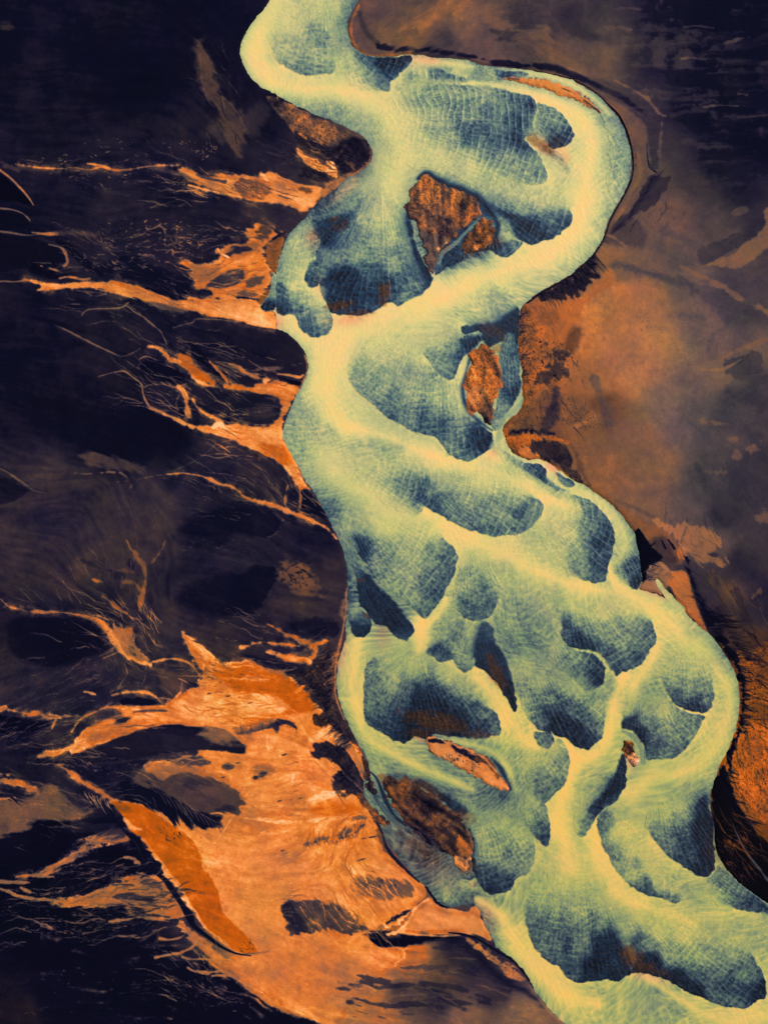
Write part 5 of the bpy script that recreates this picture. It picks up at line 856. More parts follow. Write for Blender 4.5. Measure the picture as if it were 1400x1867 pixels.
stroke([(686,1497,4),(697,1520,7),(705,1545,9),(722,1567,8),(742,1587,6),(764,1607,5)], .12, .05, .6, 1, 1.5, .5)
stroke([(777,1617,8),(786,1628,10),(798,1645,9),(815,1655,5)], .04, 0, .6, 1, 2, .5)
stroke([(664,1375,5),(667,1410,5),(664,1440,5)], .5, .15, .9, .6)
# --- the top right plain
blob([(656,0,3),(700,-60,3),(900,-60,20),(880,-10,18),(850,15,18),(810,32,14),(780,45,12),(760,55,10),(720,70,12),(690,85,8),(660,90,4),(645,78,4),(640,55,4),(645,30,4)], .36, .1, 8, .9, 3, 3)
blob([(720,58,10),(745,45,10),(775,22,8),(795,0,8),(815,-40,8),(890,-40,10),(868,0,12),(840,22,12),(800,40,10),(760,55,10)], .48, .25, 10, .8, 3, 2)
stroke([(655,25,14),(668,60,16),(690,80,12)], .2, .05, 1, .7)
stroke([(660,-5,4),(648,22,9),(640,45,8),(641,68,6),(652,90,5),(675,101,4),(711,101,4),(748,100,4)], .55, .35, .7, .95, 3, 1)
stroke([(690,85,8),(720,92,16),(760,92,18),(800,95,14),(850,102,10),(905,113,11),(960,120,12),(1000,124,18),(1045,140,26),(1085,155,30),(1125,172,26),(1155,190,18),(1180,205,10)], .08, 0, .9, .92, 2, 3)
blob([(880,35),(905,28),(930,40),(955,55),(985,48),(1000,42),(1005,58),(985,72),(960,78),(930,68),(900,62),(885,55)], .4, .15, 14, .8, 6, 5)
blob([(880,45),(910,52),(945,60),(965,72),(935,75),(900,68)], .2, .0, 8, .8, 4, 4); blob([(1010,20),(1060,5),(1060,50),(1110,65),(1120,80),(1080,78),(1050,70),(1020,50)], .16, 0, 14, .8, 5, 4)
blob([(945,68),(975,68),(1000,75),(1010,100),(980,105),(950,95)], .38, .2, 16, .7, 5, 6)
zone = .82 * sstep((GX - 1080 - .2 * np.abs(GY - 120) + 90 * FB2 + 50 * FB1) / 210) * sstep((400 - GY + 90 * FB2 + 40 * FB1) / 190)
band = fbm(GX / 95 + 1.2 * FB2 + .8 * FB1, (GY + .05 * GX) / 14 + .8 * FB1, 20, 4) + .35 * fbm(GX / 50 + .8 * FB1, (GY + .05 * GX) / 5 + .5 * FB1, 21, 3) + .5 * FB1 + .5 * FB2
TONE += zone * (np.clip(.075 + .17 * sstep((band + .1) * 1.1) * (1.3 - .9 * sstep((GX - 1130 + 160 * FB2 + 60 * FB1) / 260)) + .10 * sstep((1180 - GX + 120 * FB2) / 120), .03, .3) - TONE)
STAIN *= 1 - .8 * zone
stroke([(1245,50,3),(1270,48,5),(1300,52,3)], .26, .1, 1, .6, 3, 4); stroke([(1240,108,4),(1262,106,7),(1284,109,4)], .38, .2, 1, .8, 3, 4); stroke([(1280,196,4),(1310,193,6),(1345,194,4)], .32, .1, 1, .8, 3, 4); stroke([(1320,80,5),(1345,72,9),(1365,68,5)], .3, .1, 1, .7, 4, 5); stroke([(1345,172,6),(1360,173,7)], .26, 0, 1, .6, 3, 4); stroke([(1340,216,2),(1400,210,4)], .22, 0, 1, .6, 2, 4); stroke([(1100,52,8),(1125,50,10),(1150,54,6)], .34, .15, 1, .7, 5, 5); stroke([(1110,20,6),(1140,14,8),(1170,18,6)], .3, .1, 1, .7, 5, 5)
blob([(1075,165),(1100,175),(1130,190),(1165,215),(1182,245),(1180,300),(1190,330),(1160,350),(1150,385),(1128,400),(1120,400),(1135,365),(1152,335),(1157,300),(1152,265),(1140,230),(1122,205),(1100,186)], .37, .2, 8, .95, 2, 2)
stroke([(1160,270,10),(1165,300,16),(1165,322,18),(1150,350,14),(1138,375,12),(1122,400,10)], .48, .25, 1, .8)
stroke([(1178,262,2),(1180,290,4),(1184,305,6),(1198,316,3)], .08, 0, .8, .9, 1.5, 1)
blob([(1180,215),(1195,215),(1205,240),(1205,280),(1200,305),(1186,308),(1181,280),(1180,245)], .22, .05, 6, .85, 3, 5)
stroke([(1120,148,8),(1155,165,8),(1180,182,8),(1200,205,10),(1212,212,6)], .42, .2, 1, .85, 3, 3); stroke([(1206,220,8),(1204,250,8),(1202,285,10),(1208,308,8)], .38, .15, 1, .7, 3, 4)
blob([(1184,322,4),(1205,318,5),(1225,325,6),(1215,345,6),(1200,370,5),(1180,385,6),(1150,395,6),(1130,415,8),(1112,420,6),(1130,400,5),(1160,360,4),(1175,335,4)], .17, .15, 6, .92, 4, 6)
blob([(1115,405),(1160,400),(1180,420),(1170,450),(1130,450),(1100,440)], .22, .15, 12, .8, 4, 6)
stroke([(1158,268,5),(1156,310,6),(1142,345,6),(1125,375,6),(1112,400,5)], .3, .4, .9, .8, 3, 1, .5, brk=.2)
stroke([(960,127,3),(1017,138,3),(1051,149,3),(1081,166,3),(1105,188,3.4),(1125,208,3.6),(1139,233,3.8),(1148,260,3.8),(1153,289,3.8),(1153,314,3.6),(1146,338,3.6),(1131,367,3.6),(1112,402,3.6),(1102,430,3.6),(1088,456,4),(1067,479,4.4),(1044,500,5),(1017,517,5),(986,534,5),(961,552,5)], .03, .2, .6, .95, .8, .4)
stroke([(965,126,2),(1017,136,2),(1051,147,2),(1081,164,2),(1107,187,2.4),(1128,207,2.4),(1142,233,2.4),(1151,260,2.4),(1156,289,2.4),(1155,316,2.4)], .56, .4, .8, .8, 1, .4, brk=.3)
# right middle: fan of tan sand with dark fringe
stroke([(1105,428,6),(1125,438,8),(1140,450,6)], .46, .2, 1, .7, 3, 6)
blob([(985,536,2),(1017,520,2),(1046,500,2),(1066,480,3),(1080,470,3),(1086,485,3),(1082,495,3),(1090,505,2),(1075,512,2),(1068,528,2),(1058,535,2),(1052,543,2),(1038,540,2),(1020,545,2),(1002,546,3),(985,548,4)], .13, .5, 8, .95, 4, 5, .6)
blob([(1090,460,4),(1115,455,6),(1140,465,8),(1120,485,8),(1100,492,6),(1090,490,4)], .44, .3, 6, .9, 4, 6)
blob([(955,560,4),(990,550,4),(1050,548,6),(1085,515,6),(1110,490,10),(1122,510,12),(1115,545,16),(1090,570,16),(1060,600,16),(1010,605,14),(970,600,8)], .56, .65, 10, .9, 3, 2)
blob([(1072,548,8),(1115,520,8),(1120,560,10),(1080,610,10),(1050,650,10),(1045,620,10),(1060,580,8)], .6, .35, 10, .8, 5, 3, .25)
blob([(1040,600),(1060,600),(1050,640),(1030,650),(1025,625)], .3, .8, 14, .8); ell(1000,580,22,16,0,.42,.7,14,.7)
blob([(945,575,3),(965,565,4),(990,600,6),(1010,630,6),(1040,645,6),(1030,680,8),(1010,705,8),(985,715,6),(960,730,4),(951,712,3),(949,680,3),(944,640,3)], .5, .65, 6, .9, 4, 3, .6)
blob([(1005,645),(1020,635),(1030,650),(1020,668),(1028,680),(1010,690),(990,705),(980,695),(998,672)], .13, .4, 10, .8, 14, 2); specks(50, 1000, 660, 40, 40, v=.12, h=.4, ln=(2, 8), wd=(2, 4), seed=41, jit=1.3)
blob([(1010,700,3),(1025,712,8),(1060,735,10),(1095,755,12),(1090,780,14),(1055,790,14),(1020,785,10),(1000,780,8),(960,790,6),(925,785,4),(935,765,4),(960,735,4),(985,715,4)], .4, .55, 8, .9, 4, 3, .3)
blob([(1010,705,4),(1022,730,10),(1020,765,10),(1000,785,10),(985,775,14),(995,740,10)], .16, .35, 8, .8, 4, 4)  # dark shadow of the cone, painted into the tone
ell(1058,772,12,7,-20,.55,.4,6,.7,3,2)
stroke([(935,787,8),(960,787,13),(985,790,13),(1010,790,9)], .09, .3, 1, .85, 4, 2, .5)
blob([(920,785,3),(935,795,4),(960,792,4),(990,794,4),(1020,798,4),(1045,808,6),(1050,815,6),(1010,805,6),(970,812,6),(945,825,3),(930,815,2)], .58, .8, 5, .95, 5, 3, .6)
blob([(955,822,4),(975,808,4),(1010,805,4),(1040,818,5),(1047,835,5),(1040,852,4),(1055,868,4),(1069,885,3),(1050,878,3),(1030,862,3),(1008,848,3),(985,836,3)], .16, .45, 5, .95, 5, 3, .7)
blob([(945,825,3),(960,815,4),(985,836,4),(1005,848,3),(1022,858,3),(1005,849,2),(985,838,2),(965,838,2)], .6, .4, 4, .85, 3, 2)
stroke([(985,838,3),(1006,848,6),(1022,858,6),(1035,868,4)], .62, .2, .8, .9)
stroke([(1040,810,10),(1052,835,14),(1060,860,14),(1075,885,8)], .3, .6, 1, .8, 4, 2)
for pts, v, o in [([(1085,690,20),(1100,730,26),(1108,770,30)], .24, .6), ([(1120,480,20),(1200,505,26),(1270,530,30),(1340,560,34),(1420,590,34)], .26, .75), ([(1210,420,20),(1270,450,24),(1320,500,24),(1380,530,30)], .27, .6), ([(1240,510,16),(1290,550,24),(1350,590,30)], .24, .6), ([(1320,580,30),(1370,620,26)], .28, .55), ([(1240,575,20),(1280,580,20)], .28, .5), ([(1330,720,40),(1390,740,60)], .2, .7), ([(1300,770,30),(1360,790,50),(1400,850,50)], .2, .6), ([(1270,850,20),(1300,900,50),(1330,930,40)], .22, .6), ([(1340,1010,40),(1370,1050,60)], .16, .6), ([(1290,640,14),(1300,610,16),(1330,590,10)], .28, .4)]:
    stroke(pts, v, .02, 1, o, 6, 8)
blob([(1288,484,4),(1310,468,4),(1335,463,4),(1352,447,4),(1375,432,4),(1392,412,5),(1394,385,6),(1410,380,6),(1412,430,6),(1395,455,6),(1368,475,6),(1340,490,6),(1310,488,5)], .46, .25, 6, .9, 3, 3)
blob([(1300,440,4),(1340,430,5),(1370,425,5),(1350,446,3),(1330,462,3),(1290,480,3),(1270,465,6)], .2, .05, 7, .8, 4, 5)
stroke([(1240,485,8),(1280,505,10),(1310,520,10),(1350,545,8)], .44, .3, 1, .7, 4, 4); stroke([(1310,660,8),(1340,640,10),(1380,625,14),(1420,610,20)], .44, .3, 1, .8, 4, 3)
blob([(1320,655,5),(1350,650,5),(1370,640,5),(1390,650,5),(1385,680,6),(1350,690,6),(1325,680,6)], .22, .05, 7, .75, 4, 4); stroke([(1280,675,5),(1320,672,6),(1350,655,3)], .5, .35, 1, .7, 3, 3)
stroke([(1382,560,14),(1400,570,18)], .48, .3, 1, .8, 4, 3); ell(1347,385,6,14,70,.34,.1,5,.6)
for x, y, rx, ry in [(1340,800,8,4),(1390,805,12,4),(1300,860,16,4),(1370,820,10,6),(1340,830,8,5),(1300,770,20,4),(1395,945,18,10)]:
    ell(x, y, rx * 1.2, ry, 5, .42, .4, 9, .6, 7, 3)
stroke([(1250,765,6),(1275,785,10),(1300,805,6)], .3, 0, 1, .5)
specks(160, 1230, 570, 110, 110, v=.3, h=.2, ln=(2, 5), wd=(1.3, 2.4), seed=42, op=.45, jit=1.2); specks(80, 1190, 930, 80, 40, v=.2, h=.2, ln=(2, 5), wd=(1.3, 2.4), seed=43, op=.5, jit=.4); specks(60, 1230, 390, 60, 40, v=.2, h=.2, seed=44, op=.5, ln=(2, 6)); specks(80, 1130, 620, 60, 60, v=.36, h=.4, seed=45, op=.5, ln=(2, 6))
# right bank, lower
blob([(1080,885,4),(1115,910,4),(1150,935,8),(1190,955,8),(1220,975,8),(1240,1000,6),(1245,1025,6),(1225,1030,8),(1205,1020,6),(1185,1000,5),(1165,980,4),(1145,955,3),(1110,915,3)], .44, .65, 6, .95, 3, 2)
stroke([(1120,912,8),(1160,928,14),(1195,945,12)], .26, .3, 1, .5); blob([(1185,985),(1205,975),(1225,1000),(1235,1025),(1215,1030),(1195,1012)], .22, .5, 10, .8)
blob([(1160,970,2),(1170,975,2),(1182,990,3),(1195,1000,3),(1206,1015,3),(1198,1022,3),(1190,1028,3),(1180,1045,3),(1176,1062,2),(1165,1068,2),(1162,1040,2),(1162,1005,2)], .015, 0, 3, 1, 3, 3)
stroke([(1205,985,3),(1212,1000,4)], .03, 0); stroke([(1218,985,5),(1228,1000,7)], .05, 0)
blob([(1166,1078,2),(1176,1055,3),(1182,1035,3),(1195,1028,4),(1212,1030,4),(1222,1045,6),(1220,1065,5),(1205,1085,4),(1190,1080,3)], .58, .12, 5, .95, 4, 5)
begin('bright orange tongue of mud between a black hollow and the river on the right', 'orange_mud_tongue', 'mud flat')
blob([(1216,1052,3),(1230,1040,4),(1248,1042,4),(1256,1060,4),(1263,1085,4),(1278,1125,4),(1290,1156,3),(1272,1139,2),(1252,1119,2),(1236,1100,2),(1224,1075,3)], .63, .5, 4, 1, 2, 1)
end()
stroke([(1226,1075,6),(1240,1095,8),(1258,1115,7)], .68, .55, 1, .8); ell(1240,1010,6,14,-25,.62,.75,4,.9)
stroke([(1195,950,5),(1222,968,7),(1238,985,8),(1248,1005,9),(1254,1030,10),(1262,1060,14),(1278,1095,28),(1298,1130,40),(1312,1160,26)], .045, .2, .8, .95, 2, 3)
begin('flat tan sand apron with a ragged upper edge on the right', 'sand_apron', 'sand flat')
blob([(1188,948,3),(1205,955,3),(1222,960,3),(1240,954,3),(1256,960,3),(1275,958,3),(1292,966,3),(1312,985,4),(1302,998,4),(1310,1012,4),(1322,1030,5),(1300,1032,5),(1272,1026,4),(1250,1010,3),(1232,985,3),(1210,962,3)], .52, .32, 4, 1, 4, 3)
end()
ell(1298,1012,12,7,15,.2,.05,4,.9,3,3); stroke([(1236,990,4),(1260,1015,6),(1280,1035,5)], .62, .2, 1, .8, 3)
blob([(1255,1010),(1280,1035),(1300,1060),(1310,1100),(1290,1110),(1265,1060)], .24, .1, 10, .8, 4, 6)
for pts, v in [([(1300,1040,16),(1330,1080,22),(1345,1110,14)], .4), ([(1290,1040,8),(1310,1075,14),(1330,1110,16),(1350,1160,18)], .34), ([(1370,1090,10),(1385,1075,12)], .42)]:
    stroke(pts, v, .6, 1, .7, 6, 8)
stroke([(1340,1080,20),(1360,1130,30)], .14, .3, 1, .6, 6, 8)
blob([(1316,1172,2),(1330,1180,5),(1360,1190,10),(1420,1190,10),(1420,1500,6),(1400,1480,6),(1385,1500,4),(1365,1480,4),(1350,1470,4),(1340,1440,4),(1325,1425,3),(1326,1400,2),(1336,1356,2),(1348,1316,2),(1352,1275,2),(1349,1245,2),(1336,1212,2)], .47, .95, 6, .95, 4, 4, .5)
blob([(1340,1330,4),(1370,1320,6),(1420,1340,6),(1420,1480,6),(1390,1500,5),(1370,1470,5),(1350,1450,4),(1335,1420,4),(1332,1380,3)], .62, .85, 6, .9, 3, 4, .7)
stroke([(1312,1164,10),(1330,1190,12),(1346,1220,12),(1353,1250,8),(1354,1280,6),(1350,1318,6),(1338,1357,7),(1324,1390,10),(1312,1425,16),(1306,1460,20),(1312,1500,24),(1318,1540,22)], .012, .4, .6, .97, 3, 3)  # shaded water side of the scrub, painted as a black strip
blob([(1300,1420,3),(1325,1425,5),(1340,1455,4),(1360,1490,4),(1385,1530,5),(1420,1560,6),(1420,1650,4),(1380,1632,3),(1345,1604,3),(1318,1575,3),(1304,1540,3),(1300,1480,3)], .05, 1, 6, .95, 3, 4)
specks(70, 1335, 1540, 26, 50, v=.36, h=1, ln=(4, 14), wd=(1.5, 3.5), seed=46, op=.8, jit=.7); specks(120, 1375, 1400, 40, 90, v=.1, h=.6, ln=(2, 8), wd=(1.3, 2.6), seed=47, op=.8, jit=1); specks(60, 1370, 1240, 36, 60, v=.15, h=.8, ln=(3, 9), wd=(1.5, 2.6), seed=48, op=.7, jit=.6); specks(60, 1300, 1140, 30, 40, v=.2, h=.9, ln=(6, 16), wd=(1.3, 2.4), seed=49, op=.5, jit=.3)
begin('thin blue black creek threading the scrub at the right edge', 'creek', 'creek')
stroke([(1330,1490,2),(1340,1515,3),(1352,1540,5),(1364,1560,6),(1380,1580,7),(1395,1600,8),(1415,1620,8)], .34, -.6, .6, 1, 1, .5)
end()
# rills: pale threads round the seepage streams, dark and pale fingers through the mud
print('rills')
strands(60, 260, 470, 150, 60, .5, .12, (15, 60), (1.2, 2.2), 61, .7, -1, only=(0, .4))
strands(70, 420, 470, 75, 70, .8, .15, (15, 60), (1.2, 2.4), 62, .8, only=(.2, .9)); strands(50, 430, 480, 70, 60, .2, .1, (15, 50), (1.4, 3), 63, .75, only=(.4, 1))
strands(60, 420, 345, 130, 28, .85, .12, (15, 60), (1.2, 2.4), 64, .8, -1); strands(40, 470, 345, 100, 26, .2, .2, (12, 50), (1.4, 3.2), 65, .75, only=(.4, 1))
strands(40, 280, 555, 170, 26, .6, .12, (20, 80), (1.2, 2.4), 66, .75, -1); strands(50, 330, 550, 170, 22, .35, .3, (15, 50), (1.3, 2.6), 67, .6, only=(.5, 1))
strands(110, 390, 700, 150, 75, .62, .15, (20, 80), (1.2, 2.4), 68, .8, -1); strands(40, 480, 800, 80, 50, .9, .1, (20, 70), (1.2, 2.4), 69, .8, -1); strands(36, 460, 740, 90, 60, .25, .2, (15, 50), (1.3, 2.8), 70, .7, only=(.5, 1))
strands(60, 480, 910, 120, 50, .55, .15, (20, 70), (1.2, 2.2), 71, .75, -1); strands(40, 560, 910, 40, 50, .75, .25, (15, 50), (1.2, 2.4), 72, .8)
strands(50, 200, 1200, 120, 60, .5, .12, (20, 70), (1.2, 2.2), 73, .75, -1); strands(40, 240, 1150, 60, 60, .75, .15, (20, 60), (1.2, 2.4), 74, .8, -1)
strands(40, 200, 1050, 90, 70, .36, .35, (20, 70), (1.3, 3), 75, .6); strands(50, 110, 1320, 110, 60, .5, .15, (20, 80), (1.2, 2.2), 76, .7, -1)
strands(90, 430, 1270, 130, 60, .9, .2, (20, 80), (1.2, 3), 77, .6, only=(.5, 1)); strands(90, 420, 1260, 130, 60, .45, .5, (15, 60), (1.3, 3), 78, .6, only=(.5, 1))
strands(80, 500, 1480, 180, 130, .95, .1, (25, 110), (1.6, 4.5), 79, .42, only=(.5, 1)); strands(60, 500, 1500, 190, 140, .58, .35, (20, 90), (2, 6), 80, .4, only=(.5, 1)); strands(60, 560, 1500, 130, 120, .3, .2, (10, 40), (1.4, 3.4), 81, .45, only=(.5, 1))
strands(70, 620, 1640, 110, 60, .9, .12, (25, 90), (1.3, 3), 82, .7, only=(.25, 1)); strands(50, 620, 1640, 120, 60, .3, .2, (20, 70), (1.4, 3.4), 83, .6, only=(.5, 1))
strands(40, 180, 1330, 90, 60, .85, .12, (20, 90), (1.3, 2.8), 84, .75, only=(.4, 1)); strands(50, 180, 1330, 110, 60, .15, .1, (20, 70), (1.5, 3.5), 85, .75, only=(.4, 1))
strands(90, 200, 1640, 190, 80, .62, .18, (25, 110), (1.2, 2.6), 86, .8, -1); strands(60, 230, 1620, 120, 50, .12, .1, (25, 90), (1.6, 4), 87, .8, only=(.35, 1)); strands(40, 390, 1790, 100, 50, .6, .15, (25, 90), (1.2, 2.6), 88, .8, -1)
strands(50, 90, 1460, 110, 50, .62, .2, (20, 80), (1.3, 3), 89, .5); strands(40, 760, 1800, 170, 50, .4, .2, (30, 110), (1.5, 4), 90, .5); strands(40, 300, 1420, 90, 50, .45, .15, (20, 60), (1.3, 2.4), 91, .7)
strands(40, 520, 1195, 90, 40, .6, .3, (15, 60), (1.3, 2.6), 92, .8); strands(60, 590, 1230, 50, 70, .45, .4, (10, 40), (1.3, 2.8), 93, .7); strands(60, 580, 290, 110, 50, .5, .3, (10, 50), (1.3, 2.6), 94, .7); strands(50, 590, 290, 90, 40, .06, .1, (10, 40), (1.5, 3.2), 95, .8)
strands(60, 1000, 700, 80, 110, .12, .4, (8, 40), (1.4, 3.4), 96, .7); strands(50, 1230, 1010, 90, 80, .2, .3, (10, 50), (1.4, 3), 97, .6); strands(60, 1180, 370, 50, 60, .12, .15, (10, 40), (1.3, 2.4), 98, .7); strands(24, 1130, 500, 90, 60, .3, .2, (10, 40), (1.6, 3.4), 99, .35)
teeth([(985,534),(1017,518),(1044,500),(1066,480),(1082,462)], 150, (14, 44), 62, .12, .45, (2, 5), 101, .75, 16); teeth([(1010,515),(1050,495),(1075,470)], 40, (10, 40), 35, .12, .4, (2, 4.5), 102, .7)
teeth([(1090,440),(1110,425)], 10, (14, 36), 25, .24, .2, (1.5, 3.5), 103, 0.4); teeth([(1095,450),(1080,475)], 10, (14, 36), 30, .52, .3, (1.5, 3), 104, 0.4)
teeth([(1185,330),(1165,365),(1140,400),(1115,425)], 150, (14, 44), -50, .12, .15, (1.4, 3), 105, .8, 16); teeth([(1182,205),(1182,260),(1184,305)], 40, (10, 24), 5, .16, .05, (1.4, 3), 106, 0.45)
teeth([(1125,180),(1150,195),(1180,215)], 26, (8, 22), -40, .12, .05, (1.5, 3), 107, 0.45)
teeth([(1215,955),(1245,950),(1275,955),(1300,970)], 60, (6, 20), -95, .3, .1, (1.5, 3.5), 108, .8, 20); teeth([(1205,945),(1250,940),(1300,955)], 24, (6, 22), 85, .26, .1, (1.5, 3.5), 109, 0.5, 20)
teeth([(1165,985),(1180,1005),(1186,1030),(1180,1055)], 60, (8, 24), -10, .03, .1, (2, 4), 110, .95, 30); teeth([(1225,1050),(1205,1035),(1190,1035)], 50, (14, 40), 130, .42, .2, (1.3, 2.6), 111, .7, 40)
teeth([(1318,1175),(1340,1210),(1351,1250),(1352,1290),(1345,1330)], 110, (8, 30), 10, .04, .5, (2, 4.5), 112, .9, 22)
teeth([(1330,1400),(1315,1430),(1340,1470),(1365,1500)], 90, (10, 40), 40, .04, .6, (2, 5), 113, .9, 30); teeth([(1310,1120),(1330,1160),(1360,1200)], 90, (10, 46), 5, .06, .6, (1.6, 3.6), 114, .7, 14)
strands(120, 1370, 1330, 45, 170, .16, .8, (14, 60), (1.6, 4), 115, .75, wig=.5); strands(90, 1370, 1330, 45, 160, .66, .9, (12, 50), (1.4, 3), 116, .6, wig=.5); strands(70, 1350, 1540, 40, 70, .4, 1, (14, 50), (1.6, 3.6), 117, .8, wig=.4); strands(60, 1330, 1100, 60, 60, .3, .8, (14, 50), (1.6, 3.6), 118, .6)
teeth([(600,1190),(608,1220),(606,1255),(600,1290),(620,1330),(640,1360)], 190, (10, 34), 142, .08, .2, (1.6, 3.4), 119, .85, 18); teeth([(615,1190),(609,1230),(611,1270)], 110, (6, 26), 145, .5, .4, (1.3, 2.6), 120, .7, 22)
teeth([(548,1228),(566,1250),(584,1285)], 60, (8, 26), -28, .1, .3, (1.6, 3.6), 121, .9, 18); teeth([(545,1240),(570,1265),(586,1290)], 40, (6, 20), 150, .1, .4, (1.5, 3), 122, .9, 20)
teeth([(215,480),(260,475),(300,485),(335,495)], 90, (16, 50), 24, .2, .1, (1.3, 2.4), 123, .55, 10); teeth([(270,525),(300,538),(335,545)], 50, (8, 26), -150, .05, 0, (1.8, 3.6), 124, .9, 14)
teeth([(440,1337),(470,1330),(500,1325),(535,1325)], 30, (6, 20), -105, .2, .1, (1.5, 3.5), 125, 0.5, 18); teeth([(560,1535),(600,1528),(640,1517),(662,1507)], 50, (8, 26), -84, .22, .1, (1.4, 3), 126, 0.5, 14); teeth([(560,1537),(610,1532),(655,1518)], 60, (4, 10), 60, .18, .1, (1.5, 3), 127, .85, 40)
teeth([(612,1410),(606,1425),(612,1440)], 30, (10, 40), 50, .2, .2, (1.5, 3), 128, .8); teeth([(640,1400),(655,1420),(660,1440)], 30, (10, 40), 230, .34, .3, (1.3, 2.6), 129, 0.45, 14); teeth([(640,1610),(690,1605),(740,1612)], 30, (8, 22), 100, .24, .15, (1.4, 3), 130, 0.35, 20)
teeth([(520,1640),(560,1640),(610,1645),(650,1665)], 40, (20, 60), 58, .2, .1, (1.4, 3.2), 131, 0.4, 10); teeth([(530,1638),(600,1640)], 20, (30, 70), 55, .6, .3, (1.3, 2.4), 132, 0.35, 10)
teeth([(265,1470),(300,1480),(340,1500),(390,1512)], 24, (10, 30), -125, .05, 0, (2, 4.5), 133, 0.6, 14); teeth([(355,1410),(400,1425),(440,1455)], 24, (8, 24), -60, .38, .3, (1.5, 3), 134, 0.3, 20)
teeth([(30,1545),(100,1510),(150,1500)], 24, (8, 28), 20, .4, .3, (1.5, 3.2), 135, 0.4, 20); teeth([(20,1455),(30,1450)], 12, (10, 30), 30, .04, 0, (2, 4), 136)
teeth([(120,1560),(170,1530),(225,1528)], 40, (10, 30), -20, .7, .2, (1.3, 2.4), 137, .6); teeth([(60,1592),(120,1580),(180,1552),(225,1540)], 30, (8, 24), 150, .05, 0, (1.8, 3.6), 138, 0.6, 20)
teeth([(945,575),(948,610),(950,650),(955,700)], 70, (8, 26), -30, .12, .4, (1.6, 3.6), 139, .7, 40); teeth([(955,560),(990,560),(1010,610)], 50, (8, 30), 60, .4, .7, (1.4, 3), 140, .6, 20); teeth([(925,795),(950,790),(990,792)], 60, (6, 18), -80, .08, .4, (1.6, 3.2), 141, .85, 30)
teeth([(1012,705),(1000,740),(985,775)], 30, (10, 40), 30, .24, .4, (1.4, 2.8), 142, 0.35, 30); teeth([(1010,705),(1050,735),(1095,760)], 30, (10, 40), 80, .46, .3, (1.4, 2.6), 143, 0.35, 25)
teeth([(740,1460),(760,1490),(790,1525),(815,1550)], 60, (6, 20), 160, .08, .3, (1.8, 3.6), 144, .85, 50); teeth([(560,250),(600,270),(650,265)], 60, (8, 26), 30, .08, .2, (1.6, 3.4), 145, .8, 30); teeth([(500,185),(560,210),(620,240)], 160, (5, 14), 25, .3, .3, (1.4, 2.6), 146, .6, 60, True); teeth([(520,205),(570,235),(610,255)], 160, (5, 14), 25, .55, .3, (1.3, 2.4), 147, .6, 60, True)
for q, (x, y, rx, ry) in enumerate([(230,470,140,50),(400,470,60,60),(330,350,120,30),(200,300,150,14),(330,690,110,60),(430,680,90,36),(430,880,110,30),(150,1110,120,20),(240,1210,90,50),(120,1330,100,40),(480,1150,70,30),(170,1620,150,50),(330,1780,80,40),(90,1700,90,30),(180,1380,80,24),(300,590,110,40)]):
    strands(15, x, y, rx, ry, .62, .08, (20, 75), (1.4, 2.6), 200 + q, .6, -1, .4, only=(0, .45))
# islands: tone of their own
blob(ISLES['scrub_island_round'][0], .5, .6, 4, .95, 3, 2, 1.0)
blob([(772,352),(800,345),(815,370),(820,400),(800,425),(778,425),(768,395)], .55, .45, 14, .8, 4, 4)
blob([(765,425,4),(790,430,6),(815,432,6),(806,452,4),(795,478,3),(790,500,3),(775,475,3)], .3, 0, 10, .85, 3, 4, .3)
blob([(800,452,3),(820,442,3),(812,458,3)], .8, .1, 3, .9)
blob(ISLES['scrub_island_tail'][0], .52, .75, 3, .95, 3, 2, 1.0); stroke([(856,452,6),(866,454,6),(874,446,6)], .7, .3, .9, .8)
blob(ISLES['long_scrub_island'][0], .56, .7, 3, .95, 4, 2, 1.0)
blob([(855,710),(880,705),(890,715),(880,735),(862,740),(852,728)], .68, .4, 8, .9, 3, 2, .4)
blob([(880,740),(895,735),(893,768),(880,765)], .2, .5, 6, .8, 4, 2)
blob(ISLES['sand_spit'][0], .74, .3, 3, 1, 2, 1); stroke([(1020,160,3),(1045,170,6),(1070,187,6),(1092,205,4)], .2, .3, .9, .8, 3, 1); stroke([(925,143,4),(945,145,5)], .3,.2,.9,.7)
blob(ISLES['lens_island'][0], .74, .3, 3, 1, 2, 1)
blob([(780,1348),(800,1352),(830,1370),(850,1385),(840,1400),(815,1390),(795,1370)], .76, .05, 6, .8, 3, 2)
stroke([(783,1350,5),(805,1352,8),(830,1365,11),(850,1376,12),(872,1384,10)], .08, .1, .7, .97, 3, 2, .6)
stroke([(870,1382,10),(890,1394,12),(908,1416,10)], .34, .8, .8, .9, 3, 2, .8); specks(130, 840, 1388, 44, 20, v=.12, h=.3, ln=(1.5, 5), wd=(1.4, 2.8), seed=50, jit=1); stroke([(885,1412,14),(905,1428,12),(925,1438,6)], .8, .2, .8, .85)
blob(ISLES['mossy_island'][0], .34, .75, 4, 1, 5, 3, .8)
blob([(706,1425),(735,1425),(742,1445),(738,1470),(755,1490),(770,1510),(755,1510),(735,1490),(720,1470),(708,1450)], .5, .85, 5, .9, 5, 3, .8)
blob([(760,1440),(790,1455),(800,1475),(780,1490),(765,1475),(755,1455)], .18, .6, 8, .8, 5, 4, .6); blob([(745,1500),(775,1515),(800,1540),(815,1555),(800,1552),(775,1532),(755,1515)], .06, .3, 5, .9, 5, 2)
blob([(800,1490),(830,1495),(845,1520),(830,1535),(810,1520)], .24, .5, 8, .7, 5, 4); blob([(835,1530),(858,1540),(855,1560),(838,1560)], .5, .8, 5, .85, 6, 2, .5)
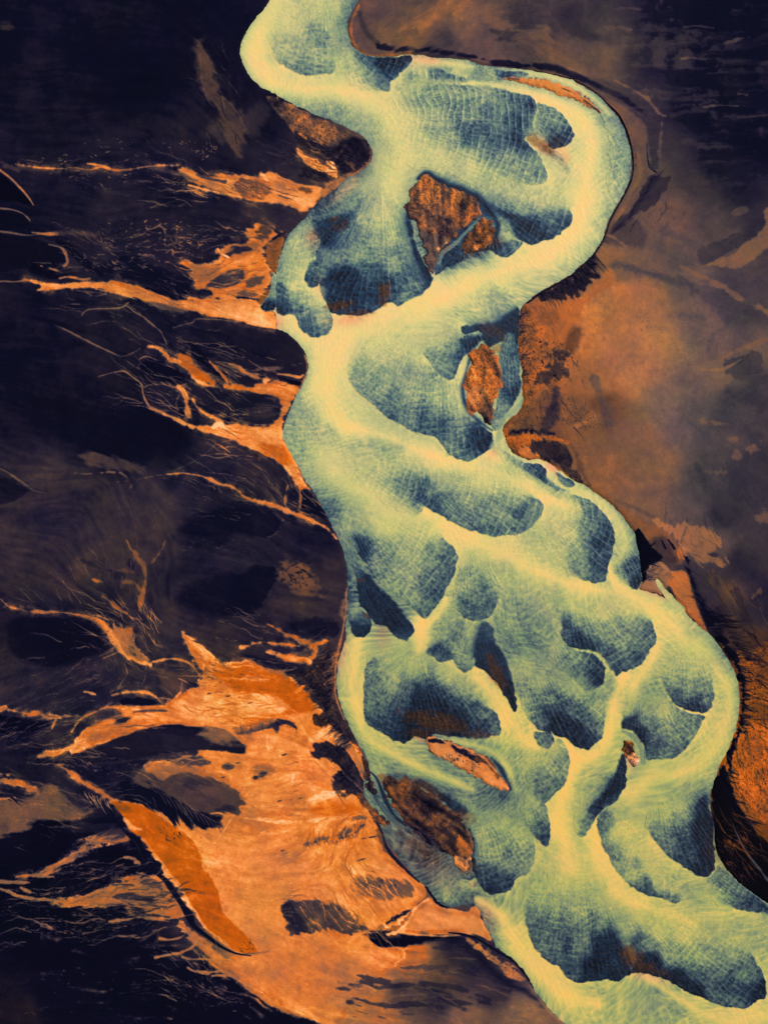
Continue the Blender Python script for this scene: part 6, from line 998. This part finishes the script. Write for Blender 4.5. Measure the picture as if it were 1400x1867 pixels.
blob([(823,1566,3),(838,1562,4),(855,1568,4),(858,1580,3),(845,1592,3),(828,1582,3)], .72, .3, 4, .95, 4, 2)
for k in ('creek_scrub_strip', 'creek_scrub_patch'): blob(ISLES[k][0], .3, .8, 3, 1, 4, 2, .9)
blob(ISLES['tiny_orange_islet'][0], .46, 1.0, 3, 1, 4, 2, 1.0); blob([(1152,1372),(1162,1378),(1167,1393),(1152,1396),(1144,1388)], .8, .05, 4, .95)

teeth([(765,340),(752,370),(748,400)], 70, (8, 22), 20, .2, .5, (1.8, 3.6), 151, .7, 30); teeth([(780,345),(820,360),(850,380)], 130, (8, 24), 70, .36, .6, (1.8, 4), 152, .55, 40, True); teeth([(780,390),(820,410),(800,440)], 130, (8, 26), 75, .3, .4, (1.8, 4), 153, .6, 40, True); teeth([(775,380),(810,380)], 60, (8, 22), 70, .64, .5, (1.4, 3), 154, .5, 40, True)
teeth([(875,405),(885,430),(860,452)], 60, (6, 16), 70, .3, .7, (1.6, 3.4), 155, .6, 50, True); teeth([(885,640),(880,690),(875,750)], 110, (6, 20), 60, .3, .7, (1.8, 3.6), 156, .6, 50, True)
teeth([(720,1425),(770,1460),(820,1510)], 160, (8, 26), 40, .2, .7, (2, 4.5), 157, .6, 50, True); teeth([(725,1430),(770,1470),(840,1530)], 110, (8, 22), 40, .46, .85, (1.6, 3.6), 158, .6, 50, True)
TONE += .035 * sstep((GX - 620) / 200) * sstep((1100 - GY) / 200) * (TONE > .12)
STAIN -= .26 * np.exp(-((GX - 1230) / 170) ** 2 - ((GY - 720) / 260) ** 2)
# darker, less stained margins round the islands
for k in ISL:
    shift = np.exp(-np.clip(ISL[k], 0, 40) / 5.0) * (ISL[k] > -4) * (.55 if ISLES[k][2] == 'scrub' else .3) * sstep(.6 + FB1 * 1.6)
    TONE -= shift * .32 * np.clip(TONE * 2, 0, 1); STAIN -= shift * .5
    on = (ISL[k] > -2) * (ISLES[k][2] == 'scrub'); STAIN -= .12 * on; TONE += on * (.09 * STK2 + .05 * FB2 - .02)
calm = .72 * np.exp(-((GX - 465 - .35 * (GY - 1640)) / 70) ** 2 - ((GY - 1640) / 120) ** 2) + .6 * np.exp(-((GX - 570) / 130) ** 2 - ((GY - 1770) / 45) ** 2)
calm *= (STAIN < .93) * sstep((TONE - .42) / .15)
TONE += calm * (.80 - .10 * sstep((GY - 1690) / 90) + .03 * FB2 - TONE); STAIN += calm * (.42 - STAIN)      # a smooth sheet of fine silt
# natural variation: streaks along the flow, patchiness, grain
amp = np.clip(TONE * 1.1, .05, .6)
east = sstep((GX - 930) / 160)
amp = amp * (1 - .45 * east)
TONE += amp * (.014 * STK + .012 * STK2 + .11 * FB2 + .12 * FB1 + .05 * FB3) + .003 * STK * (TONE < .3) + .03 * FB2 * np.clip(TONE * 6, 0, 1) + .02 * FB1 * np.clip(TONE * 6, 0, 1)
TONE += ROUGH * (.20 * FB3 + .10 * (white - .5) + .26 * FB1) * np.clip(TONE * 2.2, .2, 1)
TONE += amp * .05 * (white - .5) * 1.6
ridge = 1 - np.abs(fbm(GX / 30 + .8 * FB1, GY / 30, 18, 4)) * 2.2      # shallow rills and deflation hollows
TONE += amp * .10 * (ridge - .55) * (.5 + sstep(.5 + FB2 * 1.5))
STAIN += (.12 * FB2 + .06 * FB1) * (1 - .4 * east) - .08 * east * sstep((1100 - GY) / 200)
mud = sstep((TONE - .5) / .15) * sstep((720 - GX + .2 * (GY - 900)) / 100)      # wet and dry patches in the iron mud
mud *= (sstep((.97 - TONE) / .12) * .8 + .2) * (1 - .75 * np.clip(calm, 0, 1))
STAIN += mud * (.26 * FB2 + .26 * FB1 + .12 + .22 * np.exp(-((GX - 520) / 110) ** 2 - ((GY - 1265) / 60) ** 2) + .15 * np.exp(-((GX - 620) / 90) ** 2 - ((GY - 1480) / 60) ** 2)); TONE += mud * (.06 * FB1 - .05 * FB2 + .03 * FB3 + .025 * STK2)
TONE = np.clip(TONE, 0, 1).astype(np.float32); STAIN = np.clip(STAIN, -.7, 1.2).astype(np.float32)

# ------------------------------------------------------------------ materials
def lin(c):
    return tuple(((v / 255) / 12.92 if v / 255 <= .04045 else ((v / 255 + .055) / 1.055) ** 2.4) * GAIN for v in c) + (1.0,)
GAIN = 0.77
WATER_RAMP = [(0, (255,204,124)), (.1, (240,209,132)), (.22, (212,204,134)), (.36, (176,182,128)), (.5, (138,156,124)), (.62, (104,128,116)), (.74, (64,92,106)), (.86, (26,54,82)), (1, (2,16,40))]
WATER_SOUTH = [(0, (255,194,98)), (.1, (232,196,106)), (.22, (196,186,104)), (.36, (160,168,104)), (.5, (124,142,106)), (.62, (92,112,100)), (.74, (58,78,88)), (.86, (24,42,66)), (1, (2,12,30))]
EARTH_RAMP = [(0, (3,4,17)), (.08, (11,12,35)), (.16, (34,30,50)), (.26, (60,51,60)), (.36, (88,71,70)), (.48, (122,90,72)), (.6, (164,112,76)), (.72, (212,134,72)), (.84, (240,154,84)), (.93, (250,176,108)), (1, (252,206,152))]
RUST_RAMP = [(0, (3,3,9)), (.08, (10,8,18)), (.16, (28,18,22)), (.26, (52,32,26)), (.36, (86,50,24)), (.48, (130,72,24)), (.6, (180,84,14)), (.72, (206,94,14)), (.84, (238,128,42)), (.93, (248,160,76)), (1, (252,196,130))]
SLATE_RAMP = [(0, (3,6,18)), (.2, (18,28,48)), (.4, (60,78,92)), (.6, (120,135,140)), (1, (220,225,220))]

class Nodes:
    def __init__(self, name):
        self.m = bpy.data.materials.new(name); self.m.use_nodes = True
        self.t = self.m.node_tree; self.t.nodes.clear()
    def n(self, kind, **kw):
        q = self.t.nodes.new(kind)
        for k, v in kw.items(): setattr(q, k, v)
        return q
    def link(self, a, b): self.t.links.new(a, b)
    def attr(self, name):
        a = self.n('ShaderNodeAttribute'); a.attribute_name = name; return a.outputs['Fac']
    def math(self, op, a, b):
        q = self.n('ShaderNodeMath', operation=op)
        for i, v in enumerate((a, b)):
            if isinstance(v, (int, float)): q.inputs[i].default_value = v
            else: self.link(v, q.inputs[i])
        return q.outputs[0]
    def ramp(self, fac, stops):
        r = self.n('ShaderNodeValToRGB'); e = r.color_ramp.elements
        while len(e) > 1: e.remove(e[0])
        e[0].position = stops[0][0]; e[0].color = lin(stops[0][1])
        for p, c in stops[1:]:
            q = e.new(p); q.color = lin(c)
        self.link(fac, r.inputs[0]); return r.outputs[0]
    def mix(self, f, a, b):
        q = self.n('ShaderNodeMix', data_type='RGBA')
        if isinstance(f, (int, float)): q.inputs[0].default_value = f
        else: self.link(f, q.inputs[0])
        self.link(a, q.inputs[6]); self.link(b, q.inputs[7]); return q.outputs[2]
    def noise(self, scale, detail=3.0, rough=.6):
        co = self.n('ShaderNodeNewGeometry').outputs['Position']
        q = self.n('ShaderNodeTexNoise'); q.inputs['Scale'].default_value = scale
        q.inputs['Detail'].default_value = detail; q.inputs['Roughness'].default_value = rough
        self.link(co, q.inputs['Vector']); return self.math('SUBTRACT', q.outputs[0], .5)
    def tint(self, c, scale, warm, cool):
        """patches of slightly different mineral colour"""
        f = self.math('ADD', self.math('MULTIPLY', self.noise(scale, 5, .6), 2.6), .5)
        r = self.n('ShaderNodeValToRGB'); self.link(f, r.inputs[0])
        r.color_ramp.elements[0].color = (*warm, 1); r.color_ramp.elements[1].color = (*cool, 1)
        q = self.n('ShaderNodeMix', data_type='RGBA', blend_type='MULTIPLY'); q.inputs[0].default_value = 1
        self.link(c, q.inputs[6]); self.link(r.outputs[0], q.inputs[7]); return q.outputs[2]
    def finish(self, color, rough, spec, bump=None, strength=.3, dist=.1):
        p = self.n('ShaderNodeBsdfPrincipled'); o = self.n('ShaderNodeOutputMaterial')
        self.link(color, p.inputs['Base Color'])
        p.inputs['Roughness'].default_value = rough; p.inputs['Specular IOR Level'].default_value = spec
        if bump is not None:
            b = self.n('ShaderNodeBump'); b.inputs['Strength'].default_value = strength; b.inputs['Distance'].default_value = dist
            self.link(bump, b.inputs['Height']); self.link(b.outputs[0], p.inputs['Normal'])
        self.link(p.outputs[0], o.inputs[0]); return self.m

def water_material():
    k = Nodes('silty_water')
    s = k.attr('silt'); fine = k.noise(.55, 4, .65)
    shift = k.math('MULTIPLY', fine, k.math('ADD', k.math('MULTIPLY', k.math('MULTIPLY', s, k.math('SUBTRACT', 1.2, s)), .55), .04))
    s2 = k.math('ADD', s, shift)
    base = k.mix(k.attr('south'), k.ramp(s2, WATER_RAMP), k.ramp(s2, WATER_SOUTH))   # the ramp turns more ochre towards the south
    pink = k.ramp(s2, [(0, (246,176,120)), (.25, (236,166,118)), (.45, (190,136,100)), (.65, (120,96,82)), (.85, (62,52,52)), (1, (12,12,24))])
    c = k.mix(k.attr('iron'), base, pink)
    ms = k.attr('moss')
    brown = k.ramp(k.math('ADD', k.math('ADD', s, 0), k.math('MULTIPLY', fine, .5)), [(0, (170,110,50)), (.5, (128,78,30)), (.8, (84,50,22)), (1, (42,26,18))])
    c = k.tint(k.mix(ms, c, brown), .03, (1.05, .97, 1.05), (.97, 1.03, .95))
    return k.finish(c, .42, .22, fine, .25, .12)

def earth_material():
    k = Nodes('sediment')
    v = k.attr('tone'); h = k.attr('stain')
    fine = k.noise(.8, 5, .7)
    coarse_n = k.noise(.2, 6, .7)
    fine = k.math('ADD', fine, k.math('MULTIPLY', coarse_n, .8))
    v2 = k.math('ADD', v, k.math('MULTIPLY', fine, k.math('ADD', k.math('MULTIPLY', v, .26), .014)))
    a = k.ramp(v2, EARTH_RAMP); b = k.ramp(v2, RUST_RAMP); s = k.ramp(v2, SLATE_RAMP)
    hp = k.n('ShaderNodeClamp'); k.link(h, hp.inputs[0])
    hn = k.n('ShaderNodeClamp'); k.link(k.math('MULTIPLY', h, -1.4), hn.inputs[0])
    c = k.mix(hn.outputs[0], k.mix(hp.outputs[0], a, b), s)
    c = k.tint(c, .018, (1.06, .95, 1.10), (.97, 1.02, .86))
    return k.finish(c, .9, .03, fine, .3, .2)
MAT_W = water_material(); MAT_E = earth_material()

# ------------------------------------------------------------------ meshes
def sheet(name, cells, Z, attrs, mat, parent=None):
    """one mesh made of the grid cells that are marked, at heights Z, carrying the given fields"""
    j, i = np.nonzero(cells)
    if len(j) == 0: return None
    a = j * NX + i
    quads = np.stack([a, a + NX, a + NX + 1, a + 1], 1)
    used, inv = np.unique(quads, return_inverse=True)
    inv = inv.reshape(quads.shape)
    X = (GX.ravel()[used] - CXU) * M; Y = (CYU - GY.ravel()[used]) * M
    co = np.stack([X, Y, Z.ravel()[used]], 1).astype(np.float32)
    me = bpy.data.meshes.new(name)
    me.vertices.add(len(used)); me.vertices.foreach_set('co', co.ravel())
    me.loops.add(inv.size); me.loops.foreach_set('vertex_index', inv.ravel().astype(np.int32))
    me.polygons.add(len(quads))
    me.polygons.foreach_set('loop_start', np.arange(0, inv.size, 4, dtype=np.int32))
    me.polygons.foreach_set('use_smooth', np.ones(len(quads), bool))
    for k, F in attrs.items():
        at = me.attributes.new(k, 'FLOAT', 'POINT'); at.data.foreach_set('value', F.ravel()[used].astype(np.float32))
    me.update(calc_edges=True); me.validate()
    me.materials.append(mat)
    o = bpy.data.objects.new(name, me); COL.objects.link(o)
    if parent: o.parent = parent
    return o

def tag(o, label=None, cat=None, group=None, kind=None):
    for k, v in (('label', label), ('category', cat), ('group', group), ('kind', kind)):
        if v: o[k] = v
    return o

def cells_of(mask):                       # cells with at least one marked corner
    m = mask[:-1, :-1] | mask[1:, :-1] | mask[:-1, 1:] | mask[1:, 1:]
    return m

def largest(c):
    """the biggest connected piece of a cell mask"""
    left = set(zip(*[v.tolist() for v in np.nonzero(c)])); best = []
    while left:
        q = [left.pop()]; i = 0
        while i < len(q):
            y, x = q[i]; i += 1
            for n in ((y + 1, x), (y - 1, x), (y, x + 1), (y, x - 1)):
                if n in left: left.remove(n); q.append(n)
        if len(q) > len(best): best = q
    o = np.zeros_like(c)
    if best:
        b = np.array(best); o[b[:, 0], b[:, 1]] = True
    return o

print('meshes')
d = -SDWAT                                # positive on land
ZG = np.where(d > 0, np.minimum(d * .24, 1.1) , np.maximum(d * .2, -1.4))
relief = .5 * FB2 + .22 * FB1 + .05 * FB3 + .008 * STK + .006 * STK2 + ROUGH * (.35 * FB3 + .08 * (white - .5) + 1.1 * FB1) + .03 * (white - .5)
ZG = (ZG + relief * np.clip(d / 6, 0, 1)).astype(np.float32)
earth = {'tone': TONE, 'stain': STAIN}
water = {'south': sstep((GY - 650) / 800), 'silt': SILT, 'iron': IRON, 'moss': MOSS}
allc = np.ones((NY - 1, NX - 1), bool)
tag(sheet('ground', allc, ZG, earth, MAT_E), kind='structure')
ZW = (.09 * FB3 + .05 * FB1 - .22 * NET).astype(np.float32)
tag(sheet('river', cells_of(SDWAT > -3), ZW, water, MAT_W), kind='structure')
# far ground beyond the survey
me = bpy.data.meshes.new('plain')
x0, x1, y0, y1 = wx(gx[0]), wx(gx[-1]), wy(gy[-1]), wy(gy[0]); B = 9000
vs = [(x0 + 1, y0 + 1, -2), (x1 - 1, y0 + 1, -2), (x1 - 1, y1 - 1, -2), (x0 + 1, y1 - 1, -2), (-B, -B, -2), (B, -B, -2), (B, B, -2), (-B, B, -2)]
me.from_pydata(vs, [], [(0, 4, 5, 1), (1, 5, 6, 2), (2, 6, 7, 3), (3, 7, 4, 0)])
for k, v in (('tone', .14), ('stain', .1)):
    at = me.attributes.new(k, 'FLOAT', 'POINT'); at.data.foreach_set('value', [v] * 8)
me.update(); me.materials.append(MAT_E)
pl = bpy.data.objects.new('plain', me); COL.objects.link(pl); tag(pl, kind='structure')

ZB = (.08 + .4 * SILT - .30 * NET + ZW).astype(np.float32)
for k, (nm, lab) in enumerate(BARS):
    if not lab: continue
    c = cells_of(OWNER == k)
    own = OWNER[:-1, :-1]; c &= ~((own != k) & (own >= 0))
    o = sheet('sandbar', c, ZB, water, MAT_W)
    if o:
        tag(o, lab, 'sandbar', 'dark sandbars under the silty river')
        cm = largest(c & (MOSS[:-1, :-1] > .45))
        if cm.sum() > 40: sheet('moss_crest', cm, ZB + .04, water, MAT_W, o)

def bushes(name, pts, parent=None, seed=0):
    """low dome shaped shrubs, pts = rows of x, y, z, radius, tone, stain"""
    P = np.array(pts, dtype=np.float32); n = len(P)
    r = np.random.default_rng(seed)
    ring = np.linspace(0, 2 * np.pi, 6)[:-1]
    V = np.zeros((n, 11, 3), np.float32)
    for q, (rad, hh) in enumerate(((1.0, -.1), (.72, .38))):
        for s_, t in enumerate(ring):
            jit = r.uniform(.65, 1.3, n)
            V[:, q * 5 + s_, 0] = P[:, 0] + np.cos(t + q * .6) * rad * P[:, 3] * jit
            V[:, q * 5 + s_, 1] = P[:, 1] + np.sin(t + q * .6) * rad * P[:, 3] * jit
            V[:, q * 5 + s_, 2] = P[:, 2] + hh * P[:, 3] * r.uniform(.8, 1.2, n)
    V[:, 10, 0] = P[:, 0]; V[:, 10, 1] = P[:, 1]; V[:, 10, 2] = P[:, 2] + P[:, 3] * .6
    F = []
    for s_ in range(5):
        t = (s_ + 1) % 5
        F += [(s_, t, 5 + s_), (t, 5 + t, 5 + s_), (5 + s_, 5 + t, 10)]
    F = np.array(F, np.int32)
    idx = (F[None] + (np.arange(n) * 11)[:, None, None]).reshape(-1)
    me = bpy.data.meshes.new(name)
    me.vertices.add(n * 11); me.vertices.foreach_set('co', V.ravel())
    me.loops.add(len(idx)); me.loops.foreach_set('vertex_index', idx.astype(np.int32))
    me.polygons.add(len(idx) // 3); me.polygons.foreach_set('loop_start', np.arange(0, len(idx), 3, dtype=np.int32))
    for k, c in (('tone', 4), ('stain', 5)):
        at = me.attributes.new(k, 'FLOAT', 'POINT'); at.data.foreach_set('value', np.repeat(P[:, c], 11))
    me.update(calc_edges=True); me.validate(); me.materials.append(MAT_E)
    o = bpy.data.objects.new(name, me); COL.objects.link(o)
    if parent: o.parent = parent
    o['kind'] = 'stuff'
    return o

def sow(mask, dens, seed, rmin=.45, rmax=1.1):
    r = np.random.default_rng(seed)
    j, i = np.nonzero(mask & (r.random((NY, NX)) < dens))
    if len(j) == 0: return []
    x = wx(GX[j, i] + r.uniform(-.8, .8, len(j))); y = wy(GY[j, i] + r.uniform(-.8, .8, len(j)))
    rad = r.uniform(rmin, rmax, len(j))
    tn = np.clip(TONE[j, i] * r.uniform(.75, 1.2, len(j)), .02, .8)
    st = np.clip(STAIN[j, i] + r.uniform(-.1, .25, len(j)), 0, 1)
    return np.stack([x, y, ZG[j, i] - .05, rad, tn, st], 1)

for k, (pts, lab, kind) in ISLES.items():
    o = sheet('river_island', cells_of(ISL[k] > -2.5), ZG + .04, earth, MAT_E)
    tag(o, lab, 'island', 'small islands in the river')
    cb = largest(cells_of(ISL[k] > -1) & (TONE[:-1, :-1] > .62) & (STAIN[:-1, :-1] < .45))
    if cb.sum() > 30 and kind == 'scrub': sheet('beach', cb, ZG + .08, earth, MAT_E, o)
    P = sow((ISL[k] > 1.5), np.clip(ROUGH, 0, 1) * (.10 if kind == 'scrub' else .06), hash(len(pts)) % 97)
    if len(P) > 3: bushes('scrub', P, o, len(P))
isl_any = np.zeros((NY, NX), bool)
for k in ISL: isl_any |= ISL[k] > -2
P = sow((SDWAT < -2) & ~isl_any & (ROUGH > .2) & (GX < 760), ROUGH * .09, 5)
b = bushes('bank_scrub', P, None, 3); tag(b, 'low dark bristly scrub along the left bank and in the orange mud', 'scrub')
P = sow((SDWAT < -2) & ~isl_any & (ROUGH > .2) & (GX >= 760), ROUGH * .09, 6)
b = bushes('bank_scrub', P, None, 4); tag(b, 'rust orange scrub on the slopes along the right bank', 'scrub')

for k, (nm, lab, cat) in enumerate(STREAMS):
    m = (LOWN == k)
    c = m[:-1, :-1] & m[1:, :-1] & m[:-1, 1:] & m[1:, 1:]
    o = sheet(nm, largest(c), ZG + .03, earth, MAT_E)
    if o: tag(o, lab, cat, {'orange_stream': 'orange seepage streams on the black plain', 'sand_island': 'black sand islands and hollows on the left plain'}.get(nm))
